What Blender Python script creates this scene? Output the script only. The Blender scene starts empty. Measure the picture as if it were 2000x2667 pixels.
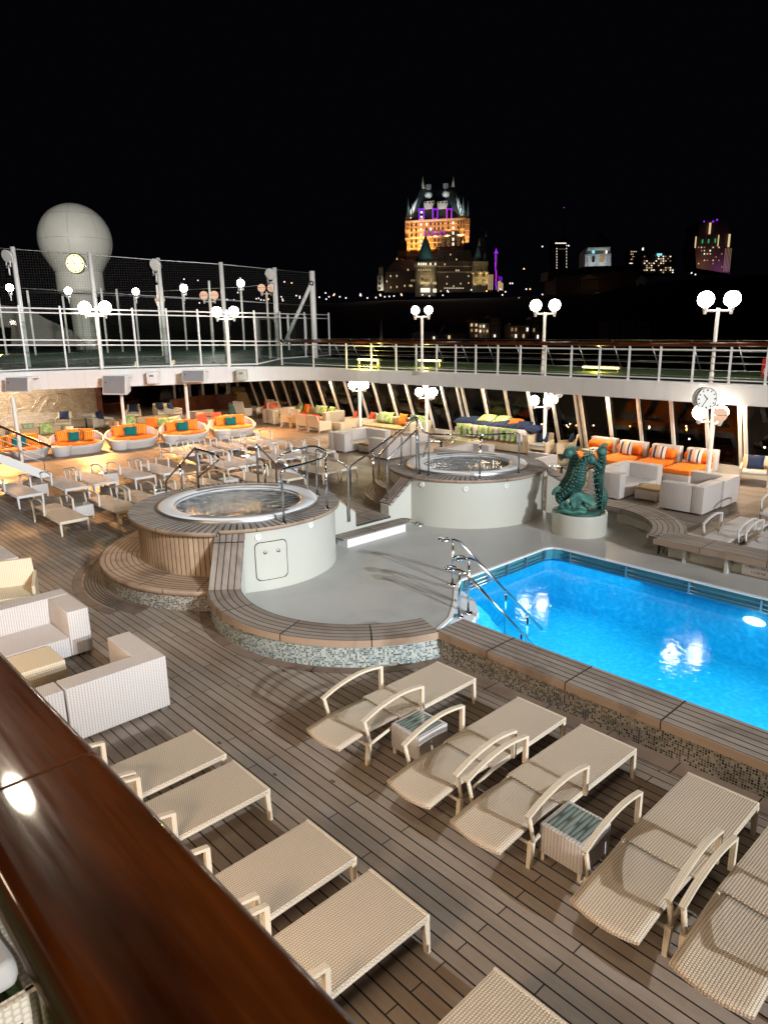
import bpy, math, random
from math import sin, cos, pi, radians, sqrt, atan2, tan, floor
from mathutils import Vector, Matrix
random.seed(7)
sc = bpy.context.scene
COL = sc.collection
# ------------------------------------------------------------------ camera model
FPX, TH, YA, RO, H = 1849.0, radians(14.70), radians(-47.08), radians(-0.90), 5.0
F = Vector((sin(YA)*cos(TH), cos(YA)*cos(TH), -sin(TH)))
_r = Vector((cos(YA), -sin(YA), 0)); _u = _r.cross(F)
R_ = _r*cos(RO)+_u*sin(RO); U_ = -_r*sin(RO)+_u*cos(RO)
CAM = Vector((0, 0, H))
HF = Vector((sin(YA), cos(YA), 0))            # horizontal forward
def ray(px, py): return R_*(px-1000)-U_*(py-1333.5)+F*FPX
def G(px, py, z=0.0):                          # point of a pixel on the level z
    d = ray(px, py); t = (z-H)/d.z; p = CAM+d*t; return Vector((p.x, p.y, z))
def AT(px, py, D):                             # point of a pixel at forward distance D
    d = ray(px, py); t = D/d.dot(HF); return CAM+d*t
# ------------------------------------------------------------------ objects
def tag(o, label=None, cat=None, group=None, kind=None):
    if label: o['label'] = label
    if cat: o['category'] = cat
    if group: o['group'] = group
    if kind: o['kind'] = kind
    return o
def thing(name, label, cat, loc=(0, 0, 0), rz=0.0, group=None):
    o = bpy.data.objects.new(name, None); COL.objects.link(o)
    o.location = loc; o.rotation_euler = (0, 0, rz); o.empty_display_size = .2
    return tag(o, label, cat, group)
def copytree(o, parent=None):
    c = o.copy(); COL.objects.link(c)
    if parent is not None: c.parent = parent
    for ch in list(o.children): copytree(ch, c)
    return c
class MB:
    def __init__(s): s.v = []; s.f = []; s.uv = []; s.sm = []; s.mi = []
    def face(s, idx, uv=None, smooth=False, mi=0):
        s.f.append(tuple(idx)); s.uv.append(uv); s.sm.append(smooth); s.mi.append(mi)
    def box(s, x0, x1, y0, y1, z0, z1, M=None, mi=0):
        n = len(s.v)
        P = [Vector(p) for p in ((x0,y0,z0),(x1,y0,z0),(x1,y1,z0),(x0,y1,z0),(x0,y0,z1),(x1,y0,z1),(x1,y1,z1),(x0,y1,z1))]
        if M is not None: P = [M@p for p in P]
        s.v += P
        for q in ((3,2,1,0),(4,5,6,7),(0,1,5,4),(1,2,6,5),(2,3,7,6),(3,0,4,7)): s.face([n+i for i in q], mi=mi)
        return s
    def rbox(s, x0, x1, y0, y1, z0, z1, r=.02, M=None, seg=3, mi=0):   # plan-rounded, softly topped box
        cx = [(x1-r,y1-r,0),(x0+r,y1-r,90),(x0+r,y0+r,180),(x1-r,y0+r,270)]
        def loop(ins, z):
            L = []
            for x, y, a in cx:
                for k in range(seg+1):
                    t = radians(a+90*k/seg); L.append(Vector((x+(r-ins)*cos(t), y+(r-ins)*sin(t), z)))
            return L
        loops = [loop(r*.7, z0), loop(r*.2, z0+r*.3), loop(0, z0+r), loop(0, z1-r), loop(r*.2, z1-r*.3), loop(r*.7, z1)]
        s.loft(loops, M=M, cap=True, mi=mi); return s
    def loft(s, loops, closed=True, cap=False, smooth=True, M=None, mi=0, uvs=None):
        n = len(s.v); m = len(loops[0])
        for L in loops:
            for p in L: s.v.append(M@Vector(p) if M is not None else Vector(p))
        for i in range(len(loops)-1):
            for j in range(m if closed else m-1):
                k = (j+1) % m
                uv = None
                if uvs:
                    uv = [uvs(i, j), uvs(i, j+1), uvs(i+1, j+1), uvs(i+1, j)]
                s.face((n+i*m+j, n+i*m+k, n+(i+1)*m+k, n+(i+1)*m+j), uv, smooth, mi)
        if cap:
            s.face([n+j for j in range(m)][::-1], mi=mi); s.face([n+(len(loops)-1)*m+j for j in range(m)], mi=mi)
        return s
    def tube(s, pts, rad, seg=8, cap=True, closed=False, squash=1.0, M=None, mi=0):
        pts = [Vector(p) for p in pts]; n = len(pts)
        if not isinstance(rad, (list, tuple)): rad = [rad]*n
        prev = None; loops = []
        for i, p in enumerate(pts):
            if closed: t = pts[(i+1) % n]-pts[i-1]
            else: t = pts[min(i+1, n-1)]-pts[max(i-1, 0)]
            if t.length < 1e-9: t = Vector((0, 0, 1))
            t.normalize()
            if prev is None:
                a = Vector((0, 0, 1)) if abs(t.z) < .9 else Vector((1, 0, 0)); nx = t.cross(a).normalized()
            else:
                nx = (prev-t*prev.dot(t)).normalized()
            prev = nx; ny = t.cross(nx)
            loops.append([p+nx*cos(2*pi*k/seg)*rad[i]*squash+ny*sin(2*pi*k/seg)*rad[i] for k in range(seg)])
        if closed: loops.append(loops[0])
        s.loft(loops, cap=cap and not closed, M=M, mi=mi); return s
    def lathe(s, prof, seg=32, c=(0, 0, 0), a0=0.0, a1=2*pi, M=None, smooth=True, mi=0, cap=False):
        full = abs(a1-a0-2*pi) < 1e-6; m = seg if full else seg+1
        loops = []; acc = [0]
        for i, (r, z) in enumerate(prof):
            loops.append([Vector((c[0]+r*cos(a0+(a1-a0)*k/seg), c[1]+r*sin(a0+(a1-a0)*k/seg), c[2]+z)) for k in range(m)])
            if i: acc.append(acc[-1]+math.hypot(r-prof[i-1][0], z-prof[i-1][1]))
        rm = max(p[0] for p in prof)
        s.loft(loops, closed=full, M=M, smooth=smooth, mi=mi, cap=cap, uvs=lambda i, j: ((a0+(a1-a0)*j/seg)*rm, acc[i]))
        return s
    def prism(s, poly, z0, z1, M=None, mi=0):
        n = len(s.v); m = len(poly)
        ar = sum(poly[i][0]*poly[(i+1)%m][1]-poly[(i+1)%m][0]*poly[i][1] for i in range(m))
        if ar < 0: poly = poly[::-1]
        for z in (z0, z1):
            for x, y in poly:
                p = Vector((x, y, z)); s.v.append(M@p if M is not None else p)
        s.face([n+i for i in range(m)][::-1], mi=mi); s.face([n+m+i for i in range(m)], mi=mi)
        for i in range(m):
            k = (i+1) % m; s.face((n+i, n+k, n+m+k, n+m+i), mi=mi)
        return s
    def sweep(s, path, w0, w1, z0, z1, closed=False, mi=0):
        """rectangular board of a plan path; w0/w1 are offsets left of the path; z0,z1 numbers or lists"""
        n = len(path); P = [Vector((p[0], p[1], 0)) for p in path]
        acc = [0]
        for i in range(1, n): acc.append(acc[-1]+(P[i]-P[i-1]).length)
        loops = []
        for i in range(n):
            if closed: t = P[(i+1) % n]-P[i-1]
            else: t = P[min(i+1, n-1)]-P[max(i-1, 0)]
            t.normalize(); nn = Vector((-t.y, t.x, 0))
            a = z0[i] if isinstance(z0, (list, tuple)) else z0; b = z1[i] if isinstance(z1, (list, tuple)) else z1
            A = P[i]+nn*w0; B = P[i]+nn*w1
            loops.append([Vector((A.x, A.y, a)), Vector((B.x, B.y, a)), Vector((B.x, B.y, b)), Vector((A.x, A.y, b))])
        base = len(s.v)
        for L in loops: s.v += L
        W = abs(w1-w0)
        for i in range(n-1 if not closed else n):
            j = (i+1) % n
            for a, b, va, vb in ((0, 1, 0, W), (1, 2, 10, 10.2), (2, 3, W, 0), (3, 0, 20, 20.2)):
                s.face((base+i*4+a, base+i*4+b, base+j*4+b, base+j*4+a),
                       [(acc[i], va), (acc[i], vb), (acc[i]+(P[j]-P[i]).length, vb), (acc[i]+(P[j]-P[i]).length, va)], mi=mi)
        if not closed:
            s.face((base+3, base+2, base+1, base)); e = base+(n-1)*4; s.face((e, e+1, e+2, e+3))
        return s
    def ball(s, c, r, seg=16, ring=10, sc3=(1, 1, 1), M=None, mi=0):
        loops = []
        for i in range(ring+1):
            t = pi*i/ring; rr = max(sin(t), 1e-4)*r
            loops.append([Vector((c[0]+rr*cos(2*pi*k/seg)*sc3[0], c[1]+rr*sin(2*pi*k/seg)*sc3[1], c[2]-cos(t)*r*sc3[2])) for k in range(seg)])
        s.loft(loops, M=M, mi=mi); return s
    def pillow(s, w, h, t, M=None, n=8, mi=0):
        def pt(i, j, sg):
            x = -1+2*i/n; y = -1+2*j/n
            k = (1-x**4)*(1-y**4); e = 1-.10*(1-abs(x)**2)*abs(y)**3; e2 = 1-.10*(1-abs(y)**2)*abs(x)**3
            p = Vector((x*w/2*e2, sg*t/2*k**.55, y*h/2*e)); return M@p if M is not None else p
        for sg in (-1, 1):
            b = len(s.v)
            for i in range(n+1):
                for j in range(n+1): s.v.append(pt(i, j, sg))
            for i in range(n):
                for j in range(n):
                    q = (b+i*(n+1)+j, b+(i+1)*(n+1)+j, b+(i+1)*(n+1)+j+1, b+i*(n+1)+j+1)
                    uv = [(i*w/n, j*h/n), ((i+1)*w/n, j*h/n), ((i+1)*w/n, (j+1)*h/n), (i*w/n, (j+1)*h/n)]
                    if sg > 0: q = q[::-1]; uv = uv[::-1]
                    s.face(q, uv, True, mi)
        return s
    def build(s, name, mat, parent=None, loc=None):
        me = bpy.data.meshes.new(name)
        me.from_pydata([tuple(p) for p in s.v], [], s.f)
        for m in (mat if isinstance(mat, (list, tuple)) else [mat]): me.materials.append(m)
        ul = me.uv_layers.new(name='UVMap')
        for p in me.polygons:
            p.use_smooth = s.sm[p.index]; p.material_index = s.mi[p.index]
            uv = s.uv[p.index]; n = p.normal
            for k, li in enumerate(p.loop_indices):
                if uv is not None: ul.data[li].uv = uv[k]
                else:
                    c = me.vertices[me.loops[li].vertex_index].co
                    if abs(n.z) > .6: ul.data[li].uv = (c.x, c.y)
                    elif abs(n.x) > abs(n.y): ul.data[li].uv = (c.y, c.z)
                    else: ul.data[li].uv = (c.x, c.z)
        me.update()
        o = bpy.data.objects.new(name, me); COL.objects.link(o)
        if parent is not None: o.parent = parent
        if loc is not None: o.location = loc
        return o
def arc(cx, cy, r, a0, a1, n): return [(cx+r*cos(radians(a0+(a1-a0)*k/n)), cy+r*sin(radians(a0+(a1-a0)*k/n))) for k in range(n+1)]
def frame(loc, rz=0): return Matrix.Translation(Vector(loc)) @ Matrix.Rotation(rz, 4, 'Z')
def smooth_path(P, n=6):
    P = [Vector(p) for p in P]; out = []
    for i in range(len(P)-1):
        a = P[max(i-1, 0)]; b = P[i]; c = P[i+1]; d = P[min(i+2, len(P)-1)]
        for k in range(n):
            t = k/n; out.append(.5*((2*b)+(c-a)*t+(2*a-5*b+4*c-d)*t*t+(3*b-a-3*c+d)*t**3))
    out.append(P[-1]); return out
# ------------------------------------------------------------------ materials
class NT:
    def __init__(s, name):
        s.m = bpy.data.materials.new(name); s.m.use_nodes = True; s.t = s.m.node_tree; s.t.nodes.clear()
        s.out = s.n('ShaderNodeOutputMaterial')
    def n(s, t, **k):
        x = s.t.nodes.new(t)
        for a, b in k.items(): setattr(x, a, b)
        return x
    def l(s, a, b): s.t.links.new(a, b)
    def put(s, sock, v):
        if isinstance(v, bpy.types.NodeSocket): s.l(v, sock)
        elif v is not None: sock.default_value = v
    def math(s, op, a, b=None, c=None):
        x = s.n('ShaderNodeMath', operation=op)
        for i, v in enumerate((a, b, c)): 
            if v is not None: s.put(x.inputs[i], v)
        return x.outputs[0]
    def noise(s, vec, scale, detail=3, rough=.55, dist=0):
        x = s.n('ShaderNodeTexNoise'); s.put(x.inputs['Vector'], vec); x.inputs['Scale'].default_value = scale
        x.inputs['Detail'].default_value = detail; x.inputs['Roughness'].default_value = rough; x.inputs['Distortion'].default_value = dist
        return x.outputs['Fac']
    def wn(s, vec):
        x = s.n('ShaderNodeTexWhiteNoise'); s.put(x.inputs['Vector'], vec); return x.outputs['Value']
    def ramp(s, f, stops, interp='LINEAR'):
        x = s.n('ShaderNodeValToRGB'); s.put(x.inputs[0], f); x.color_ramp.interpolation = interp
        e = x.color_ramp.elements
        while len(e) > 1: e.remove(e[-1])
        e[0].position = stops[0][0]; e[0].color = (*stops[0][1], 1)
        for p, c in stops[1:]:
            q = e.new(p); q.color = (*c, 1)
        return x.outputs[0]
    def mix(s, f, a, b, mode='MIX'):
        x = s.n('ShaderNodeMix', data_type='RGBA', blend_type=mode); x.clamp_factor = True
        s.put(x.inputs[0], f)
        for i, v in ((6, a), (7, b)):
            if isinstance(v, tuple) and len(v) == 3: v = (*v, 1)
            s.put(x.inputs[i], v)
        return x.outputs[2]
    def sep(s, vec):
        x = s.n('ShaderNodeSeparateXYZ'); s.put(x.inputs[0], vec); return x.outputs
    def comb(s, a, b, c=0.0):
        x = s.n('ShaderNodeCombineXYZ')
        for i, v in enumerate((a, b, c)): s.put(x.inputs[i], v)
        return x.outputs[0]
    def uv(s): return s.n('ShaderNodeUVMap', uv_map='UVMap').outputs[0]
    def obj(s): return s.n('ShaderNodeTexCoord').outputs['Object']
    def pos(s): return s.n('ShaderNodeNewGeometry').outputs['Position']
    def scale(s, vec, sx, sy=1, sz=1):
        x = s.n('ShaderNodeVectorMath', operation='MULTIPLY'); s.put(x.inputs[0], vec); x.inputs[1].default_value = (sx, sy, sz); return x.outputs[0]
    def bump(s, h, st=.3, d=.01):
        x = s.n('ShaderNodeBump'); x.inputs['Strength'].default_value = st; x.inputs['Distance'].default_value = d; s.put(x.inputs['Height'], h); return x.outputs[0]
    def bsdf(s, col, rough=.6, metal=0, normal=None, spec=.5, coat=0, emis=None, es=0, **k):
        b = s.n('ShaderNodeBsdfPrincipled')
        if isinstance(col, tuple) and len(col) == 3: col = (*col, 1)
        s.put(b.inputs['Base Color'], col); s.put(b.inputs['Roughness'], rough); s.put(b.inputs['Metallic'], metal)
        b.inputs['Specular IOR Level'].default_value = spec; b.inputs['Coat Weight'].default_value = coat; b.inputs['Coat Roughness'].default_value = .05
        if normal is not None: s.l(normal, b.inputs['Normal'])
        if emis is not None:
            s.put(b.inputs['Emission Color'], (*emis, 1) if isinstance(emis, tuple) else emis); s.put(b.inputs['Emission Strength'], es)
        s.l(b.outputs[0], s.out.inputs[0]); return b
def plain(name, col, rough=.5, metal=0, var=.12, nscale=3.0, bump=0, spec=.5, coat=0):
    t = NT(name); f = t.noise(t.obj(), nscale, 4)
    c = t.mix(f, tuple(x*(1-var) for x in col), tuple(min(1, x*(1+var)) for x in col))
    nm = t.bump(t.noise(t.obj(), nscale*12, 2), bump, .01) if bump else None
    t.bsdf(c, rough, metal, nm, spec, coat); return t.m
def emit(name, col, st):
    t = NT(name); e = t.n('ShaderNodeEmission'); e.inputs[0].default_value = (*col, 1); e.inputs[1].default_value = st
    t.l(e.outputs[0], t.out.inputs[0]); return t.m
def seam(t, x, pitch, w):
    """1 on the caulking line of boards of the pitch"""
    fr = t.math('FRACT', t.math('DIVIDE', x, pitch)); d = t.math('MINIMUM', fr, t.math('SUBTRACT', 1.0, fr))
    return t.math('LESS_THAN', d, w/pitch/2), t.math('FLOOR', t.math('DIVIDE', x, pitch))
def teak_deck():
    t = NT('teak_deck'); P = t.pos(); X, Y, Z = t.sep(P)
    Yo = t.math('ADD', Y, -4.70+.1345*200)
    s1, row = seam(t, Yo, .1345, .016)
    par = t.math('MODULO', t.math('ADD', row, 1000), 2.0)
    Xo = t.math('ADD', t.math('ADD', X, 5.12+2.015*60), t.math('MULTIPLY', par, 1.34))
    s2, bay = seam(t, Xo, 2.015, .012)
    idv = t.comb(row, bay, 0.0)
    v = t.wn(idv); v2 = t.wn(t.comb(row, bay, 3.0))
    sh = t.comb(t.math('ADD', t.math('MULTIPLY', X, .8), t.math('MULTIPLY', v, 37.0)), t.math('MULTIPLY', Y, 9.0), v2)
    gr = t.noise(sh, 2.2, 5, .65, .6)
    fine = t.noise(t.scale(P, 4, 90, 1), 1.0, 3)
    blot = t.noise(P, .9, 5, .65)
    base = t.ramp(v, [(0, (.255, .20, .157)), (.35, (.29, .238, .192)), (.7, (.325, .273, .224)), (1, (.38, .33, .283))])
    c = t.mix(t.math('MULTIPLY', gr, .65), base, (.11, .075, .05))
    c = t.mix(t.math('MULTIPLY', fine, .35), c, (.34, .29, .24))
    c = t.mix(t.ramp(blot, [(.42, (0, 0, 0)), (.7, (.55, .55, .55))]), c, t.mix(1.0, c, (.62, .56, .5), 'MULTIPLY'))
    # knots, nail plugs and old drips
    kn = t.n('ShaderNodeTexVoronoi', feature='F1'); t.put(kn.inputs['Vector'], t.scale(P, 1.0, 1.9, 1)); kn.inputs['Scale'].default_value = 1.5
    k = t.math('MULTIPLY', t.math('LESS_THAN', t.math('ADD', kn.outputs['Distance'], t.math('MULTIPLY', t.noise(P, 30, 2), .05)), .085), t.math('GREATER_THAN', t.noise(P, 1.1, 2), .46))
    c = t.mix(t.math('MULTIPLY', k, .75), c, (.035, .022, .015))
    sp = t.n('ShaderNodeTexVoronoi', feature='F1'); t.put(sp.inputs['Vector'], P); sp.inputs['Scale'].default_value = 1.15
    sw = t.math('MULTIPLY', t.math('LESS_THAN', sp.outputs['Distance'], .045), .35)
    c = t.mix(sw, c, (.5, .47, .42))
    sm = t.math('MAXIMUM', s1, s2)
    c = t.mix(sm, c, (.012, .009, .007))
    rough = t.ramp(t.noise(P, .8, 3), [(.35, (.42,)*3), (.65, (.68,)*3)])
    h = t.math('SUBTRACT', t.math('MULTIPLY', gr, .25), sm)
    t.bsdf(c, rough, 0, t.bump(h, .35, .004), .35); return t.m
def boards(name, pitch_u=None, pitch_v=None, cols=None, w=.01, seg=None, rough=.6):
    """wooden boards in UV: seams every pitch of u and/or v"""
    t = NT(name); u, v, _ = t.sep(t.uv()); cols = cols or [(.20, .16, .13), (.30, .25, .21)]
    zero = 0.0; ru = zero; rv = zero; sm = None
    if pitch_u: a, ru = seam(t, t.math('ADD', u, 50*pitch_u), pitch_u, w); sm = a
    if pitch_v: b, rv = seam(t, t.math('ADD', v, 50*pitch_v), pitch_v, w); sm = b if sm is None else t.math('MAXIMUM', sm, b)
    if seg:
        c_, rs = seam(t, t.math('ADD', u, 50*seg+.3), seg, w*1.3); sm = c_ if sm is None else t.math('MAXIMUM', sm, c_); 
        if not pitch_u: ru = rs
    val = t.wn(t.comb(ru, rv, 5.0)); P = t.pos()
    gr = t.noise(t.comb(t.math('MULTIPLY', u, 30.0 if pitch_u else 2.0), t.math('MULTIPLY', v, 30.0 if not pitch_u else 2.0), val), 1.6, 4, .65)
    c = t.mix(val, cols[0], cols[1]); c = t.mix(t.math('MULTIPLY', gr, .6), c, tuple(x*.5 for x in cols[0]))
    st = t.noise(P, 1.4, 4, .6, .5)
    c = t.mix(t.ramp(st, [(.5, (0, 0, 0)), (.68, (.7, .7, .7))]), c, t.mix(1.0, c, (.45, .42, .4), 'MULTIPLY'))
    if sm is not None: c = t.mix(sm, c, (.012, .01, .009))
    t.bsdf(c, rough, 0, t.bump(t.math('SUBTRACT', t.math('MULTIPLY', gr, .3), sm if sm is not None else 0.0), .35, .004), .35); return t.m
def mosaic(name, pal, p=.032):
    t = NT(name); u, v, _ = t.sep(t.uv())
    a, ru = seam(t, t.math('ADD', u, 64.0), p, .007); b, rv = seam(t, t.math('ADD', v, 64.0), p, .007)
    g = t.math('MAXIMUM', a, b); val = t.wn(t.comb(ru, rv, 1.0))
    cl = t.noise(t.comb(t.math('MULTIPLY', ru, .09), t.math('MULTIPLY', rv, .2), 2.0), 1.0, 2)
    c = t.ramp(t.math('ADD', t.math('MULTIPLY', val, .86), t.math('MULTIPLY', cl, .14)), pal, 'CONSTANT')
    c = t.mix(1.0, c, (.74, .74, .74), 'MULTIPLY'); c = t.mix(g, c, (.33, .31, .28))
    t.bsdf(c, t.mix(g, (.18,)*3, (.7,)*3), 0, t.bump(t.math('SUBTRACT', 1.0, g), .3, .003), .6); return t.m
def wicker(name, light, dark, p=.034, q=.017, bump=.5):
    t = NT(name); u, v, _ = t.sep(t.uv())
    fu = t.math('FRACT', t.math('ADD', t.math('DIVIDE', u, p), 100.0)); iu = t.math('FLOOR', t.math('ADD', t.math('DIVIDE', u, p), 100.0))
    off = t.math('MULTIPLY', t.math('MODULO', iu, 2.0), .5)
    fv = t.math('FRACT', t.math('ADD', t.math('ADD', t.math('DIVIDE', v, q), 100.0), off))
    hu = t.math('SINE', t.math('MULTIPLY', fu, pi)); hv = t.math('SINE', t.math('MULTIPLY', fv, pi))
    h = t.math('MULTIPLY', t.math('POWER', hu, .6), t.math('POWER', hv, .5))
    n = t.noise(t.obj(), 5, 3)
    c = t.mix(t.ramp(h, [(.3, (0, 0, 0)), (.75, (1, 1, 1))]), dark, light)
    c = t.mix(t.math('MULTIPLY', n, .25), c, tuple(x*.75 for x in light))
    t.bsdf(c, .55, 0, t.bump(h, bump, .006), .3); return t.m
def fabric(name, col, col2=None, bumpy=.2):
    t = NT(name); O = t.obj(); n = t.noise(O, 4, 4); f = t.noise(O, 160, 2)
    c = t.mix(n, tuple(x*.8 for x in col), col)
    if col2: c = t.mix(t.ramp(t.noise(O, 9, 3, .6, 1.2), [(.47, (0, 0, 0)), (.53, (1, 1, 1))]), c, col2)
    t.bsdf(c, .85, 0, t.bump(f, bumpy, .002), .2); return t.m
def stripes(name, stops, p):
    t = NT(name); u, v, _ = t.sep(t.uv()); f = t.math('FRACT', t.math('ADD', t.math('DIVIDE', u, p), 40.0))
    c = t.ramp(f, stops, 'CONSTANT'); t.bsdf(c, .85, 0, t.bump(t.noise(t.obj(), 150, 2), .2, .002), .2); return t.m
M = {}
M['deck'] = teak_deck()
M['bench'] = boards('weathered_teak_boards', None, .115, [(.27, .22, .185), (.40, .35, .30)], .018, 1.3)
M['bench_edge'] = boards('teak_edge_board', None, None, [(.36, .25, .17), (.42, .31, .22)], .012, 1.3)
M['rimboard'] = boards('radial_teak_boards', .14, None, [(.36, .32, .29), (.50, .46, .42)], .034)
M['clad'] = boards('upright_teak_cladding', .105, None, [(.40, .27, .17), (.58, .43, .29)], .016, None, .55)
M['stepboards'] = boards('curved_step_boards', None, .105, [(.36, .25, .17), (.48, .35, .25)], .017, 1.25)
M['margin'] = boards('margin_boards', None, .30, [(.17, .12, .09), (.25, .18, .135)], .012, .9)
palw = [(0, (.03, .032, .03)), (.2, (.09, .085, .07)), (.34, (.19, .17, .13)), (.52, (.40, .36, .28)), (.74, (.52, .48, .38)), (.90, (.24, .15, .09)), (.96, (.6, .56, .46))]
palc = [(0, (.03, .06, .065)), (.13, (.09, .17, .18)), (.30, (.20, .32, .33)), (.5, (.42, .52, .50)), (.72, (.58, .63, .58)), (.93, (.45, .30, .17)), (.96, (.68, .70, .66))]  # round bay tiles: the cool light on them is put into the palette
M['mosaic'] = mosaic('brown_mosaic', palw); M['mosaic_blue'] = mosaic('turquoise_mosaic', palc)
M['cream'] = plain('cream_paint', (.47, .47, .415), .38, 0, .05, 1.2, .02)
M['white'] = plain('white_paint', (.74, .73, .71), .35, 0, .05, .8)
M['rust'] = None
def fascia_mat():
    t = NT('fascia_paint'); P = t.pos(); st = t.noise(t.scale(P, 3, 3, .15), 1.5, 4, .7)
    c = t.mix(t.ramp(st, [(.55, (0, 0, 0)), (.8, (.5, .5, .5))]), (.70, .69, .67), (.50, .47, .43)); t.bsdf(c, .4); return t.m
M['fascia'] = fascia_mat()
def floor_mat():
    t = NT('grey_deck_coating'); P = t.pos(); a = t.noise(P, .45, 5, .6); b = t.noise(P, 40, 2); w = t.noise(P, 1.3, 4, .6, 1.0)
    c = t.mix(a, (.34, .34, .32), (.47, .465, .44)); c = t.mix(t.math('MULTIPLY', b, .2), c, (.4, .4, .4))
    c = t.mix(t.ramp(w, [(.45, (0, 0, 0)), (.75, (.6, .6, .6))]), c, t.mix(1.0, c, (.72, .72, .74), 'MULTIPLY'))
    t.bsdf(c, t.ramp(w, [(.4, (.52,)*3), (.7, (.3,)*3)]), 0, t.bump(b, .12, .002), .45); return t.m
M['platform'] = floor_mat()
M['chrome'] = plain('polished_steel', (.72, .73, .74), .12, 1.0, .05)
M['steel'] = plain('brushed_steel', (.45, .45, .44), .35, 1.0, .1)
M['wick'] = wicker('beige_wicker', (.66, .57, .455), (.25, .19, .13), .024, .021, .5)
M['wick_frame'] = wicker('beige_wrapped_frame', (.72, .63, .50), (.50, .42, .31), .02, .02, .3)
M['wick_pale'] = wicker('pale_lounger_wicker', (.60, .58, .57), (.38, .36, .35), .024, .021, .4)  # same weave as the beige loungers, cool light put into the colour
M['frame_pale'] = wicker('pale_wrapped_frame', (.74, .72, .71), (.5, .48, .47), .02, .02, .3)  # beige frame whitened as if under the cool light
M['wickw'] = wicker('pale_wicker', (.62, .58, .56), (.38, .34, .31), .036, .022, .45)
M['traywick'] = wicker('grey_tray_wicker', (.50, .52, .50), (.12, .12, .11), .045, .5, .4)
M['wicky'] = wicker('cream_wicker', (.74, .62, .44), (.50, .40, .27), .03, .02, .3)
M['orange'] = fabric('orange_fabric', (.78, .19, .02)); M['teal'] = fabric('teal_fabric', (.005, .16, .15)); M['navy'] = fabric('navy_fabric', (.022, .035, .08))
M['tan'] = fabric('tan_fabric', (.42, .31, .16)); M['grey_cush'] = fabric('grey_cushion_fabric', (.52, .49, .45)); M['coral'] = fabric('coral_fabric', (.80, .11, .05))
M['green'] = fabric('leaf_green_fabric', (.22, .33, .08), (.42, .50, .25)); M['darkleaf'] = fabric('dark_leaf_fabric', (.03, .07, .05), (.12, .17, .13))
o1, o2, o3 = (.85, .24, .02), (.60, .06, .02), (.90, .42, .06)
M['ostripe'] = stripes('orange_stripe_fabric', [(0, o1), (.25, o2), (.35, o3), (.55, o1), (.7, (.35, .12, .03)), (.76, o1), (.9, o3)], .16)
M['nstripe'] = stripes('navy_stripe_fabric', [(0, (.45, .42, .38)), (.2, (.04, .06, .13)), (.38, (.5, .36, .22)), (.62, (.6, .55, .48)), (.78, (.04, .06, .13)), (.9, (.5, .46, .4))], .46)
M['gstripe'] = stripes('green_stripe_fabric', [(0, (.30, .40, .15)), (.3, (.12, .24, .24)), (.45, (.45, .42, .2)), (.7, (.2, .32, .2)), (.85, (.4, .42, .36))], .2)
M['plaid'] = stripes('plaid_towel_fabric', [(0, (.3, .36, .33)), (.3, (.1, .14, .12)), (.5, (.5, .5, .42)), (.75, (.15, .22, .2))], .12)
M['redpaint'] = plain('red_paint', (.55, .012, .01), .3, 0, .08)
M['black'] = plain('black_metal', (.015, .015, .015), .4); M['dark'] = plain('dark_surface', (.03, .03, .03), .6)
M['speaker'] = plain('speaker_grille', (.33, .33, .34), .5, .2)
M['panelwood'] = boards('dark_wood_panel', None, None, [(.11, .035, .018), (.17, .06, .03)], .01, 1.6, .35)
def varnish():
    t = NT('varnished_handrail'); O = t.obj(); s = t.scale(O, 1.2, 26, 26)
    g = t.noise(s, 1.0, 6, .65, 1.5); b = t.noise(t.scale(O, 1.0, 4, 4), 1.5, 3)
    c = t.mix(g, (.022, .004, .0006), (.15, .036, .005)); c = t.mix(t.ramp(b, [(.4, (0, 0, 0)), (.65, (.85, .85, .85))]), c, (.012, .002, .0005))
    t.bsdf(c, t.ramp(t.noise(s, 3.0, 3), [(.3, (.2,)*3), (.7, (.42,)*3)]), 0, t.bump(g, .05, .001), .08, coat=.55); return t.m
M['varnish'] = varnish()
def glass(name, tint, alpha, rough=.02, gl=1.0):
    t = NT(name); tr = t.n('ShaderNodeBsdfTransparent'); tr.inputs[0].default_value = (*tint, 1)
    g = t.n('ShaderNodeBsdfGlossy'); g.inputs['Roughness'].default_value = rough; g.inputs[0].default_value = (gl, gl, gl, 1)
    fr = t.n('ShaderNodeLayerWeight')
    mx = t.n('ShaderNodeMixShader'); f = t.math('ADD', t.math('MULTIPLY', t.math('POWER', fr.outputs['Facing'], 4.0), .75), alpha)
    t.l(f, mx.inputs[0]); t.l(tr.outputs[0], mx.inputs[1]); t.l(g.outputs[0], mx.inputs[2]); t.l(mx.outputs[0], t.out.inputs[0]); return t.m
M['glass'] = glass('windscreen_glass', (.74, .80, .77), .03)
M['wglass'] = glass('dark_window_glass', (.10, .085, .075), .035, .03, .55)
M['tglass'] = glass('table_glass', (.80, .88, .86), .12)
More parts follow.
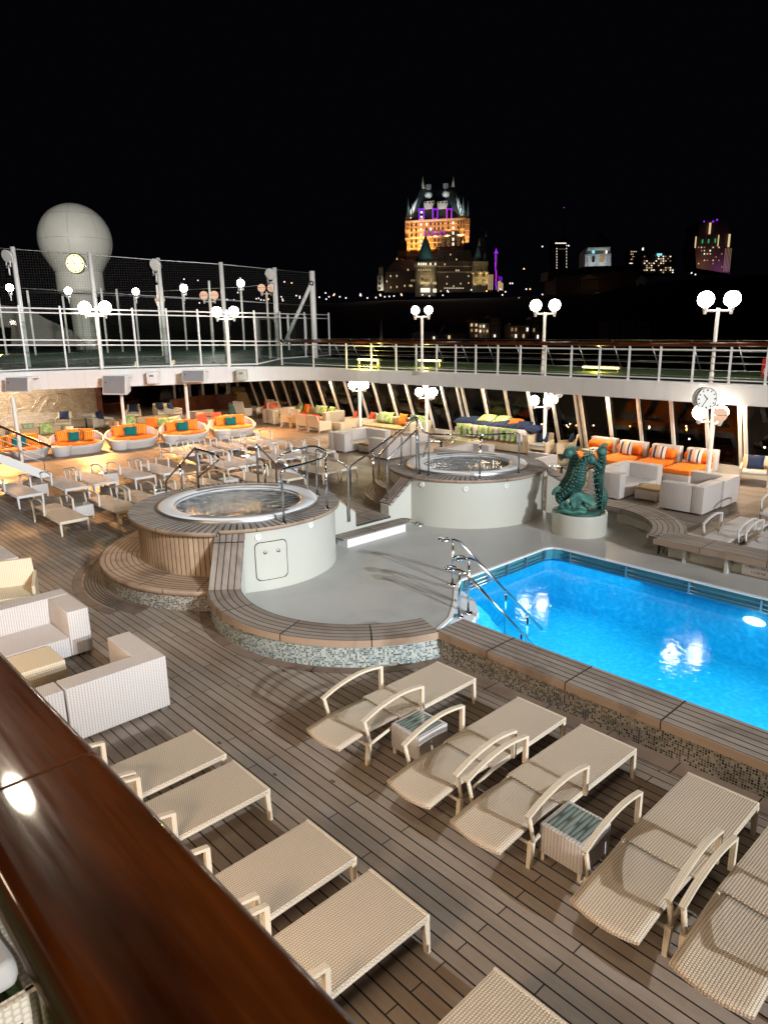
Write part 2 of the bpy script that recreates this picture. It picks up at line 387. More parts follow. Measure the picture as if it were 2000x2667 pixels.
def water(name, tint, bumps, st, extra=0, dist=.05):
    t = NT(name); P = t.pos()
    h = t.math('ADD', t.math('MULTIPLY', t.noise(P, bumps[0], 3, .5, .6), 1.0), t.math('MULTIPLY', t.noise(P, bumps[1], 2, .5), .35))
    nm = t.bump(h, st, dist)
    tr = t.n('ShaderNodeBsdfTransparent'); tr.inputs[0].default_value = (*tint, 1)
    g = t.n('ShaderNodeBsdfGlossy'); g.inputs['Roughness'].default_value = .012; t.l(nm, g.inputs['Normal'])
    fr = t.n('ShaderNodeFresnel'); fr.inputs[0].default_value = 1.33; t.l(nm, fr.inputs['Normal'])
    mx = t.n('ShaderNodeMixShader'); t.l(t.math('ADD', fr.outputs[0], extra), mx.inputs[0]); t.l(tr.outputs[0], mx.inputs[1]); t.l(g.outputs[0], mx.inputs[2])
    t.l(mx.outputs[0], t.out.inputs[0]); return t.m
M['poolwater'] = water('pool_water', (.70, .95, 1.0), (6.0, 22.0), .6, 0, .0042)
M['spawater'] = water('spa_water', (.55, .66, .66), (5.0, 16.0), .9, .05)
def pooltile():
    t = NT('blue_pool_lining'); P = t.pos(); a = t.noise(P, 1.1, 4, .6, 1.0)
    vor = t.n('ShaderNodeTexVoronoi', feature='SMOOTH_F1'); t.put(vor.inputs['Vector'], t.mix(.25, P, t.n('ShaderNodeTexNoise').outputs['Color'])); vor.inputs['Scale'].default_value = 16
    c = t.mix(a, (0.0, .34, .62), (.0, .46, .74)); c = t.mix(t.math('MULTIPLY', t.math('POWER', vor.outputs['Distance'], 2.0), .9), c, (.12, .75, .98)); c = t.mix(t.math('MULTIPLY', t.noise(P, 28, 3, .7, .5), .5), c, (0, .24, .52))  # cell and noise tones paint caustics and ripples into the lining colour
    t.bsdf(c, .5); return t.m
M['pooltile'] = pooltile()
M['spatile'] = plain('spa_shell_grey', (.22, .27, .27), .3, 0, .3, 3)
M['spatub'] = plain('spa_acrylic', (.74, .76, .79), .5, 0, .03)
def patina():
    t = NT('green_patina_bronze'); O = t.obj(); n = t.noise(O, 7, 5, .65, .8); f = t.noise(O, 40, 3)
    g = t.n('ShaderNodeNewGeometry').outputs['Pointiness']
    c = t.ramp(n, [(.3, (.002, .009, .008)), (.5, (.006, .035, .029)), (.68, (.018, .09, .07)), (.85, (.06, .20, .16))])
    c = t.mix(t.ramp(g, [(.44, (1, 1, 1)), (.5, (0, 0, 0))]), c, (.004, .015, .013))  # darkens concave creases: ambient shade put into the bronze colour
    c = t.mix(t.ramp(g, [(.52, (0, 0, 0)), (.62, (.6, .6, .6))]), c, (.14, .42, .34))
    t.bsdf(c, .5, .25, t.bump(t.math('ADD', n, f), .5, .02), .5); return t.m
M['patina'] = patina()
M['globe'] = emit('lit_lamp_globe', (1.0, .90, .76), 38.0)
M['globe_dim'] = emit('dim_lamp_globe', (1.0, .62, .40), .95)
M['flood'] = emit('floodlight_lens', (1.0, .95, .85), 60.0)
M['lampwhite'] = plain('lamp_post_paint', (.80, .74, .66), .4)
M['radome'] = plain('radome_shell', (.74, .73, .65), .5, 0, .06, 1)
def turf():
    t = NT('artificial_turf'); P = t.pos(); n = t.noise(P, 60, 3, .7); c = t.mix(n, (.010, .022, .005), (.06, .085, .022)); t.bsdf(c, .9, 0, t.bump(n, .8, .01)); return t.m
M['turf'] = turf()
M['court'] = plain('green_court_surface', (.03, .07, .05), .55, 0, .2, .5)
def stone():
    t = NT('mural_stone'); u, v, _ = t.sep(t.uv()); b = t.n('ShaderNodeTexBrick'); t.put(b.inputs['Vector'], t.uv())
    b.inputs['Scale'].default_value = 1.0; b.inputs['Brick Width'].default_value = .22; b.inputs['Row Height'].default_value = .14; b.inputs['Mortar Size'].default_value = .008
    b.inputs['Color1'].default_value = (.30, .25, .18, 1); b.inputs['Color2'].default_value = (.46, .41, .32, 1); b.inputs['Mortar'].default_value = (.12, .10, .08, 1)
    c = t.mix(t.noise(t.uv(), 4, 4), b.outputs[0], (.20, .16, .12)); t.bsdf(c, .6, 0, t.bump(b.outputs['Fac'], -.4, .01)); return t.m
M['stone'] = stone()
def netmat():
    t = NT('court_netting'); u, v, _ = t.sep(t.uv())
    a, _x = seam(t, t.math('ADD', u, 50.0), .12, .006); b, _y = seam(t, t.math('ADD', v, 50.0), .12, .006)
    g = t.math('MAXIMUM', a, b); tr = t.n('ShaderNodeBsdfTransparent'); d = t.n('ShaderNodeBsdfDiffuse'); d.inputs[0].default_value = (.06, .055, .05, 1)
    mx = t.n('ShaderNodeMixShader'); t.l(g, mx.inputs[0]); t.l(tr.outputs[0], mx.inputs[1]); t.l(d.outputs[0], mx.inputs[2]); t.l(mx.outputs[0], t.out.inputs[0]); return t.m
M['net'] = netmat()
ORD = ['first', 'second', 'third', 'fourth', 'fifth', 'sixth', 'seventh', 'eighth', 'ninth', 'tenth', 'eleventh', 'twelfth', 'thirteenth', 'fourteenth', 'fifteenth']
# ================================================================== SETTING: decks
def struct(o, name=None): o['kind'] = 'structure'; return o
CX, CY, RO_, RI_ = -9.52, 8.30, 2.86, 2.27      # round coaming
ZC = .46
S1 = (-13.1, 7.9); Z1 = 1.32; S2 = (-12.55, 14.8); Z2 = 1.27
mb = MB()
for x0, x1, y0, y1 in ((-60, -8.9, -8, 30), (3.2, 12, -8, 30), (-8.9, 3.2, -8, 8.0), (-8.9, 3.2, 13.6, 30)):
    b = len(mb.v); mb.v += [Vector((x0, y0, 0)), Vector((x1, y0, 0)), Vector((x1, y1, 0)), Vector((x0, y1, 0))]; mb.face((b, b+1, b+2, b+3))
struct(mb.build('pool_deck', M['deck']))
# grey coated floor around the pool
POOL = [(3.2, 13.48), (-8.55, 13.48), (-8.76, 13.40), (-8.86, 13.2), (-8.86, 10.30), (-8.60, 9.85), (-8.10, 9.25), (-7.72, 8.7), (-7.50, 8.05)]
plat = [(-7.2, 8.0)]+arc(CX, CY, 2.4, -22, -118, 12)+[(-11.3, 6.5), (-11.4, 8.6), (-12.3, 9.8), (-12.7, 10.2), (-12.7, 12.6), (-12.2, 14), (-10.2, 17.2), (-6.5, 16.6), (-6.5, 14.9), (3.2, 14.9)]+POOL
pm = MB(); b = len(pm.v); pm.v += [Vector((x, y, .02)) for x, y in plat]
ar = sum(plat[i][0]*plat[(i+1) % len(plat)][1]-plat[(i+1) % len(plat)][0]*plat[i][1] for i in range(len(plat)))
pm.face(list(range(len(plat))) if ar > 0 else list(range(len(plat)))[::-1]); struct(pm.build('pool_surround_floor', M['platform']))
# pool basin
pool = thing('swimming_pool', 'rectangular swimming pool of glowing blue water with a steel overflow gutter', 'swimming pool', (-3, 10.5, 0))
pm_ = Matrix.Translation((3, -10.5, 0))
WL = -.25
ring = [(3.2, 8.05)]+POOL[::-1][0:]; ring = [(3.19, 8.05)]+POOL[::-1]
bm_ = MB(); n = len(ring)
loops = [[Vector((x, y, z)) for x, y in ring] for z in (0.015, -1.35)]
bm_.loft(loops, closed=True, smooth=False, M=pm_); b = len(bm_.v); bm_.v += [pm_@Vector((x, y, -1.35)) for x, y in ring]; bm_.face(list(range(b, b+n)))
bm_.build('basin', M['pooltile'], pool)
wb_ = MB(); rg = [(3.185, 8.06)]+[(x+.02 if x < 3 else x, y-.02) for x, y in POOL[::-1]]; wb_.loft([[Vector((x, y, z)) for x, y in rg] for z in (.012, WL+.02)], closed=False, smooth=False, M=pm_); wb_.build('waterline_band', plain('teal_waterline_band', (.05, .22, .26), .3, 0, .2), pool)
def offset_poly(P, d):
    out = []
    for i, (x, y) in enumerate(P):
        a = Vector(P[max(i-1, 0)]); c = Vector(P[min(i+1, len(P)-1)]); t = (c-a).normalized(); out.append((x-t.y*d, y+t.x*d))
    return out
inner = POOL
cop = MB(); cop.sweep([Vector((x, y, 0)) for x, y in inner], -.015, .05, .0, .035); 
o = cop.build('coping', M['white'], pool); o.location = (3, -10.5, 0)
# two tread levels at the near left corner
for k, (zz, dd) in enumerate(((-.12, 0.0), (-.34, .38), (-.6, .72))):
    A = [(-8.62+dd*.9, 10.12+dd*.2), (-8.2+dd, 9.95), (-7.75+dd, 9.55), (-7.5+dd, 9.0), (-7.42+dd, 8.06), (-7.9, 8.06), (-8.86, 9.6), (-8.80, 10.12)]
    s_ = MB().prism(A, -1.3, zz, M=pm_); s_.build('entry_step', M['spatub'] if k == 0 else M['pooltile'], pool)
# overflow gutter: steel bars on left and far side
gt = MB()
for zz in (-.08, -.17, -.235):
    gt.tube([(-8.80, 10.35, zz), (-8.80, 13.15, zz)], .014, 6); gt.tube([(-8.5, 13.42, zz), (3.1, 13.42, zz)], .014, 6)
for k in range(5): gt.box(-8.83, -8.78, 10.4+k*.68, 10.46+k*.68, -.24, -.01)
for k in range(9): gt.box(-8.3+k*1.35, -8.26+k*1.35, 13.40, 13.46, -.24, -.01)
o = gt.build('gutter_rail', M['steel'], pool); o.location = (3, -10.5, 0)
lt = MB()
lt.ball((-4.33, 13.45, -.47), .21, 20, 8, (1, .12, .42)); o = lt.build('pool_light', emit('underwater_light', (.85, 1, 1), 2.2), pool); o.location = (3, -10.5, 0)
wt = MB(); b = 0; wt.v += [Vector((x, y, WL))+Vector((3, -10.5, 0)) for x, y in ring]; wt.face(list(range(n))[::1] if sum(ring[i][0]*ring[(i+1) % n][1]-ring[(i+1) % n][0]*ring[i][1] for i in range(n)) > 0 else list(range(n))[::-1])
wt.build('water_surface', M['poolwater'], pool)
# coaming along the pool and its round bay
co = thing('pool_coaming', 'low mosaic-faced pool wall with weathered teak seat top', 'pool wall', (-6, 7.5, 0)); cm = (6, -7.5, 0)
a0, a1 = -119.5, -17.5
arcc = [Vector((x, y, 0)) for x, y in arc(CX, CY, (RO_+RI_)/2, a0, a1, 40)]
w2 = (RO_-RI_)/2
# arc runs counter-clockwise: left is inward (toward centre)
for nm, mat, z0, z1, w0, w1 in (('curved_seat_top', 'bench', ZC-.025, ZC, -w2+.012, w2), ('seat_edge', 'bench_edge', ZC-.115, ZC-.004, -w2, -w2+.05)):
    m = MB(); m.sweep([v.copy() for v in arcc], w0, w1, z0, z1); o = m.build(nm, M[mat], co); o.location = cm
def arcwall(name, r0, r1, z0, z1, a0, a1, mat, parent, c=(CX, CY), n=40, off=cm, zt=None):
    """wall face ring section; UV along arc and height"""
    prof = [(r1, z0), (r1, z1), (r0, z1), (r0, z0)]
    m = MB(); m.lathe(prof, n, (c[0], c[1], 0), radians(a0), radians(a1), smooth=False)
    o = m.build(name, M[mat], parent); o.location = off; return o
arcwall('curved_mosaic_wall', RO_-.10, RO_-.04, 0, ZC-.115, a0, a1+1, 'mosaic_blue', co)
arcwall('curved_inner_wall', RI_+.03, RI_+.08, .02, ZC-.03, a0, a1, 'cream', co)
m = MB(); m.sweep([(-6.86, 7.74), (3.2, 7.74)], -.31, .33, ZC-.025, ZC); o = m.build('straight_seat_top', M['bench'], co); o.location = cm
m = MB(); m.sweep([(-6.86, 7.74), (3.2, 7.74)], -.325, -.275, ZC-.115, ZC-.004); o = m.build('seat_edge', M['bench_edge'], co); o.location = cm
m = MB(); m.box(-6.9, 3.2, 7.475, 7.56, 0, ZC-.115); o = m.build('straight_mosaic_wall', M['mosaic'], co); o.location = cm
m = MB(); m.box(-6.9, 3.2, 8.02, 8.05, -.3, ZC-.03); o = m.build('straight_inner_wall', M['cream'], co); o.location = cm
# margin boards laid flush in the deck
mg = MB(); mg.lathe([(RO_-.02, .004), (RO_+.16, .004)][::-1], 48, (CX, CY, 0), radians(-128), radians(-22)); mg.box(-7.05, 3.2, 7.16, 7.46, .001, .005)
mg.lathe([(3.28, .004), (2.86, .004)], 60, (*S1, 0), radians(150), radians(292))
mg.lathe([(3.50, .006), (3.32, .006)], 60, (*S1, 0), radians(150), radians(285))
struct(mg.build('margin_boards', M['margin']))
dc = MB(); dc.lathe([(.17, .012), (.0, .012)], 20, (-7.15, 7.0, 0)); tag(dc.build('deck_drain', plain('drain_cover', (.05, .05, .05), .4, .5)), 'dark round drain cover in the deck at the corner of the pool wall', 'drain cover')
gr = MB()
gr.lathe([(3.26, .011), (2.96, .011)], 50, (*S1, 0), radians(190), radians(280))
tag(gr.build('drain_grating', boards('grating_slots', .05, .06, [(.22, .17, .13), (.34, .28, .22)], .022)), 'slotted drain grating in the deck around the foot of the wooden tub step', 'drain grating')
# ------------------------------------------------------------------ whirlpool tubs
def tub(name, label, c, zr, rw, rr, clad=None, group='raised round whirlpool tubs', rt=1.69, rwt=1.33):
    t = thing(name, label, 'whirlpool', (c[0], c[1], 0), 0, group)
    A0, A1 = clad if clad else (0, 0)
    m = MB()
    if clad:
        m.lathe([(rw, .0), (rw, zr-.07)], 70, (0, 0, 0), radians(A1), radians(A0+360)); m.build('cream_wall', M['cream'], t)
        m = MB(); m.lathe([(rw+.06, .36), (rw+.06, zr-.07)], 80, (0, 0, 0), radians(A0), radians(A1)); m.build('teak_clad_wall', M['clad'], t)
    else:
        m.lathe([(rw, .0), (rw, zr-.07)], 90); m.build('cream_wall', M['cream'], t)
    m = MB()
    r1 = rr+.13 if clad else rr
    if clad:
        m.lathe([(r1, zr), (rt-.02, zr)], 80, (0, 0, 0), radians(A0), radians(A1)); m.lathe([(rr, zr), (rt-.02, zr)], 80, (0, 0, 0), radians(A1), radians(A0+360))
        e = MB(); e.lathe([(r1-.06, zr-.085), (r1, zr-.08), (r1+.002, zr-.01), (r1-.005, zr+.003)], 80, (0, 0, 0), radians(A0), radians(A1)); e.build('rim_edge', M['bench_edge'], t)
        e = MB(); e.lathe([(rr-.06, zr-.07), (rr, zr-.065), (rr+.002, zr-.01), (rr-.005, zr+.003)], 80, (0, 0, 0), radians(A1), radians(A0+360)); e.build('rim_edge', M['bench_edge'], t)
    else:
        m.lathe([(rr, zr), (rt-.02, zr)], 90)
        e = MB(); e.lathe([(rr-.06, zr-.07), (rr, zr-.065), (rr+.002, zr-.01), (rr-.005, zr+.003)], 90); e.build('rim_edge', M['bench_edge'], t)
    m.build('teak_rim', M['rimboard'], t)
    m = MB(); m.lathe([(rt, zr-.02), (rt+.012, zr+.05), (rt-.005, zr+.072)], 80); m.build('steel_trim', M['steel'], t)
    m = MB(); m.lathe([(rt-.005, zr+.066), (rt-.03, zr+.088), (rwt+.06, zr+.080), (rwt+.02, zr+.05), (rwt-.02, zr-.0)], 80); m.build('tub_shell', M['spatub'], t)
    m = MB(); m.lathe([(rwt+.015, zr+.0), (rwt+.01, zr+.058), (rwt+.04, zr+.062)], 80); m.build('inner_trim', M['steel'], t)
    m = MB(); m.lathe([(rwt, zr+.02), (rwt-.05, zr-.6), (.02, zr-.62)], 60); m.build('tub_basin', M['spatile'], t)
    m = MB()
    for k in range(140):
        a = 2*pi*k/140
        if abs(((math.degrees(a)+42) % 180)-90) > 62 and 1:
            continue
    vaz = atan2(-c[1], -c[0])
    for cen in (vaz, vaz+pi):
        for k in range(-26, 27):
            a = cen+radians(k*1.5); q = Matrix.Rotation(a, 4, 'Z'); m.box(rwt+.07, rwt+.24, -.010, .010, zr+.07, zr+.092, M=q)
    m.build('overflow_grille', plain('grille_shadow', (.22, .22, .22), .5), t)  # grille bars coloured dark grey
    m = MB(); m.lathe([(rwt, zr+.02), (.9, zr+.02), (.45, zr+.02), (.001, zr+.02)], 48, smooth=False); m.build('water_surface', M['spawater'], t)
    return t
t1 = tub('whirlpool', 'nearer round whirlpool with teak-clad side and curved mosaic step', S1, Z1, 2.06, 2.16, (140, 318))
m = MB(); m.lathe([(2.93, .40), (2.1, .40)], 70, (0, 0, 0), radians(140), radians(327)); m.build('curved_step_top', M['stepboards'], t1)
m = MB(); m.lathe([(2.87, .30), (2.93, .305), (2.935, .39), (2.925, .403)], 70, (0, 0, 0), radians(140), radians(327)); m.build('curved_step_edge', M['bench_edge'], t1)
m = MB(); m.lathe([(2.88, 0), (2.88, .31)], 70, (0, 0, 0), radians(140), radians(327)); m.build('mosaic_step_riser', M['mosaic'], t1)
# service hatch with two locks and a vent on the cream wall
def on_wall(c, r, px, py, z):
    """angle on the cylinder seen at the pixel column"""
    best = None
    for k in range(0, 720):
        a = k*pi/360; p = Vector((c[0]+r*cos(a), c[1]+r*sin(a), z)); v = p-CAM
        cc = v.dot(F); x = 1000+FPX*v.dot(R_)/cc; y = 1333.5-FPX*v.dot(U_)/cc
        if (p-Vector((c[0], c[1], z))).dot(v) < 0:
            e = abs(x-px)+abs(y-py)*.3
            if best is None or e < best[0]: best = (e, a)
    return best[1]
aA = on_wall(S1, 2.06, 668, 1500, .6); aB = on_wall(S1, 2.06, 747, 1470, .6)
m = MB(); L = []
def hatch(r, ins):
    za, zb = .24+ins, 1.0-ins; rr_ = .09; aa, ab = aA+ins/2.06, aB-ins/2.06; pts = []
    cs = [(ab-rr_/2.06, zb-rr_, 0), (aa+rr_/2.06, zb-rr_, 90), (aa+rr_/2.06, za+rr_, 180), (ab-rr_/2.06, za+rr_, 270)]
    for i, (cx_, cz_, st) in enumerate(cs):
        arcp = [(cx_+rr_*cos(radians(st+22.5*k))/2.06, cz_+rr_*sin(radians(st+22.5*k))) for k in range(5)]; pts += arcp
        nx_ = cs[(i+1) % 4]; q = (nx_[0]+rr_*cos(radians(nx_[2]))/2.06, nx_[1]+rr_*sin(radians(nx_[2])))
        pts += [(arcp[-1][0]+(q[0]-arcp[-1][0])*k/6, arcp[-1][1]+(q[1]-arcp[-1][1])*k/6) for k in range(1, 6)]
    return [Vector((r*cos(a), r*sin(a), z)) for a, z in pts]
N_ = 12
for j in range(N_+1):
    z = .24+.76*j/N_; d_ = min(z-.24, 1.0-z); ins_ = .09-sqrt(max(0, .09**2-(.09-d_)**2)) if d_ < .09 else 0
    for k in range(N_+1): a = aA+ins_/2.06+(aB-aA-2*ins_/2.06)*k/N_; m.v.append(Vector((2.072*cos(a), 2.072*sin(a), z)))
for j in range(N_):
    for k in range(N_): q = j*(N_+1)+k; m.face((q, q+1, q+N_+2, q+N_+1), smooth=True)
hp = m.build('service_hatch', M['cream'], t1)
m = MB(); m.tube(hatch(2.068, -.004), .009, 5, closed=True); m.build('hatch_gasket', M['dark'], hp)
for f_ in (.3, .72):
    a = aA+(aB-aA)*f_; m = MB(); q = Matrix.Rotation(a, 4, 'Z')@Matrix.Translation((2.075, 0, .80))@Matrix.Rotation(pi/2, 4, 'Y'); m.lathe([(.034, 0), (.034, .012), (.0, .014)], 14, M=q); m.build('hatch_lock', M['steel'], hp)
def vent(px, py, z, c, r, par):
    a = on_wall(c, r, px, py, z); q = Matrix.Rotation(a, 4, 'Z')@Matrix.Translation((r+.004, 0, z))@Matrix.Rotation(pi/2, 4, 'Y')
    m = MB(); m.lathe([(.065, 0), (.062, .02), (.045, .022), (.044, .014), (.0, .014)], 20, M=q)
    for k in range(-2, 3): m.box(-.04, .04, k*.016-.003, k*.016+.003, .014, .022, M=q)
    m.build('wall_jet', M['white'], par)
vent(672, 1389, 1.12, S1, 2.06, t1); vent(808, 1362, 1.15, S1, 2.06, t1)
t2 = tub('whirlpool', 'farther round whirlpool with plain cream wall beside the seahorse statue', S2, Z2, 2.10, 2.15, None, rt=1.64, rwt=1.18)
vent(1100, 1250, 1.08, S2, 2.10, t2); vent(1212, 1258, 1.05, S2, 2.10, t2); vent(1318, 1250, 1.08, S2, 2.10, t2)
m = MB(); m.prism([(1.3, -1.2), (2.15, .35), (1.75, 1.3), (.9, 1.95), (.2, 1.9)], Z2-.075, Z2-.006); m.build('teak_landing', M['bench'], t2)
# curved steps at the left of the far tub
for k, (r, z) in enumerate(((3.15, .28), (2.85, .58), (2.55, .9))):
    s_ = MB(); s_.lathe([(r, z), (2.0, z)], 40, (0, 0, 0), radians(140), radians(263)); s_.build('curved_stair_tread', M['stepboards'], t2)
    s_ = MB(); s_.lathe([(r-.04, z-.30), (r-.04, z-.06), (r, z-.06), (r, z+.002)], 40, (0, 0, 0), radians(140), radians(263)); s_.build('curved_stair_riser', M['mosaic'], t2)
# ------------------------------------------------------------------ sloping cap walls
def capwall(name, label, bo, bi, to, ti, zb, zt, mat='cream'):
    """wall under a sloping board cap from bottom corners to top corners"""
    t = thing(name, label, 'wall', (bo[0], bo[1], 0)); off = (-bo[0], -bo[1], 0)
    m = MB(); th = .035
    P = [Vector((*bo, zb)), Vector((*bi, zb)), Vector((*ti, zt)), Vector((*to, zt))]
    nrm = (P[1]-P[0]).cross(P[2]-P[1]).normalized()
    if nrm.z < 0: nrm = -nrm
    W = (P[1]-P[0]).length; L = (P[2]-P[1]).length
    b = len(m.v); m.v += [p for p in P]+[p-nrm*th*2 for p in P]
    m.face((b, b+1, b+2, b+3), [(0, 0), (0, W), (L, W), (L, 0)])
    for i in range(4):
        j = (i+1) % 4; m.face((b+j, b+i, b+4+i, b+4+j))
    o = m.build('sloping_cap', M['bench'], t); o.location = off
    ins = lambda a, c, f: (a[0]+(c[0]-a[0])*f, a[1]+(c[1]-a[1])*f)
    m = MB(); q = [ins(bo, bi, .1), ins(bi, bo, .1), ins(ti, to, .1), ins(to, ti, .1)]
    b = len(m.v); m.v += [Vector((*p, 0)) for p in q]+[Vector((*q[0], zb-.05)), Vector((*q[1], zb-.05)), Vector((*q[2], zt-.05)), Vector((*q[3], zt-.05))]
    for f in ((0, 1, 5, 4), (1, 2, 6, 5), (2, 3, 7, 6), (3, 0, 4, 7), (4, 5, 6, 7)): m.face([b+i for i in f])
    o = m.build('wall_side', M[mat], t); o.location = off; return t
capwall('sloping_wall', 'sloping teak-capped wall climbing from the round seat to the nearer whirlpool', (-10.93, 5.83), (-10.57, 6.27), (-11.62, 6.42), (-11.26, 6.86), ZC, 1.24)
capwall('sloping_wall', 'teak-capped stair wall sloping up to the farther whirlpool', (-12.98, 11.92), (-12.58, 11.9), (-12.98, 12.80), (-12.58, 12.78), .66, 1.26)
capwall('sloping_wall', 'sloping wall from the farther whirlpool down to the curved bench behind the statue', (-11.0, 16.4), (-10.65, 15.9), (-9.75, 17.1), (-9.4, 16.65), 1.2, .47)
# landing between the tubs with stepped side wall
ld = thing('stair_landing', 'low teak landing between the two whirlpools with a stepped side wall', 'stairs', (-12.7, 11, 0)); lo = (12.7, -11, 0)
m = MB(); m.box(-12.66, -12.58, 10.75, 11.93, 0, .33); m.box(-12.66, -12.58, 9.6, 10.75, 0, .62); o = m.build('front_wall', M['cream'], ld); o.location = lo
m = MB(); m.prism([(-12.58, 10.78), (-12.58, 11.92), (-15.0, 13.1), (-15.0, 10.9)], .30, .36); o = m.build('landing_floor', M['bench'], ld); o.location = lo
m = MB(); b = 0; m.v += [Vector(p) for p in ((-12.575, 9.8, 0), (-12.575, 10.76, 0), (-12.575, 10.76, .66), (-12.575, 9.9, 1.28), (-12.72, 9.8, 0), (-12.72, 10.76, 0), (-12.72, 10.76, .66), (-12.72, 9.9, 1.28))]
for f in ((0, 1, 2, 3), (5, 4, 7, 6), (1, 5, 6, 2), (3, 2, 6, 7)): m.face(f)
o = m.build('stepped_side_wall', M['cream'], ld); o.location = lo
m = MB(); m.tube([(-12.65, 10.78, .36), (-12.65, 10.78, .68), (-12.65, 9.9, 1.30)], .045, 4); o = m.build('cap_strip', M['bench_edge'], ld); o.location = lo
bs = thing('bench_step', 'low white step bench with rounded teak top at the foot of the landing', 'step', (-12.3, 11, 0)); lo = (12.3, -11, 0)
m = MB(); m.box(-12.5, -12.12, 10.1, 12.0, .02, .225); o = m.build('step_base', M['white'], bs); o.location = lo
m = MB(); m.sweep([(-12.30, 9.95), (-12.28, 12.1)], -.21, .21, .225, .262); m.lathe([(.21, 0), (.21, .037), (0, .037)], 14, (-12.28, 12.1, .225), 0, pi); o = m.build('step_top', M['bench'], bs); o.location = lo
c_ = G(1092, 1368, .02); t = thing('floor_nozzle', 'small steel drain fitting on the grey floor beside the farther whirlpool', 'drain', tuple(c_)); m = MB(); m.lathe([(.11, 0), (.10, .03), (.04, .06), (.001, .065)], 20); m.build('cap', M['steel'], t); m = MB(); m.tube([(-.16, .02, .01), (-.13, .02, .07), (-.05, .0, .05)], .016, 6); m.build('lever', M['steel'], t)
# curved bench behind the statue and straight bench
cb = thing('curved_bench', 'curved grey teak bench behind the seahorse statue running into a straight bench along the pool', 'bench', (-8.95, 14.25, 0)); lo = (8.95, -14.25, 0)
pth = [Vector((x, y, 0)) for x, y in arc(-8.95, 14.25, 2.26, 104, 8, 30)]
m = MB(); m.sweep([p.copy() for p in pth], -.36, .36, .425, .46); o = m.build('curved_seat', M['bench'], cb); o.location = lo
m = MB(); m.sweep([p.copy() for p in pth], -.37, -.34, .36, .455); m.sweep([p.copy() for p in pth], .34, .37, .36, .455); o = m.build('curved_seat_edge', M['bench'], cb); o.location = lo
arcwall('curved_bench_wall', 2.14, 2.2, .02, .425, 8, 104, 'cream', cb, (-8.95, 14.25), 30, lo)
m = MB(); m.sweep([(-6.78, 14.62), (3.2, 14.70)], -.34, .40, .43, .466); o = m.build('straight_seat', M['bench'], cb); o.location = lo
m = MB(); m.sweep([(-6.80, 14.27), (3.2, 14.35)], -.012, .012, .34, .457); o = m.build('straight_seat_edge', M['bench_edge'], cb); o.location = lo
m = MB(); m.box(-6.6, 3.2, 14.60, 14.68, .02, .425); m.box(-6.2, -6.14, 14.4, 14.6, .02, .42); m.box(-5.3, -5.24, 14.32, 14.6, .02, .42); o = m.build('straight_bench_wall', M['cream'], cb); o.location = lo
# pool depth sign
def text(s, size, mat, name, parent=None, M4=None, ext=.001, align='CENTER'):
    cu = bpy.data.curves.new(name, 'FONT'); cu.body = s; cu.size = size; cu.extrude = ext; cu.align_x = align; cu.align_y = 'CENTER'
    tmp = bpy.data.objects.new('tmp', cu); COL.objects.link(tmp); dg = bpy.context.evaluated_depsgraph_get(); me = bpy.data.meshes.new_from_object(tmp.evaluated_get(dg))
    bpy.data.objects.remove(tmp); me.materials.clear(); me.materials.append(mat)
    o = bpy.data.objects.new(name, me); COL.objects.link(o)
    if M4 is not None: me.transform(M4)
    if parent: o.parent = parent
    return o
sg = thing('depth_sign', 'small white pool depth sign on the cream wall under the straight bench', 'sign', (-4.72, 14.57, .09))
m = MB(); m.box(-.32, .32, -.012, 0, -.07, .27); m.build('sign_plate', M['white'], sg)
RX = Matrix.Rotation(pi/2, 4, 'X')
for s_, z, sz in (('POOL DEPTH', .22, .085), ('3 FEET 11 INCHES', .11, .066), ('1.2 METER', .01, .066)):
    text(s_, sz, M['black'], 'lettering', sg, Matrix.Translation((0, -.014, z))@RX)
# ------------------------------------------------------------------ chrome rails
def rail(name, label, segs, rad=.024, group=None, bases=()):
    t = thing(name, label, 'handrail', tuple(segs[0][0]) if 0 else (segs[0][0][0], segs[0][0][1], 0), 0, group); o0 = t.location.copy()
    for k, s_ in enumerate(segs):
        m = MB(); P = [Vector(p)-o0 for p in s_]
        # round the bends
        Q = [P[0]]
        for i in range(1, len(P)-1):
            a = (P[i-1]-P[i]); c = (P[i+1]-P[i]); d = min(.09, a.length/2.2, c.length/2.2)
            A = P[i]+a.normalized()*d; B = P[i]+c.normalized()*d
            for q in range(5): f = q/4; Q.append((1-f)**2*A+2*f*(1-f)*P[i]+f*f*B)
        Q.append(P[-1]); m.tube(Q, rad, 10); m.build('rail_tube' if k == 0 else 'post', M['chrome'], t)
    for b_ in bases:
        m = MB(); m.lathe([(.06, 0), (.058, .012), (.03, .018)], 16, Vector(b_)-o0); m.build('base_flange', M['chrome'], t)
    return t
zr = Z1
def PZ(px, py, base):   # point above base at pixel row
    lo, hi = base[2]-1, base[2]+3
    for _ in range(40):
        mz = (lo+hi)/2; v = Vector((base[0], base[1], mz))-CAM; y = 1333.5-FPX*v.dot(U_)/v.dot(F)
        if y > py: lo = mz
        else: hi = mz
    return Vector((base[0], base[1], mz))
A = G(518.6, 1276, zr); Am = G(475, 1275, zr); Al = G(434, 1281, 1.0)
rail('handrail', 'steel handrail with a looped end on the left side of the nearer whirlpool',
     [[(Al.x, Al.y, .55), (Al.x, Al.y, 1.28), (A.x, A.y, 2.33), (A.x+.02, A.y+.05, 2.2)], [(A.x, A.y, zr), (A.x, A.y, 2.3), G(563, 1183, 2.22), G(573, 1196, 2.12), (A.x, A.y, 1.62)], [(Am.x, Am.y, zr), (Am.x, Am.y, 1.93)]], bases=[A, Am])
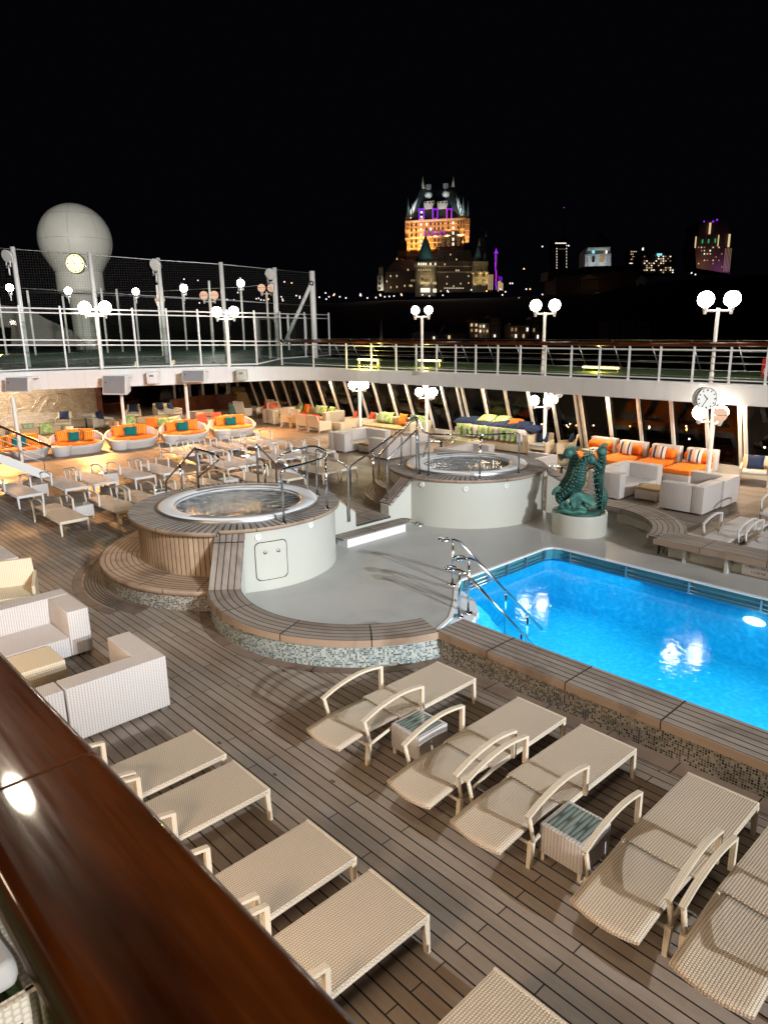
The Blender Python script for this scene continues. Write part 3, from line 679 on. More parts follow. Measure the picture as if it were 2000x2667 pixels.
B = G(674, 1264, zr); B2 = G(692, 1264, zr); B3 = G(705, 1264, 1.0)
rail('handrail', 'short steel handrail dropping behind the nearer whirlpool', [[(B.x, B.y, zr), (B.x, B.y, 2.33), (B3.x-.15, B3.y+.3, 1.5), (B3.x-.15, B3.y+.3, .6)], [(B2.x, B2.y, zr), (B2.x, B2.y, 1.86)]], bases=[B])
k1 = Vector((-11.1, 7.66, zr)); k2 = Vector((-12.77, 9.52, zr)); k3 = Vector((-12.46, 9.55, zr)); k4 = Vector((-11.34, 8.93, zr)); k5 = Vector((-12.5, 10.5, .8))
ZT = 2.40
rail('handrail', 'steel handrail looping round the near right edge of the nearer whirlpool',
     [[k1, (k1.x, k1.y, ZT-.03), (-11.12, 8.3, ZT), (-11.34, 8.93, ZT), (-11.95, 9.45, ZT), (-12.46, 9.55, ZT+.03), (-12.77, 9.52, ZT), k2],
      [k3, (k3.x, k3.y, ZT-.02), (k5.x, k5.y, 1.82), (k5.x, k5.y, .5)], [k4, (k4.x, k4.y, ZT)],
      [(k2.x, k2.y, ZT-.02), G(729, 1186, 2.2), G(724, 1198, 2.1), (k2.x, k2.y, 1.65)]], bases=[k1, k2, k3, k4])
rail('handrail', 'steel stair handrail beside the curved steps, farthest from the pool', [[(-15.64, 13.21, 0), (-15.64, 13.21, 1.02), (-13.95, 13.7, 2.24), (-13.9, 13.6, Z2)], [(-14.87, 13.43, .5), (-14.87, 13.43, 1.58)]], bases=[(-13.9, 13.6, Z2), (-14.87, 13.43, .5)])
rail('handrail', 'steel handrail rising from the teak cap of the stair wall to the farther whirlpool', [[(-12.8, 12.03, .7), (-12.8, 12.03, 1.74), (-12.62, 12.95, 2.44), (-12.58, 12.98, Z2)]], bases=[(-12.8, 12.03, .7), (-12.58, 12.98, Z2)])
rail('handrail', 'middle steel handrail crossing above the curved steps', [[(-14.6, 13.4, .3), (-14.6, 13.4, 1.45), (-12.9, 13.2, 2.72), (-12.75, 13.3, 2.3), (-12.7, 13.5, 2.25), (-12.95, 13.5, 1.6)], [(-12.9, 13.2, Z2), (-12.9, 13.2, 2.68)]])
rail('handrail', 'long curved steel guard rail around the farther whirlpool', [[(-12.28, 13.0, Z2), (-12.28, 13.0, 2.33), (-11.75, 13.1, 2.36), (-11.07, 13.57, 2.36), (-10.8, 14.2, 2.35), (-10.79, 14.78, 2.30), (-10.79, 14.78, Z2)], [(-11.07, 13.57, Z2), (-11.07, 13.57, 2.35)]], bases=[(-12.28, 13.0, Z2), (-11.07, 13.57, Z2), (-10.79, 14.78, Z2)])
# pool entry rails with a scroll at the upper end
def scroll(c, r, a0, n=14): return [Vector((c[0]+r*cos(a0+2*pi*k/n*.93), c[1]+r*sin(a0+2*pi*k/n*.93), c[2])) for k in range(n+1)]
def poolrail(label, px_base, zb, top_py, end, squash=1):
    b = G(*px_base, zb); top = PZ(0, top_py, b); e = Vector(end)
    t = thing('pool_handrail', label, 'handrail', (b.x, b.y, zb), 0, 'pool entry handrails'); off = Vector((b.x, b.y, zb))
    d = (e-top); dh = Vector((d.x, d.y, 0)).normalized(); side = Vector((-dh.y, dh.x, 0))
    c = top-dh*.17; sc_ = [c+(-dh*cos(2*pi*k/16)+side*sin(2*pi*k/16))*.105 for k in range(-2, 15)]
    P = sc_[::-1]; P = [p for p in P]+[top+dh*.02, top+dh*.12-Vector((0, 0, .035)), e]
    m = MB(); m.tube([p-off for p in P], .026, 10); m.build('rail_tube', M['chrome'], t)
    m = MB(); m.tube([b-off, top-off], .022, 10); m.build('post', M['chrome'], t)
    mid = top.lerp(e, .80); m = MB(); m.tube([mid-off, Vector((mid.x, mid.y, -1.1))-off], .022, 8); m.build('lower_post', M['chrome'], t)
    m = MB(); m.lathe([(.085, 0), (.08, .02), (.03, .03)], 18); m.build('base_flange', M['chrome'], t)
poolrail('farthest scroll-ended handrail of the pool entry steps', (1178, 1523), .02, 1406, G(1352, 1560, WL+.02)+Vector((0, 0, -.12)))
poolrail('middle scroll-ended handrail of the pool entry steps', (1219, 1596), -.1, 1455, G(1412, 1626, WL)+Vector((0, 0, -.1)))
poolrail('nearest scroll-ended handrail of the pool entry steps', (1195, 1605), -.1, 1485, G(1400, 1672, WL)+Vector((0, 0, -.15)))
# ================================================================== FURNITURE
FW = .355
def make_lounger(wk='wick', wf='wick_frame'):
    r = thing('sun_lounger', '', 'sun lounger')
    m = MB(); n = 10
    # seat panel from hinge to foot
    m.rbox(-FW, FW, .95, 2.36, .335, .375, .012, seg=2); m.build('seat', M[wk], r)
    m = MB(); m.rbox(-FW-.004, FW+.004, 2.33, 2.365, .30, .378, .01, seg=2)
    for sx in (-1, 1): 
        m.tube([(sx*(FW-.012), 2.34, .335), (sx*(FW-.012), 1.3, .335), (sx*(FW-.012), .95, .33), (sx*(FW-.008), .62, .27), (sx*(FW+.01), .38, .24)], .022, 6)
    m.tube([(-FW, .40, .235), (FW, .40, .235)], .018, 6); m.tube([(-FW, .97, .352), (FW, .97, .352)], .02, 6)
    m.tube([(-FW+.03, 1.25, .17), (FW-.03, 1.25, .17)], .009, 5)
    m.build('frame', M[wf], r)
    # backrest, slightly bowed, rounded head edge
    m = MB(); W = FW-.05; loops = []
    N = 14
    def zz(t): return .378+.035*sin(pi*t*.9)-.045*t
    def yy(t, x): return .93-t*(.93+.045*(1-(x/W)**2)*(1 if t > .9 else t))
    top = []
    for i in range(N+1):
        t = i/N; top.append([Vector((x, yy(t, x), zz(t)-.012*(1-(x/W)**2))) for x in [W*(-1+2*k/8) for k in range(9)]])
    b = len(m.v)
    for row in top: m.v += row
    for row in top: m.v += [p-Vector((0, 0, .03)) for p in row]
    q = (N+1)*9
    for i in range(N):
        for k in range(8):
            a = b+i*9+k; m.face((a, a+9, a+10, a+1), [(p_.x, p_.y) for p_ in (m.v[a], m.v[a+9], m.v[a+10], m.v[a+1])], True); m.face((q+a+1, q+a+10, q+a+9, q+a))
        for k in (0, 8):
            a = b+i*9+k; m.face((a, a+q, a+9+q, a+9) if k == 0 else (a+9, a+9+q, a+q, a))
    for k in range(8):
        a = b+N*9+k; m.face((a, a+q, a+q+1, a+1)); a = b+k; m.face((a+1, a+q+1, a+q, a))
    m.build('backrest', M[wk], r)
    for sx in (-1, 1):
        m = MB(); x = sx*(FW+.018)
        P = smooth_path([(x, 1.30, .668), (x, 1.08, .705), (x, .85, .71), (x, .55, .665), (x, .30, .585)], 4)
        # flat arm band
        loops = []
        for i, p in enumerate(P):
            tdir = (P[min(i+1, len(P)-1)]-P[max(i-1, 0)]).normalized(); up = Vector((0, -tdir.z, tdir.y)); up = up if up.z > 0 else -up
            loops.append([p+Vector((-.027, 0, 0))-up*.014, p+Vector((.027, 0, 0))-up*.014, p+Vector((.027, 0, 0))+up*.014, p+Vector((-.027, 0, 0))+up*.014])
        m.loft(loops, cap=True, smooth=False); m.box(x-.024, x+.024, 1.265, 1.31, .34, .675); m.tube([(x, .33, .605), (x, .42, .26)], .027, 4, squash=1); m.build('armrest', M[wf], r)
    for sx in (-1, 1):
        for y, zt in ((2.32, .34), (.40, .27)):
            m = MB(); x = sx*(FW-.016 if y > 1 else FW+.012); m.loft([[Vector((x+a*w, y+bb*w+(.03 if y > 1 else -.03)*(1-z/zt)*(1 if y > 1 else 1), z)) for a, bb in ((-1, -1), (1, -1), (1, 1), (-1, 1))] for z, w in ((0, .02), (zt, .027))], cap=True, smooth=False); m.build('leg', M[wf], r)
    return r
def make_sidetable():
    r = thing('side_table', '', 'side table')
    m = MB(); m.rbox(-.235, .235, -.245, .245, .09, .40, .012, seg=2); m.build('wicker_body', M['wickw'], r)
    m = MB(); m.v += [Vector(p) for p in ((-.19, -.2, .409), (.19, -.2, .409), (.19, .2, .409), (-.19, .2, .409))]; m.face((0, 1, 2, 3)); m.build('glass_top', M['tglass'], r)
    m = MB(); m.box(-.19, .19, -.20, .20, .4005, .403); m.build('tray', M['traywick'], r)
    for sx in (-1, 1):
        for sy in (-1, 1): m = MB(); m.box(sx*.20-.018, sx*.20+.018, sy*.21-.018, sy*.21+.018, 0, .09); m.build('leg', M['wick_frame'], r)
    return r
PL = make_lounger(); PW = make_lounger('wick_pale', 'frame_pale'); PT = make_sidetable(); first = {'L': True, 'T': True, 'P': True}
def put(kind, x, y, rz, label, group):
    P = {'L': PL, 'P': PW, 'T': PT}[kind]
    if first[kind]: o = P; first[kind] = False
    else: o = copytree(P)
    o.location = (x, y, 0); o.rotation_euler = (0, 0, rz); o['label'] = label; o['group'] = group; return o
random.seed(3)
GP = 'sun loungers in the row along the pool wall'
for k, x in enumerate((-5.905, -4.50, -3.62, -2.27, -1.42, -.02)):
    if k == 5: continue
    put('L', x, 4.455+random.uniform(-.01, .01), random.uniform(-.014, .014), f'beige wicker sun lounger, {ORD[k]} from the round bay in the row along the pool wall', GP)
put('T', -5.28, 5.43, 0, 'glass-topped wicker side table between the first two loungers along the pool', 'wicker side tables between loungers')
put('T', -3.02, 5.23, 0, 'glass-topped wicker side table between the third and fourth loungers along the pool', 'wicker side tables between loungers')
GM = 'sun loungers in the row under the varnished handrail'
for k, x in enumerate((-6.71, -5.875, -4.49, -3.61, -2.22)):
    put('L', x, 1.10, random.uniform(-.014, .014), f'wicker sun lounger, {ORD[k]} from the pale sofas in the row behind the varnished handrail', GM)
rows = [('W', -24.2, (6.2, 7.55, 8.46, 9.76, 10.72), (6.87, 9.11), 'white-lit left row'),
        ('T', -20.42, (6.08, 7.50, 8.42, 9.8, 10.7, 12.15, 13.0, 14.35, 15.2), (6.8, 9.1, 11.4, 13.7), 'row behind the nearer whirlpool'),
        ('V', -23.5, (12.7, 13.42, 14.75, 15.45, 16.8), (14.1, 16.15), 'middle row'),
        ('X', -26.9, (12.93, 13.98, 14.92, 16.05, 16.92), (15.5,), 'far row by the oval daybeds')]
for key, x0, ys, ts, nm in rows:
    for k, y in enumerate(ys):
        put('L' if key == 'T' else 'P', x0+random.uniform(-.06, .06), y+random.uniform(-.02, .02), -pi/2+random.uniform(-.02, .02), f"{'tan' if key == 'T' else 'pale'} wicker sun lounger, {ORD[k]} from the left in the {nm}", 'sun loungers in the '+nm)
    for k, y in enumerate(ts):
        put('T', x0+.95, y, 0, f'wicker side table, {ORD[k]} from the left in the {nm}', 'wicker side tables between loungers')
# loungers at the right edge beyond the straight bench
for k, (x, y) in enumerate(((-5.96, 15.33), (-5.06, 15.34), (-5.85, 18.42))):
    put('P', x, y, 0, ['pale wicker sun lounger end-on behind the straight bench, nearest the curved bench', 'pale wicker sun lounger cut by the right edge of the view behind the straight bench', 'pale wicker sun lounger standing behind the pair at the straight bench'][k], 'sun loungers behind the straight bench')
# ------------------------------------------------------------------ sofas and chairs
def sofa(label, x0, x1, y0, y1, face, arms=(), wick='wickw', cush=None, group=None, h=.78, th=.33, sh=.36, armlen=None):
    cx, cy = (x0+x1)/2, (y0+y1)/2
    r = thing('wicker_sofa', label, 'sofa', (cx, cy, 0), 0, group); a, b, c, d = x0-cx, x1-cx, y0-cy, y1-cy
    if h < .75: th = .2
    bk = {'+X': (a, a+th, c, d), '-X': (b-th, b, c, d), '+Y': (a, b, c, c+th), '-Y': (a, b, d-th, d)}[face]
    m = MB(); m.rbox(*bk, .05, h, .015, seg=2); m.build('backrest', M[wick], r)
    A = [a, b, c, d]; A[{'+X': 0, '-X': 1, '+Y': 2, '-Y': 3}[face]] += th*(1 if face[0] == '+' else -1)
    st = A[:]
    for e in arms:                                         # 'lo' / 'hi' end along the back
        q = A[:]
        if face[1] == 'X':
            if e == 'lo': q[3] = q[2]+th; st[2] = q[3]
            else: q[2] = q[3]-th; st[3] = q[2]
        else:
            if e == 'lo': q[1] = q[0]+th; st[0] = q[1]
            else: q[0] = q[1]-th; st[1] = q[0]
        m = MB(); m.rbox(q[0]-.0, q[1]+.0, q[2], q[3], .05, h-.003, .015, seg=2); m.build('armrest', M[wick], r)
    g = .004
    m = MB(); m.rbox(st[0]+g, st[1]-g, st[2]+g, st[3]-g, .05, sh, .015, seg=2); m.build('seat', M[wick], r)
    for fx in (a+.08, b-.08):
        for fy in (c+.08, d-.08): m = MB(); m.box(fx-.05, fx+.05, fy-.05, fy+.05, 0, .05); m.build('foot', M['steel'], r)
    if cush:
        L = (st[3]-st[2]) if face[1] == 'X' else (st[1]-st[0]); n = max(1, round(L/.8))
        for k in range(n):
            f0, f1 = k/n, (k+1)/n
            if face[1] == 'X': q = [st[0]+.01, st[1]+(.02 if face == '+X' else -.01), st[2]+(st[3]-st[2])*f0+.01, st[2]+(st[3]-st[2])*f1-.01]
            else: q = [st[0]+(st[1]-st[0])*f0+.01, st[0]+(st[1]-st[0])*f1-.01, st[2]+.01, st[3]-.01]
            m = MB(); m.rbox(*q, sh+.002, sh+.11, .04, seg=3); m.build('seat_cushion', M[cush], r)
            m = MB()
            if face == '+X': e = (q[0], q[0]+.15, q[2], q[3])
            elif face == '-X': e = (q[1]-.15, q[1], q[2], q[3])
            elif face == '+Y': e = (q[0], q[1], q[2], q[2]+.15)
            else: e = (q[0], q[1], q[3]-.15, q[3])
            m.rbox(*e, sh+.115, h+.04, .05, seg=3); m.build('back_cushion', M[cush], r)
    return r
GS = 'pale wicker corner sofa modules'
sofa('pale wicker corner sofa at the left edge facing its twin across a beige ottoman', -12.03, -10.86, 1.3, 3.70, '+X', ('hi',), group=GS)
sofa('big bright pale wicker sofa corner with its flat back turned to the view', -9.51, -8.37, 2.46, 3.77, '-X', ('hi',), group=GS)
sofa('pale wicker sofa module joined to the big corner and running under the handrail', -9.51, -8.37, 1.0, 2.44, '-X', (), group=GS)
sofa('pale wicker sofa end standing behind the armchair at the far left edge', -15.6, -14.42, 2.3, 3.74, '+X', ('hi',), group=GS)
def ottoman(label, x0, x1, y0, y1, h=.36, mat='wickw', cush='tan'):
    r = thing('ottoman', label, 'ottoman', ((x0+x1)/2, (y0+y1)/2, 0), 0, 'wicker ottomans and low tables'); a, b = (x1-x0)/2, (y1-y0)/2
    m = MB(); m.rbox(-a, a, -b, b, .04, h-.06 if cush else h, .02, seg=2); m.build('wicker_base', M[mat], r)
    if cush: m = MB(); m.rbox(-a+.005, a-.005, -b+.005, b-.005, h-.058, h+.02, .02, seg=3); m.build('cushion', M[cush], r)
    else: m = MB(); m.v += [Vector(p) for p in ((-a+.03, -b+.03, h+.01), (a-.03, -b+.03, h+.01), (a-.03, b-.03, h+.01), (-a+.03, b-.03, h+.01))]; m.face((0, 1, 2, 3)); m.build('glass_top', M['tglass'], r)
    for sx in (-1, 1):
        for sy in (-1, 1): m = MB(); m.box(sx*(a-.06)-.03, sx*(a-.06)+.03, sy*(b-.06)-.03, sy*(b-.06)+.03, 0, .04); m.build('foot', M['steel'], r)
    return r
ottoman('beige wicker ottoman between the two big pale sofas near the handrail', -10.78, -10.08, 2.35, 3.03, .36, 'wicky', 'wicky')
sofa('pale wicker corner sofa nearest the right edge with its side to the view', -8.72, -7.52, 18.42, 19.55, '-X', ('lo',), group=GS)
sofa('pale wicker sofa module farther along the right sofa corner', -8.72, -7.46, 19.57, 20.62, '-X', ('hi',), group=GS)
sofa('pale wicker corner sofa behind the seahorse statue, nearer half', -10.99, -9.95, 18.5, 19.68, '+X', ('lo',), group=GS)
sofa('pale wicker corner sofa behind the seahorse statue, farther half', -10.99, -9.75, 19.70, 20.68, '+X', ('hi',), group=GS)
ottoman('shaded wicker ottoman between the two sofas behind the curved bench', -9.75, -9.05, 19.0, 19.7)
sofa('pale wicker corner sofa standing alone left of the stair handrails', -23.0, -21.95, 18.3, 19.3, '+X', ('lo',), group=GS)
sofa('pale wicker sofa module behind the lone corner sofa left of the stair rails', -23.0, -21.5, 19.32, 20.45, '+X', ('hi',), group=GS)
sofa('pale wicker corner sofa half hidden behind the stair handrails', -20.65, -19.5, 18.4, 19.6, '-X', ('lo',), group=GS)
sofa('pale wicker sofa module just beyond the sofa behind the stair rails', -20.65, -19.45, 19.62, 20.6, '-X', ('hi',), group=GS)
ottoman('wicker ottoman between the sofas behind the stair rails', -21.8, -21.1, 18.9, 19.6)
sofa('long pale wicker sofa seen over the farther whirlpool', -16.95, -15.9, 18.2, 20.3, '+X', ('lo', 'hi'), group=GS)
sofa('low pale wicker sofa between the farther whirlpool and the orange daybeds', -14.4, -13.3, 18.5, 20.4, '-X', ('lo', 'hi'), group=GS, h=.7)
ottoman('cream wicker low table behind the farther whirlpool', -19.8, -18.4, 21.9, 22.7, .42, 'wicky', None)
sofa('wicker sofa with tan cushions and green pillows beside the mattress stacks', -32.3, -28.4, 22.5, 23.75, '-Y', ('lo', 'hi'), 'wicky', 'tan', 'tan-cushioned window sofas')
sofa('short wicker sofa wing with tan cushions at the left end of the window sofas', -32.45, -31.4, 21.35, 22.45, '+X', ('lo',), 'wicky', 'tan', 'tan-cushioned window sofas')
sofa('wicker sofa with tan cushions and one orange pillow below the slanted windows', -25.5, -22.3, 22.4, 23.8, '-Y', ('hi',), 'wicky', 'tan', 'tan-cushioned window sofas')
sofa('wicker sofa with tan cushions buried under a pile of pillows', -20.1, -16.3, 22.9, 24.0, '-Y', ('lo', 'hi'), 'wicky', 'tan', 'tan-cushioned window sofas')
def armchair(label, x, y, rz, cush=None, pil=None, mat='wicky', group='wicker armchairs', s=1.0, high=False):
    r = thing('wicker_armchair', label, 'armchair', (x, y, 0), rz, group)   # faces local -Y
    hb = .98 if high else .84
    m = MB(); m.loft([[Vector((sx*w, yb+dd, z)) for sx, dd in ((-1, -.05), (1, -.05), (1, .02), (-1, .02))] for z, w, yb in ((.25, .33*s, .30*s), (hb*.7, .35*s, .36*s), (hb, .33*s, .42*s))], cap=True, smooth=False); m.build('backrest', M[mat], r)
    for sx in (-1, 1):
        m = MB(); m.loft([[Vector((sx*(.36*s+q), y_, z_)) for y_, z_ in ((.34*s, .1), (.36*s, .60), (-.36*s, .54), (-.33*s, .14))] for q in (-.025, .03)], cap=True, smooth=False); m.build('armrest', M[mat], r)
        for y_ in (-.33*s, .34*s): m = MB(); m.box(sx*.36*s-.022, sx*.36*s+.022, y_-.022, y_+.022, 0, .13); m.build('leg', M['wick_frame'], r)
    m = MB(); m.rbox(-.33*s, .33*s, -.34*s, .29*s, .24, .36, .02, seg=2); m.build('seat', M[mat], r)
    if cush:
        m = MB(); m.rbox(-.32*s, .32*s, -.35*s, .24*s, .362, .46, .04, seg=3); m.build('seat_cushion', M[cush], r)
    if pil:
        p = MB(); p.pillow(.50, .45, .17, M=Matrix.Translation((0, .17*s, .68))@Matrix.Rotation(radians(-16), 4, 'X')); p.build('back_pillow', M[pil], r)
    return r
armchair('cream wicker armchair at the far left edge in front of the pale sofa', -13.7, 3.35, radians(70), None, None, s=1.1)
armchair('wicker armchair with navy pillow facing the deck beside the pillow pile', -15.95, 23.25, radians(8), 'grey_cush', 'navy')
armchair('wicker armchair with navy pillow turned sideways by the window, next to the pillow pile', -15.1, 23.75, radians(-62), 'grey_cush', 'navy')
armchair('cream wicker armchair with navy pillow beside the red fire cabinet', -8.05, 23.35, radians(18), 'grey_cush', 'navy', s=1.1)
armchair('high-backed wicker dining chair seen from behind, left of the pair', -30.3, 21.55, radians(195), None, None, high=True, s=.8)
armchair('high-backed wicker dining chair seen from behind, right of the pair', -29.65, 21.7, radians(200), None, None, high=True, s=.8)
armchair('low wicker armchair with coral pillow and its back to the deck, left one', -28.6, 21.4, radians(185), 'tan', 'coral')
armchair('low wicker armchair with coral pillow and its back to the deck, right one', -27.6, 21.45, radians(183), 'tan', 'coral', s=1.15)
armchair('wicker armchair with coral pillow by the window left of the lamp post', -27.2, 23.2, radians(-40), 'tan', 'coral')
armchair('wicker armchair with coral pillow by the window behind the lamp post', -26.2, 23.4, radians(-30), 'tan', 'coral')
armchair('pale wicker dining chair beside the leaf-patterned cover', -35.4, 22.0, radians(200), None, None, high=True)
armchair('wicker dining chair with coral pillow in front of the mattress stacks', -34.6, 23.0, radians(10), None, 'coral', high=True)
armchair('wicker dining chair with coral pillow at the right of the leaf-patterned cover', -33.3, 22.7, radians(60), None, 'coral', high=True)
ottoman('square cream wicker table between the coral-pillowed armchairs', -27.5, -26.75, 22.1, 22.8, .42, 'wicky', None)
c_ = G(611, 1088); m = MB(); m.lathe([(.02, 0), (.30, 0), (.33, .3), (.30, .8), (.27, .86), (.02, .88)], 24); o = m.build('covered_heater', M['darkleaf'], None, (c_.x, c_.y, 0)); tag(o, 'waist-high cylinder wrapped in a dark leaf-patterned cover', 'covered heater')
# loose pillows
def pillow(label, p, mat, rz=0, tilt=-18, w=.46, t=.16, group='loose pillows on the window sofas', roll=0):
    m = MB(); m.pillow(w, w*.93, t, M=Matrix.Rotation(radians(tilt), 4, 'X')@Matrix.Rotation(radians(roll), 4, 'Y')); o = m.build('pillow', M[mat], None, p); o.rotation_euler = (0, 0, rz); return tag(o, label, 'pillow', group)
YB = 23.25
for x, mt, nm in ((-31.5, 'green', 'leaf-green pillow at the left end of the sofa beside the mattress stacks'), (-30.9, 'orange', 'orange pillow on the sofa beside the mattress stacks'), (-29.9, 'gstripe', 'green striped pillow on the sofa beside the mattress stacks'), (-29.45, 'green', 'large leaf-green pillow on the sofa beside the mattress stacks'), (-28.75, 'green', 'leaf-green pillow at the right end of the sofa beside the mattress stacks')):
    pillow(nm, (x, YB-.08, .76), mt, random.uniform(-.2, .2), -20, .56)
for x, mt, nm in ((-25.05, 'gstripe', 'green striped pillow at the left of the sofa below the slanted windows'), (-24.55, 'green', 'large leaf-green pillow on the sofa below the slanted windows'), (-23.6, 'orange', 'orange pillow alone in the middle of the sofa below the slanted windows'), (-22.85, 'darkleaf', 'dark leaf pillow at the right of the sofa below the slanted windows'), (-22.5, 'green', 'leaf-green pillow at the right arm of the sofa below the slanted windows')):
    pillow(nm, (x, YB-.02, .78), mt, random.uniform(-.2, .2), -20, .58)
random.seed(11)
for k in range(12):
    pillow('green or grey striped pillow standing in the front row of the pillow pile', (-19.7+k*.28, 23.02, .72), ['green', 'gstripe', 'green', 'grey_cush'][k % 4], .95+random.uniform(-.2, .2), -30, .60, .17, 'pillows standing in the front row of the pile')
for k in range(8):
    pillow('dark navy pillow lying across the pillow pile', (-20.0+k*.52, 23.35+random.uniform(-.05, .05), .97+random.uniform(-.02, .05)), 'navy', random.uniform(-.6, .6), random.uniform(-80, -52), .68, .24, 'navy pillows on top of the pile')
for k, (x, mt) in enumerate(((-18.9, 'green'), (-18.1, 'green'))):
    pillow(['leaf-green pillow on top of the pile, left one', 'leaf-green pillow on top of the pile, right one'][k], (x, 23.6, 1.17), mt, .2, -75, .7, .2)
for k, (x, z) in enumerate(((-17.4, 1.12), (-17.0, 1.0), (-16.6, .85))):
    pillow(['orange pillow highest on the right of the pile', 'orange pillow in the middle of the right slope of the pile', 'orange pillow sliding down the right end of the pile'][k], (x, 23.55, z), 'orange', .3, -72, .6, .2)
# mattress stacks
k = 0
for (x, y, n, rz) in ((-44.2, 26.8, 4, .1), (-42.6, 26.9, 7, 0), (-41.2, 26.6, 5, .05), (-40.6, 26.0, 6, .1), (-38.6, 26.2, 3, 0), (-37.2, 26.2, 3, .04)):
    x += 1.9; y -= 1.6
    n2 = n+2
    for j in range(n2):
        m = MB(); m.rbox(-.75, .75, -.33, .33, 0, .135, .045, seg=3); o = m.build('mattress', M['tan'], None, (x+random.uniform(-.05, .05), y+random.uniform(-.04, .04), .02+j*.14)); o.rotation_euler = (0, 0, rz+random.uniform(-.05, .05))
        tag(o, 'tan lounger mattress lying in the stacks by the far windows', 'mattress', 'tan mattresses stacked by the far windows')
# orange daybeds by the windows
for k in range(4):
    x0 = -10.2-k*1.21; lab = ['nearest the red fire cabinet', 'second from the red fire cabinet', 'third from the red fire cabinet', 'farthest from the red fire cabinet, with folded towels'][k]
    y0 = 21.6+(0 if k < 3 else .1)
    r = thing('orange_daybed', 'wicker daybed with orange mattress, '+lab, 'daybed', (x0+.44, y0, 0), 0, 'orange daybeds below the windows')
    m = MB(); m.rbox(-.42, .42, 0, 1.75, .05, .34, .02, seg=2); m.build('wicker_base', M['wickw'], r)
    m = MB(); m.rbox(-.44, .44, -.02, 1.70, .345, .50, .035, seg=3); m.build('mattress', M['orange'], r)
    m = MB(); m.rbox(-.50, .50, 1.75, 2.02, .05, .92, .03, seg=2); m.build('backrest', M['wickw'], r)
    m = MB(); m.rbox(-.46, .46, 1.42, 1.74, .505, .84, .13, seg=5); m.build('bolster', M['orange'], r)
    for sx in (-1, 1):
        for y_ in (.05, 1.9): m = MB(); m.box(sx*.36-.03, sx*.36+.03, y_-.03, y_+.03, 0, .05); m.build('foot', M['steel'], r)
    if k < 3: pillow('navy and sand striped pillow on the daybed '+lab, (x0+.44-.03, y0+1.33, .74), 'nstripe', .05, -22, .50, .17, 'striped pillows on the orange daybeds')
    else:
        for j, (dx, dz) in enumerate(((-.1, .535), (.12, .58))):
            m = MB(); m.rbox(-.26, .26, -.2, .2, 0, .07, .03, seg=3); o = m.build('folded_towel', M['plaid' if j == 0 else 'nstripe'], None, (x0+.44+dx, y0+1.0+j*.18, dz-.03)); tag(o, ['folded plaid towel on the daybed farthest from the red cabinet', 'folded striped towel lying behind the plaid one on the farthest daybed'][j], 'towel')
    if k < 3:
        t = thing('side_table', 'glass-topped wicker table left of the daybed '+lab, 'side table', (x0-.16, y0+1.55, 0), 0, 'glass tables between the orange daybeds')
        m = MB(); m.rbox(-.15, .15, -.2, .2, .0, .40, .02, seg=2); m.build('wicker_body', M['wickw'], t); m = MB(); m.v += [Vector(p) for p in ((-.14, -.19, .41), (.14, -.19, .41), (.14, .19, .41), (-.14, .19, .41))]; m.face((0, 1, 2, 3)); m.build('glass_top', M['tglass'], t)
t = thing('round_table', 'round glass table on a central post behind the seahorse statue', 'table', (-12.35, 19.2, 0)); m = MB(); m.lathe([(.5, .60), (.5, .62), (0, .62)], 32); m.build('glass_top', M['tglass'], t); m = MB(); m.lathe([(.22, 0), (.2, .03), (.05, .05), (.05, .6)], 20); m.build('pedestal', M['black'], t)
t = thing('round_table', 'round glass table among the sofas behind the stair handrails', 'table', (-18.6, 20.4, 0)); m = MB(); m.lathe([(.6, .60), (.6, .62), (0, .62)], 32); m.build('glass_top', M['tglass'], t); m = MB(); m.lathe([(.22, 0), (.2, .03), (.05, .05), (.05, .6)], 20); m.build('pedestal', M['black'], t)
# ------------------------------------------------------------------ oval daybeds on the left
def oval(label, p, rz, k):
    r = thing('oval_daybed', label, 'daybed', (p.x, p.y, 0), rz, 'oval daybeds with orange cushions')   # opens toward local -Y
    A, B = 1.14, .90; N = 48
    def rim(t): 
        bk = (1+sin(t))/2; return .36+.50*bk**1.6
    def P(t, s_, z): return Vector((A*s_*cos(t), B*s_*sin(t), z))
    T = [2*pi*i/N for i in range(N)]
    m = MB(); m.loft([[P(t, .80, .0) for t in T], [P(t, .86, .10) for t in T], [P(t, .96, rim(t)*.75) for t in T], [P(t, 1.0, rim(t)) for t in T], [P(t, .97, rim(t)+.03) for t in T], [P(t, .92, rim(t)+.01) for t in T], [P(t, .86, .33) for t in T]]); m.build('wicker_shell', M['wickw'], r)
    m = MB(); m.loft([[P(t, .85, .28) for t in T], [P(t, .90, .36) for t in T], [P(t, .88, .42) for t in T], [P(t, .80, .455) for t in T], [P(t, .4, .47) for t in T], [P(t, .01, .475) for t in T]]); m.build('round_cushion', M['orange'], r)
    for j, (x, y, a, mt, w) in enumerate(((-.55, .22, .45, 'ostripe', .52), (-.12, .48, .1, 'ostripe', .54), (.42, .42, -.3, 'ostripe', .54), (.10 if k != 1 else .5, .12, -.15, 'ostripe' if k == 1 else 'teal', .44), (-.08, .12, .12, 'teal', .44))):
        if k != 1 and j == 3: x = .02; y = .2
        pm2 = MB(); pm2.pillow(w, w*.92, .17, M=Matrix.Translation((x, y, .45+w*.42))@Matrix.Rotation(a, 4, 'Z')@Matrix.Rotation(radians(-20), 4, 'X')); o = pm2.build('pillow', M[mt], None, (p.x, p.y, .02)); o.rotation_euler = (0, 0, rz)
        tag(o, f"{'teal' if mt == 'teal' else 'orange striped'} pillow leaning in the {ORD[k]} oval daybed from the left", 'pillow', f'pillows in the {ORD[k]} oval daybed')
    return r
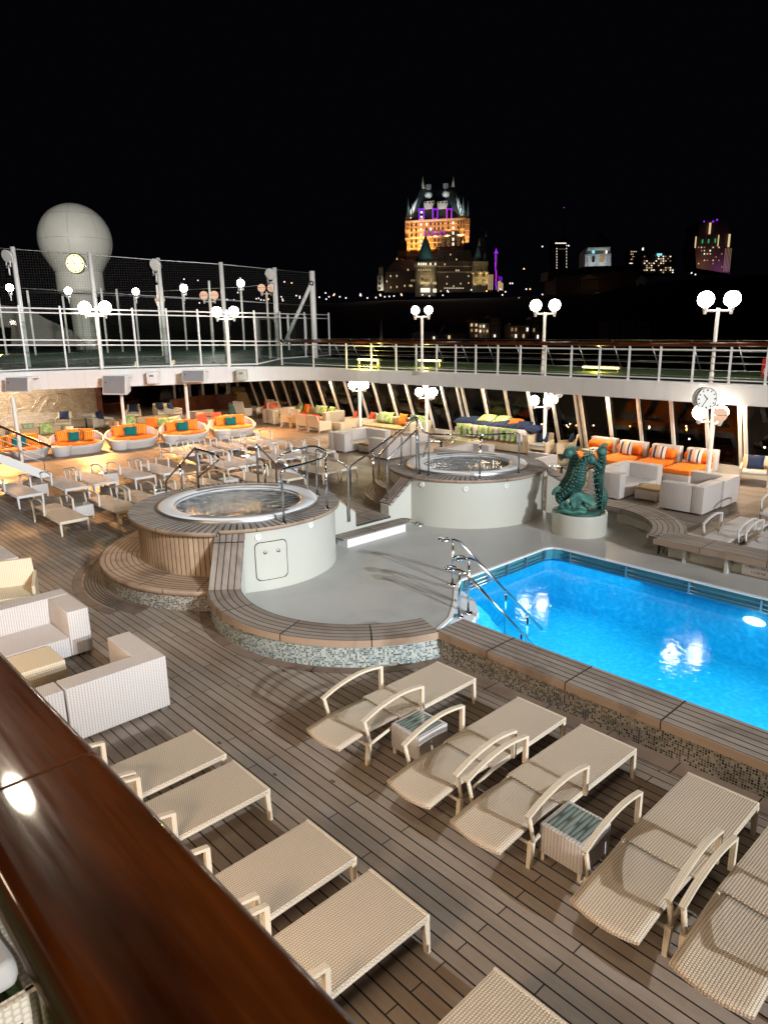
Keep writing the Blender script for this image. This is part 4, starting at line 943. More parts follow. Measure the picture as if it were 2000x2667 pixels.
for k, (px, py) in enumerate(((62, 1187), (210, 1172), (355, 1157), (492, 1143), (618, 1128))):
    p = G(px+10, py-2, .2); p.x -= .75
    oval(f'white wicker oval daybed with orange cushion, {ORD[k]} from the left', p, radians(68), k)
for k, (px, py) in enumerate(((163, 1188), (314, 1171), (450, 1157), (582, 1143))):
    p = G(px, py, .0)
    t = thing('pod_table', f'tapered white wicker pod table beside the {ORD[k+1]} oval daybed from the left', 'side table', (p.x, p.y, 0), 0, 'tapered pod tables of the oval daybeds')
    m = MB(); m.lathe([(.02, 0), (.30, 0), (.33, .05), (.40, .40), (.39, .43), (.36, .43), (.355, .40), (.02, .40)], 32); m.build('wicker_shell', M['wickw'], t)
# lounge seating behind the oval daybeds
def gs(label, px, py, w, d, arms=('lo', 'hi'), cush='tan'):
    p = G(px, py, 0); sofa(label, p.x-d, p.x, p.y-w/2, p.y+w/2, '+X', arms, 'wicky', cush, 'sofas behind the oval daybeds')
gs('wicker sofa with tan cushions behind the first two oval daybeds', 120, 1163, 2.6, 1.0); gs('wicker sofa with tan cushions behind the third oval daybed', 395, 1130, 3.3, 1.0, ('lo', 'hi'))
gs('wicker sofa between the fourth and fifth oval daybeds', 545, 1110, 1.2, .9, ('lo',), 'tan')
for lab, px, py, mt, z in (('green striped pillow behind the first oval daybed', 72, 1115, 'gstripe', .75), ('leaf-green pillow behind the second oval daybed', 118, 1114, 'green', .75), ('pale green pillow behind the third oval daybed', 335, 1094, 'green', .8), ('plain orange pillow on the sofa behind the third oval daybed', 392, 1100, 'orange', .75), ('leaf-green pillow on the sofa behind the fourth oval daybed', 422, 1100, 'green', .75), ('striped green pillow on the sofa behind the fourth oval daybed', 447, 1098, 'gstripe', .75), ('coral pillow behind the fourth oval daybed', 522, 1088, 'coral', .8), ('coral pillow left of the fifth oval daybed', 560, 1086, 'coral', .8)):
    p = G(px, py, z); pillow(lab, (p.x+.15, p.y, z), mt, radians(80), -18, .55, .17, 'loose pillows behind the oval daybeds')
for lab, px, py, rz_ in (('wicker armchair with navy pillow in front of the stone mural, left one', 178, 1118, 60), ('wicker armchair with navy pillow in front of the stone mural, right one', 280, 1118, 120), ('wicker armchair with navy pillow near the dark doorway', 358, 1095, 60), ('wicker armchair with navy pillow in front of the wooden counter', 432, 1090, 90), ('wicker armchair with navy pillow right of the one at the counter', 462, 1090, 120)):
    p = G(px, py, 0); armchair(lab, p.x-.4, p.y, radians(rz_), 'tan', 'navy')
p = G(235, 1120, 0); t = thing('round_table', 'round glass table between the armchairs in front of the stone mural', 'table', (p.x-.4, p.y, 0)); m = MB(); m.lathe([(.6, .60), (.6, .62), (0, .62)], 32); m.build('glass_top', M['tglass'], t); m = MB(); m.lathe([(.22, 0), (.2, .03), (.05, .05), (.05, .6)], 20); m.build('pedestal', M['black'], t)
# ================================================================== UPPER DECK
FP = [(0, 971, 3.25, 1021), (120, 967, 3.25, 1014), (363, 961, 3.25, 1005), (500, 957.5, 3.25, 1000), (618, 956, 3.23, 995), (723, 955.5, 3.2, 990.5), (830, 957.5, 3.17, 990.5), (930, 962, 3.15, 994), (1030, 966, 3.13, 1000), (1180, 971, 3.12, 1008), (1326, 976, 3.12, 1017), (1480, 983, 3.12, 1027), (1628, 990, 3.12, 1036), (1800, 997, 3.12, 1047), (2000, 1005, 3.12, 1060)]
edge = []
for px, py, z, pb in FP:
    g = G(px, py, z); lo, hi = 1.5, 3.2
    for _ in range(40):
        mz = (lo+hi)/2; v = Vector((g.x, g.y, mz))-CAM; y = 1333.5-FPX*v.dot(U_)/v.dot(F)
        if y > pb: lo = mz
        else: hi = mz
    edge.append((g.x, g.y, z, mz))
d0 = Vector(edge[0][:2])-Vector(edge[1][:2]); d0.normalize()
e_a = (edge[0][0]+d0.x*9, edge[0][1]+d0.y*9, 3.25, edge[0][3]); e_z = (6.0, edge[-1][1]+.15, 3.12, edge[-1][3])
edge = [e_a]+edge+[e_z]
EP = [Vector(e) if len(e) == 3 else Vector((e[0], e[1], e[2])) for e in edge]; EB = [e[3] for e in edge]
def fine(vals, n=5):
    out = []
    for i in range(len(vals)-1):
        for k in range(n): out.append(vals[i]+(vals[i+1]-vals[i])*k/n)
    return out+[vals[-1]]
FPATH = smooth_path(EP, 5); FB = fine(EB, 5)
ud = MB()
outer = [(-75, -20), (-75, 40), (-45, 42), (-38, 27.5), (6, 27.5)]
b = len(ud.v); poly = [Vector((p.x, p.y, p.z)) for p in FPATH][::-1]+[Vector((x, y, 3.25 if x < -30 else 3.12)) for x, y in ((-52, -6), (-75, -6), (-75, 42), (-45, 42), (-38, 27.5), (6, 27.5))]
ud.v += poly; ud.face(list(range(b, b+len(poly))))
struct(ud.build('upper_deck_floor', M['court']))
fa = MB(); n = len(FPATH)
def outn(i):
    t = (FPATH[min(i+1, n-1)]-FPATH[max(i-1, 0)]); t.z = 0; t.normalize(); return Vector((t.y, -t.x, 0))   # toward the opening
L = [[FPATH[i]+Vector((0, 0, .012))-outn(i)*.25, FPATH[i]+Vector((0, 0, .014)), FPATH[i]+outn(i)*.03+Vector((0, 0, -.02)), Vector((FPATH[i].x, FPATH[i].y, FB[i]))+outn(i)*.03, Vector((FPATH[i].x, FPATH[i].y, FB[i]))-outn(i)*.30] for i in range(n)]
fa.loft(L, closed=False, smooth=False)
struct(fa.build('upper_deck_fascia', M['fascia']))
ce = MB(); b = 0; poly = [Vector((FPATH[i].x, FPATH[i].y, 2.55 if FB[i] < 2.6 else FB[i]))-outn(i)*.2 for i in range(n)]+[Vector((6, 24.5, 2.6)), Vector((-38, 27, 2.6)), Vector((-50, 27, 2.6)), Vector((-50, 0, 2.6))]
ce.v += poly; ce.face(list(range(len(poly)))); struct(ce.build('lounge_ceiling', M['white']))
# ------------------------------------------------------------------ slanted window wall
ww = thing('window_wall', 'long wall of tall dark windows with pale slanted mullions under the upper deck', 'window wall', (-20, 24, 0)); off = (20, -24, 0)
YT, YBm, ZT_, ZB_ = 23.3, 24.25, 2.75, 0.0
def xat(px, py, Y):
    d = ray(px, py); t = Y/d.y; return (CAM+d*t).x
tops = [642, 667, 697, 727, 757, 786, 819, 853, 891, 927, 965, 1007, 1051, 1098, 1144, 1184, 1197, 1250, 1309, 1369, 1431, 1492, 1504, 1576, 1656, 1742, 1834, 1922, 1936]
for k, px in enumerate(tops):
    x = xat(px, 1005+max(0, px-1000)*.045, 23.3)
    m = MB(); m.loft([[Vector((x+a*.05, YBm+(YT-YBm)*z/ZT_+bb*.05, z)) for a, bb in ((-1, -1), (1, -1), (1, 1), (-1, 1))] for z in (0, 2.9)], cap=True, smooth=False); o = m.build('mullion', M['lampwhite'], ww); o.location = off
m = MB(); m.v += [Vector(p) for p in ((-38, YBm+.03, .3), (6, YBm+.03, .3), (6, YT-.02, 2.95), (-38, YT-.02, 2.95))]; m.face((0, 1, 2, 3)); o = m.build('glazing', M['wglass'], ww); o.location = off
m = MB(); m.box(-38, 6, YBm-.06, YBm+.12, 0, .34); o = m.build('sill_wall', M['white'], ww); o.location = off
# end wall of the lounge: wooden planters, windows
pw = thing('wood_panel_counter', 'dark varnished wood panel screen at the far end of the lounge', 'counter', (-40.5, 22, 0)); off = (40.5, -22, 0)
A_ = [G(447, 1082), G(515, 1070), G(566, 1065), G(625, 1066)]
for i in range(3):
    m = MB(); a, b_ = A_[i], A_[i+1]; t = (b_-a).normalized(); nn = Vector((t.y, -t.x, 0)); m.sweep([a+t*.02, b_-t*.02], -.25, .05, 0.02, .93); o = m.build('panel', M['panelwood'], pw); o.location = off
ew = thing('end_windows', 'dark windows with pale posts beyond the wood panel screen', 'window wall', (-42.5, 24, 0)); off = (42.5, -24, 0)
for px in (457, 497, 531, 566, 600, 622):
    p = AT(px, 1040, 47.5); m = MB(); m.box(p.x-.06, p.x+.06, p.y-.06, p.y+.06, 0, 2.75); o = m.build('post', M['lampwhite'], ew); o.location = off
a, b_ = AT(380, 1040, 47.8), AT(640, 1040, 47.8); m = MB(); m.v += [Vector((a.x, a.y, 0)), Vector((b_.x, b_.y, 0)), Vector((b_.x, b_.y, 2.9)), Vector((a.x, a.y, 2.9))]; m.face((0, 1, 2, 3)); o = m.build('glazing', M['wglass'], ew); o.location = off
# stone mural wall
mu = thing('mural_wall', 'pale stone tile wall with curling metal ribbons in the lounge', 'mural wall', (-42, 12, 0)); off = (42, -12, 0)
a, b_ = G(-120, 1112), G(268, 1082); a = Vector((-42, 4.5, 0)); b_ = Vector((-42.3, 16.4, 0))
m = MB(); n_ = 1; m.v += [a, b_, b_+Vector((0, 0, 2.9)), a+Vector((0, 0, 2.9))]; Lw = (b_-a).length; m.face((0, 1, 2, 3), [(0, 0), (Lw, 0), (Lw, 2.9), (0, 2.9)]); o = m.build('stone_tiles', M['stone'], mu); o.location = off
m = MB(); m.box(-42.4, -42.1, 16.4, 16.65, 0, 2.9); o = m.build('wood_trim', M['panelwood'], mu); o.location = off
random.seed(5)
def W3(px, py): 
    d = ray(px, py); t = -41.9/d.x; return CAM+d*t
curls = [[(-5, 1060), (20, 1040), (35, 1025), (60, 1020), (85, 1030), (100, 1045)], [(84, 1072), (105, 1072), (130, 1062), (148, 1045), (150, 1030), (138, 1018)], [(98, 1080), (110, 1055), (122, 1040), (135, 1038), (142, 1048), (135, 1060), (122, 1058), (118, 1045), (125, 1032)], [(0, 1020), (20, 1035), (30, 1055), (25, 1075), (50, 1085)], [(45, 1018), (60, 1035), (75, 1040), (100, 1035), (125, 1025), (160, 1024), (175, 1030)], [(180, 1016), (182, 1030), (192, 1042), (194, 1050)], [(0, 1095), (30, 1080), (60, 1060), (95, 1050), (105, 1030)], [(10, 1016), (28, 1026), (45, 1042), (55, 1062)], [(30, 1068), (60, 1070), (85, 1060), (95, 1040)]]
for c in curls:
    m = MB(); m.tube(smooth_path([W3(*q)+Vector((.05, 0, 0)) for q in c], 6), .011, 6); o = m.build('metal_ribbon', M['steel'], mu); o.location = off
# doorway area: lit glass door and dark bar front
dw = thing('bar_front', 'curved dark bar with a lit doorway beside the stone mural', 'bar', (-45, 19, 0)); off = (45, -19, 0)
m = MB(); p = G(330, 1072); m.lathe([(2.2, 0), (2.2, .55), (2.3, .58), (1.8, .60)], 40, (p.x-2, p.y-.6, 0)); o = m.build('bar_counter', M['panelwood'], dw); o.location = off
p = AT(352, 1040, 50); m = MB(); m.box(p.x-.4, p.x+.4, p.y-1.0, p.y+.7, 0, 1.9); o = m.build('host_desk', M['panelwood'], dw); o.location = off
for px in (300, 372, 384, 412):
    p = AT(px, 1040, 51); m = MB(); m.box(p.x-.07, p.x+.07, p.y-.07, p.y+.07, 0, 2.8); o = m.build('door_post', M['black' if px > 350 else 'lampwhite'], dw); o.location = off
a, b_ = AT(290, 1040, 54), AT(450, 1040, 54); m = MB(); m.v += [Vector((a.x, a.y, 0)), Vector((b_.x, b_.y, 0)), Vector((b_.x, b_.y, 2.9)), Vector((a.x, a.y, 2.9))]; m.face((0, 1, 2, 3)); o = m.build('back_wall', plain('bar_back_wall', (.20, .21, .13), .7), dw); o.location = off
# ------------------------------------------------------------------ posts and lower lamps
for k, (px, py, zt_) in enumerate(((496, 1145, 2.52), (330, 1150, 2.47), (60, 1215, 2.4), (600, 1075, 2.75), (757, 1062, 2.75))):
    if k == 3: p = G(596, 1062)
    elif k == 4: p = G(757, 1060)
    else:
        p = G(px, py)
        if k < 2: p *= 1.02
    t = thing('deck_post', ['slim white post in front of the fourth oval daybed', 'slim cream post between the second and third oval daybeds', 'slim white post at the foot of the stair', 'slim cream post beside the leaf-patterned cover', 'slim cream post behind the tan-cushioned sofa'][k], 'post', (p.x, p.y, 0), 0, 'slim posts carrying the upper deck')
    m = MB(); m.lathe([(.075, 0), (.075, 2.62 if k < 3 else 2.9)], 16); m.build('shaft', M['lampwhite'], t); m = MB(); m.lathe([(.13, 0), (.12, .03), (.08, .05)], 16); m.build('base_plate', M['white'], t)
pointlights = []
def globe(par, c, r, lit=True):
    m = MB(); m.ball((0, 0, 0), r, 24, 14); o = m.build('globe', M['globe' if lit else 'globe_dim'], par, c)
    m = MB(); m.tube([Vector((cos(2*pi*k/24)*(r+.012), sin(2*pi*k/24)*(r+.012), 0)) for k in range(24)], .012, 4, closed=True)
    for j in range(4):
        a = j*pi/4; m.tube([Vector((cos(a)*cos(q)*(r+.005), sin(a)*cos(q)*(r+.005), -sin(q)*(r+.005))) for q in [pi*k/12 for k in range(13)]], .004, 3)
    m.build('wire_cage', M['steel'], o)
    m = MB(); m.lathe([(.02, -r-.10), (.07, -r-.09), (.085, -r+.02)], 14); m.build('globe_socket', M['lampwhite'], o)
    return o
def double_lamp(label, base, ztop, zg, r=.25, sep=.42, group='double globe lamps on the upper deck', lit=True, ends=None, watt=120, axis=None, name='globe_lamp', pr=.055):
    t = thing(name, label, 'lamp post', base, 0, group); B = Vector(base)
    m = MB(); m.lathe([(pr*1.3, 0), (pr*1.3, .3), (pr, .32), (pr, ztop-B.z)], 14); m.build('lamp_post_shaft', M['lampwhite'], t)
    ax = axis if axis is not None else Vector((R_.x, R_.y, 0)).normalized()
    m = MB(); zb = zg-B.z-r-.10; m.tube([-ax*sep+Vector((0, 0, zb)), ax*sep+Vector((0, 0, zb))], .035, 6)
    for s_ in (-1, 1): m.tube([ax*sep*s_+Vector((0, 0, zb-.10)), ax*sep*s_+Vector((0, 0, zb+.08))], .05, 8)
    m.build('cross_arm', M['lampwhite'], t)
    for s_ in (-1, 1):
        c = ax*sep*s_+Vector((0, 0, zg-B.z)); globe(t, c, r, lit)
    return t
for lab, px, py, gpy, sepx in (('third double globe lamp from the right on the upper deck, under the castle', 1099, 972, 808, 17), ('second double globe lamp from the right on the upper deck', 1412, 979, 795, 24), ('double globe lamp nearest the right edge on the upper deck', 1850, 999, 779, 33.5), ('double globe lamp under the round clock on the upper deck', 266, 963, 801, 26), ('double globe lamp on the upper deck right of the clock lamp', 597, 957, 812, 21.5)):
    z = 3.25 if px < 700 else 3.12
    b_ = G(px, py-2, z); g = PZ(0, gpy, b_); dep = (b_-CAM).dot(F)
    double_lamp(lab, tuple(b_), g.z-.26, g.z, 15.5/17*sepx*dep/FPX*.80 if 0 else min(.28, sepx*dep/FPX*.60), sepx*dep/FPX)
b1 = G(545, 900, 3.25); b2 = G(695, 900, 3.25)
for lab, px, py, s_, D in (('pair of dim globe lamps low behind the windscreen glass, left pair', 545, 769, 13, 40), ('pair of dim globe lamps low behind the windscreen glass, right pair', 694, 750, 12, 42), ('pair of small dim globe lamps behind the windscreen, left of the tall poles', 417, 781, 7, 46)):
    g = AT(px, py, D); double_lamp(lab, (g.x, g.y, 3.25), g.z-.2, g.z, s_*.8*D/FPX, s_*D/FPX, 'dim globe lamps on the sports court', False)  # glowing globes built in place of lamp reflections in the glass
# lower deck triple globe lamps
def lower_lamp(label, base, globes, r, clock=None, top=2.75):
    t = thing('globe_lamp', label, 'lamp post', (base.x, base.y, 0), 0, 'globe lamps on the pool deck'); B = Vector((base.x, base.y, 0)); D = (B-CAM).dot(HF)
    m = MB(); m.lathe([(.085, 0), (.085, .04), (.07, .05), (.07, top)], 14); m.build('lamp_post_shaft', M['lampwhite'], t)
    for (px, py, dd, lit) in globes:
        g = AT(px, py, D+dd)-B; m = MB(); zb = g.z-r-.08; m.tube([Vector((0, 0, zb)), Vector((g.x, g.y, zb))], .03, 6); m.tube([Vector((g.x, g.y, zb-.05)), Vector((g.x, g.y, zb+.08))], .05, 8); m.build('lamp_arm', M['lampwhite'], t)
        globe(t, g, r, lit)
    return t
lower_lamp('globe lamp by the tan-cushioned sofas, its globes half under the fascia', G(939, 1134), [(918, 1003, 0, True), (950, 1002, -.3, True), (938, 999, .5, True)], .19)
lower_lamp('globe lamp in front of the windows behind the stair rails', G(1111, 1150), [(1092, 1021, 0, True), (1128, 1021, .2, True), (1122, 1023, -.35, True)], .185)
lower_lamp('globe lamp beside the navy armchairs', G(1415, 1184), [(1391, 1043, 0, True), (1441, 1041, .2, True), (1428, 1044, -.3, True)], .185)
LB = G(1841, 1243)*.936
LP = lower_lamp('globe lamp with a round clock beside the orange daybeds', LB, [(1821, 1075, -.1, True), (1878, 1074, .35, True), (1875, 1080, -.2, False)], .205, top=PZ(0, 1052, LB).z)
def clock(label, c, r, facing, par=None, double=True, glow=None, name='deck_clock'):
    """drum clock; facing = unit plan vector of the dial normal"""
    t = thing(name, label, 'clock', tuple(c)); q = Matrix((( -facing.y, 0, facing.x, 0), (facing.x, 0, facing.y, 0), (0, 1, 0, 0), (0, 0, 0, 1)))
    m = MB(); m.lathe([(r*.0+.001, -.13), (r, -.13), (r, -.04)], 40, M=q); m.lathe([(r*.86, -.04), (r*.86, .04)], 40, M=q); m.lathe([(r, .04), (r, .13), (r*.93, .14), (r*.92, .12)], 40, M=q); m.build('drum_case', M['steel'], t)
    m = MB(); m.lathe([(r*.93, .122), (.001, .122)], 40, M=q); d = m.build('dial', glow, t)
    for k in range(12):
        a = pi/6*k; w = .014 if k % 3 else .022; m = MB(); m.box(-w*r/.33, w*r/.33, r*.70, r*.86, .124, .13, M=q@Matrix.Rotation(a, 4, 'Z')); m.build('hour_mark', M['black'], d)
    m = MB(); m.box(-.014, .014, -.03, r*.5, .128, .134, M=q@Matrix.Rotation(radians(-320), 4, 'Z')); m.build('hour_hand', M['black'], t)
    m = MB(); m.box(-.010, .010, -.04, r*.78, .132, .137, M=q@Matrix.Rotation(radians(-212), 4, 'Z')); m.build('minute_hand', M['black'], t)
    return t
cc = AT(1834, 1038, (LB-CAM).dot(HF)-.1)
clock('round grey double-faced clock hanging on the lamp post by the orange daybeds', cc, .33, Vector((.80, -.60, 0)).normalized(), glow=emit('lit_clock_dial', (1, .98, .93), .95))
# ------------------------------------------------------------------ fascia fittings
for k, (px, py, w, h, lab) in enumerate(((50, 1002, 1.15, .62, 'boxy white loudspeaker on the fascia at the left edge'), (302, 1003, 1.15, .85, 'large white loudspeaker hanging below the fascia'), (507, 980, 1.10, .52, 'boxy white loudspeaker in the middle of the left fascia'))):
    i = min(range(n), key=lambda j: abs((1000+FPX*(FPATH[j]-CAM).dot(R_)/(FPATH[j]-CAM).dot(F))-px)); nn = outn(i)
    D = (FPATH[i]-CAM).dot(HF); p = AT(px, py, D-1.1); q = Matrix(((HF.y, -HF.x, 0, 0), (-HF.x, -HF.y, 0, 0), (0, 0, 1, 0), (0, 0, 0, 1)))
    t = thing('loudspeaker', lab, 'loudspeaker', tuple(p), 0, 'loudspeakers on the upper deck fascia')
    rz = Matrix.Rotation(atan2(-HF.x, HF.y), 4, 'Z')@Matrix.Rotation(radians(-14), 4, 'Z')
    tl = Matrix.Rotation(radians(-10), 4, 'X')
    m = MB(); m.loft([[rz@tl@Vector((sx*w/2*s_, y, sz*h/2*s2+o_)) for sx, sz in ((-1, -1), (1, -1), (1, 1), (-1, 1))] for y, s_, s2, o_ in ((.5, .75, .6, .05), (-.0, 1, 1, 0), (-.12, 1, 1, 0))], cap=True, smooth=False); m.build('cabinet', M['white'], t)
    m = MB(); m.box(-w/2*.93, w/2*.93, -.135, -.122, -h/2*.9, h/2*.9, M=rz@tl); m.build('grille', M['speaker'], t)
    m = MB(); m.lathe([(.03, 0), (.03, .006), (0, .006)], 10, M=rz@tl@Matrix.Translation((-w*.36, -.136, h*.12))@Matrix.Rotation(pi/2, 4, 'X')); m.build('badge', M['black'], t)
    m = MB(); m.box(-w*.55, w*.2, .2, 1.1, h*.36, h*.46, M=rz); m.build('bracket', M['white'], t)
for k, (px, py, w, h, mt, lab) in enumerate(((397, 984, .46, .52, 'white', 'small white control box on the fascia between two loudspeakers'), (629, 977, .44, .50, 'cream', 'small greenish junction box on the fascia'))):
    i = min(range(n), key=lambda j: abs((1000+FPX*(FPATH[j]-CAM).dot(R_)/(FPATH[j]-CAM).dot(F))-px)); D = (FPATH[i]-CAM).dot(HF); p = AT(px, py, D-.5)
    rz = Matrix.Rotation(atan2(-HF.x, HF.y), 4, 'Z'); t = thing('junction_box', lab, 'box', tuple(p))
    m = MB(); m.rbox(-w/2, w/2, -.09, .5, -h/2, h/2, .02, M=rz, seg=2); m.build('housing', M[mt], t)
    m = MB(); m.box(-w*.2, w*.2, -.10, -.088, .06, .12, M=rz); m.build('display', M['dark' if k == 0 else 'steel'], t)
# ------------------------------------------------------------------ upper railing with teak top (port side)
ur = thing('deck_railing', 'white steel railing with a varnished teak top rail along the upper deck', 'railing', (-20, 22, 3.12)); off = (20, -22, -3.12)
RP = []
for px, py in ((735, 952), (817, 956), (903, 960), (968, 963), (1032, 966), (1084, 968), (1137, 970), (1186, 972), (1238, 974), (1295, 976), (1353, 978), (1418, 981), (1485, 984), (1558, 987), (1634, 990.5), (1714, 993.5), (1800, 997), (1895, 1001), (1990, 1005)):
    z = 3.2-.08*min(1, max(0, (px-723)/400)); RP.append(G(px, py-1.5, z))
RP.append(RP[-1]+(RP[-1]-RP[-2])*2.5)
HT = 1.14
for k, p in enumerate(RP):
    m = MB(); m.box(p.x-.028, p.x+.028, p.y-.028, p.y+.028, p.z, p.z+HT); m.lathe([(.055, 0), (.05, .05), (.03, .07)], 8, tuple(p)); o = m.build('post', M['white'], ur); o.location = off
for k, hh in enumerate((.18, .39, .60, .81)):
    m = MB(); m.tube([p+Vector((0, 0, hh)) for p in RP[1:]], .011, 5); o = m.build('bar', M['steel'], ur); o.location = off
m = MB(); m.tube([p+Vector((0, 0, 1.0)) for p in RP], .028, 6); m.tube([p+Vector((0, 0, .10)) for p in RP], .022, 6); o = m.build('steel_rail', M['white'], ur); o.location = off
m = MB(); m.tube([p+Vector((0, 0, HT+.03)) for p in RP], .075, 8, squash=1.0); o = m.build('teak_top_rail', M['varnish'], ur); o.location = off; 
pg = MB(); pg.v += [Vector(p_) for p_ in ((-30, 22.3, 3.215), (6, 23.3, 3.135), (6, 26.6, 3.135), (-30, 26.6, 3.215))]; pg.face((0, 1, 2, 3)); struct(pg.build('putting_green', plain('putting_turf', (.03, .07, .008), .8, 0, .3, 2)))
# slanted far-side stanchions and deck lights
fs = thing('outer_windscreen', 'dark outer windscreen with slanted stanchions along the ship side of the upper deck', 'windscreen', (-20, 27, 3.12)); off = (20, -27, -3.12)
for k in range(26):
    x = -36+k*1.62; m = MB(); m.tube([(x, 27.3, 3.1), (x-.25, 26.8, 4.32)], .03, 4); o = m.build('stanchion', M['steel'], fs); o.location = off
for k in range(3): m = MB(); m.tube([(-37, 27.3-.12*k, 3.5+.4*k), (6, 27.3-.12*k, 3.5+.4*k)], .012, 4); o = m.build('wire', M['steel'], fs); o.location = off
for k, (px, py, w, lab) in enumerate(((958, 937, 1.3, 'left of the castle lamp'), (1118, 939, 1.3, 'behind the castle lamp'), (1563, 957, 1.5, 'between the two right-hand lamps'))):
    p = AT(px, py, 32 if k < 2 else 27.5); ax = Vector((1, .0, 0)); t = thing('light_bar', 'glowing yellow-white light bar low on the upper deck, '+lab, 'light', tuple(p), 0, 'glowing light bars on the upper deck')
    m = MB(); m.box(-w/2, w/2, -.03, .03, -.03, .03); m.build('tube', emit('warm_tube', (1, .78, .30), 9.0), t)
    m = MB(); m.box(-w/2-.1, w/2+.1, .04, .10, -.06, .06); m.build('housing', M['dark'], t)
    m = MB(); m.box(-w/2, -w/2+.05, -.02, .08, 3.14-p.z, -.03); m.box(w/2-.05, w/2, -.02, .08, 3.14-p.z, -.03); m.build('leg', M['steel'], t)
    pointlights.append((p+Vector((0, -.3, -.05)), 90, .08, (1, .85, .12)))
t = thing('fire_locker', 'red fire equipment locker behind the railing at the right edge of the upper deck', 'locker', tuple(AT(2012, 962, 24.0))); m = MB(); m.rbox(-.3, .3, -.2, .2, -.75, .35, .03, seg=2); m.build('cabinet', M['redpaint'], t)
m = MB(); m.tube([Vector((.13*cos(2*pi*k/20)-.08, -.205, .13*sin(2*pi*k/20)-.05)) for k in range(20)], .012, 4, closed=True); m.build('ring_mark', M['white'], t); text('F', .2, M['white'], 'lettering', t, Matrix.Translation((-.08, -.206, -.05))@RX)
# red fire cabinet on the pool deck
p = G(1925, 1232); t = thing('fire_cabinet', 'red fire cabinet with a circled letter F beside the navy-pillowed armchair', 'cabinet', (p.x-.55, p.y+.2, 0), radians(12)); 
m = MB(); m.rbox(-.24, .26, -.18, .18, .04, .80, .03, seg=2); m.build('cabinet_body', M['redpaint'], t); m = MB(); m.box(-.25, .27, -.19, .19, .79, .83); m.build('cabinet_lid', M['redpaint'], t)
m = MB(); m.tube([Vector((.10*cos(2*pi*k/24)+.06, -.187, .10*sin(2*pi*k/24)+.38)) for k in range(24)], .010, 4, closed=True); m.build('ring_mark', M['white'], t); text('F', .15, M['white'], 'lettering', t, Matrix.Translation((.06, -.188, .38))@RX)
m = MB(); m.box(-.02, .06, -.188, -.181, .58, .66); m.box(.07, .13, -.188, -.181, .56, .67); m.box(.00, .04, -.188, -.181, .66, .70); m.build('pictogram', M['white'], t)
# ------------------------------------------------------------------ windscreen of the court
wsn = thing('glass_windscreen', 'tall two-tier glass windscreen with white frame along the left upper deck', 'windscreen', (-34, 15, 3.25)); off = (34, -15, -3.25)
WP = []
for px, py in ((-80, 977), (72, 968), (176, 965), (269, 962.5), (360, 960), (446, 958), (525, 956), (600, 955), (670, 953.5)):
    WP.append(G(px, py-2.5, 3.25))
for px, D in ((735, 41), (798, 43), (860, 45)):
    q = AT(px, 950, D); WP.append(Vector((q.x, q.y, 3.25)))
hw = [2.72]*9+[2.75, 2.8, 2.85]
HTS = []
for k, p in enumerate(WP):
    vx = 1000+FPX*(p-CAM).dot(R_)/(p-CAM).dot(F)
    def zrow(row):
        q = PZ(0, row, p); return q.z
    f = min(1, max(0, vx/860)); HTS.append((zrow(800+f*20), zrow(812+f*18), zrow(885+f*5), zrow(899+f*0)))
    m = MB(); m.box(p.x-.035, p.x+.035, p.y-.035, p.y+.035, 3.25, HTS[-1][0]+.12); o = m.build('post', M['white'], wsn); o.location = off
for j in range(4):
    m = MB(); m.tube([Vector((p.x, p.y, h[j])) for p, h in zip(WP, HTS)], .035, 6); o = m.build('rail', M['white'], wsn); o.location = off
m = MB(); m.tube([Vector((p.x, p.y, 3.30)) for p in WP], .04, 6); o = m.build('rail', M['white'], wsn); o.location = off
for k in range(len(WP)-1):
    a, b_ = WP[k], WP[k+1]
    for z0a, z1a, z0b, z1b in ((3.3, HTS[k][3], 3.3, HTS[k+1][3]), (HTS[k][2], HTS[k][1], HTS[k+1][2], HTS[k+1][1])):
        m = MB(); m.v += [Vector((a.x, a.y, z0a)), Vector((b_.x, b_.y, z0b)), Vector((b_.x, b_.y, z1b)), Vector((a.x, a.y, z1a))]; m.face((0, 1, 2, 3)); o = m.build('glass_pane', M['glass'], wsn); o.location = off
# tall court poles, net, floodlights
def pole(label, bx, by, tx, ty, D, r=.10):
    b_ = AT(bx, by, D); top = AT(tx, ty, D); t = thing('court_pole', label, 'pole', (b_.x, b_.y, 3.25), 0, 'tall white poles round the sports court')
    m = MB(); m.tube([(0, 0, 0), (0, 0, top.z-3.25)], r, 12); m.build('shaft', M['white'], t); return Vector((b_.x, b_.y, 3.25)), top
big = [((78, 965, 24, 643), 'leftmost tall white court pole'), ((268, 960, 233, 658), 'tall white court pole carrying the round clock'), ((437, 955, 412, 672), 'tall white court pole with a caged floodlight, third from the left'), ((594, 953, 572, 683), 'tall white court pole behind the second double globe lamp'), ((728, 950, 716, 697), 'tall white court pole left of the braced end pole'), ((822, 948, 818, 706), 'thick white end pole of the sports court with a diagonal brace')]
PT_ = []
for k, (q, lab) in enumerate(big):
    D = 36.5+k*1.2; b_, tp = pole(lab, q[0], q[1], q[2], q[3], D, .115 if k < 5 else .16); PT_.append((b_, Vector((b_.x, b_.y, tp.z))))
b_ = AT(741, 895, 42.5); a = AT(811, 738, 42.3); t = thing('diagonal_brace', 'diagonal white brace leaning against the end pole of the court', 'brace', tuple(b_)); m = MB(); m.tube([(0, 0, 0), a-b_], .10, 10); m.build('tube', M['white'], t); m = MB(); m.ball(tuple(a-b_), .15, 10, 8); m.build('joint', M['steel'], t)
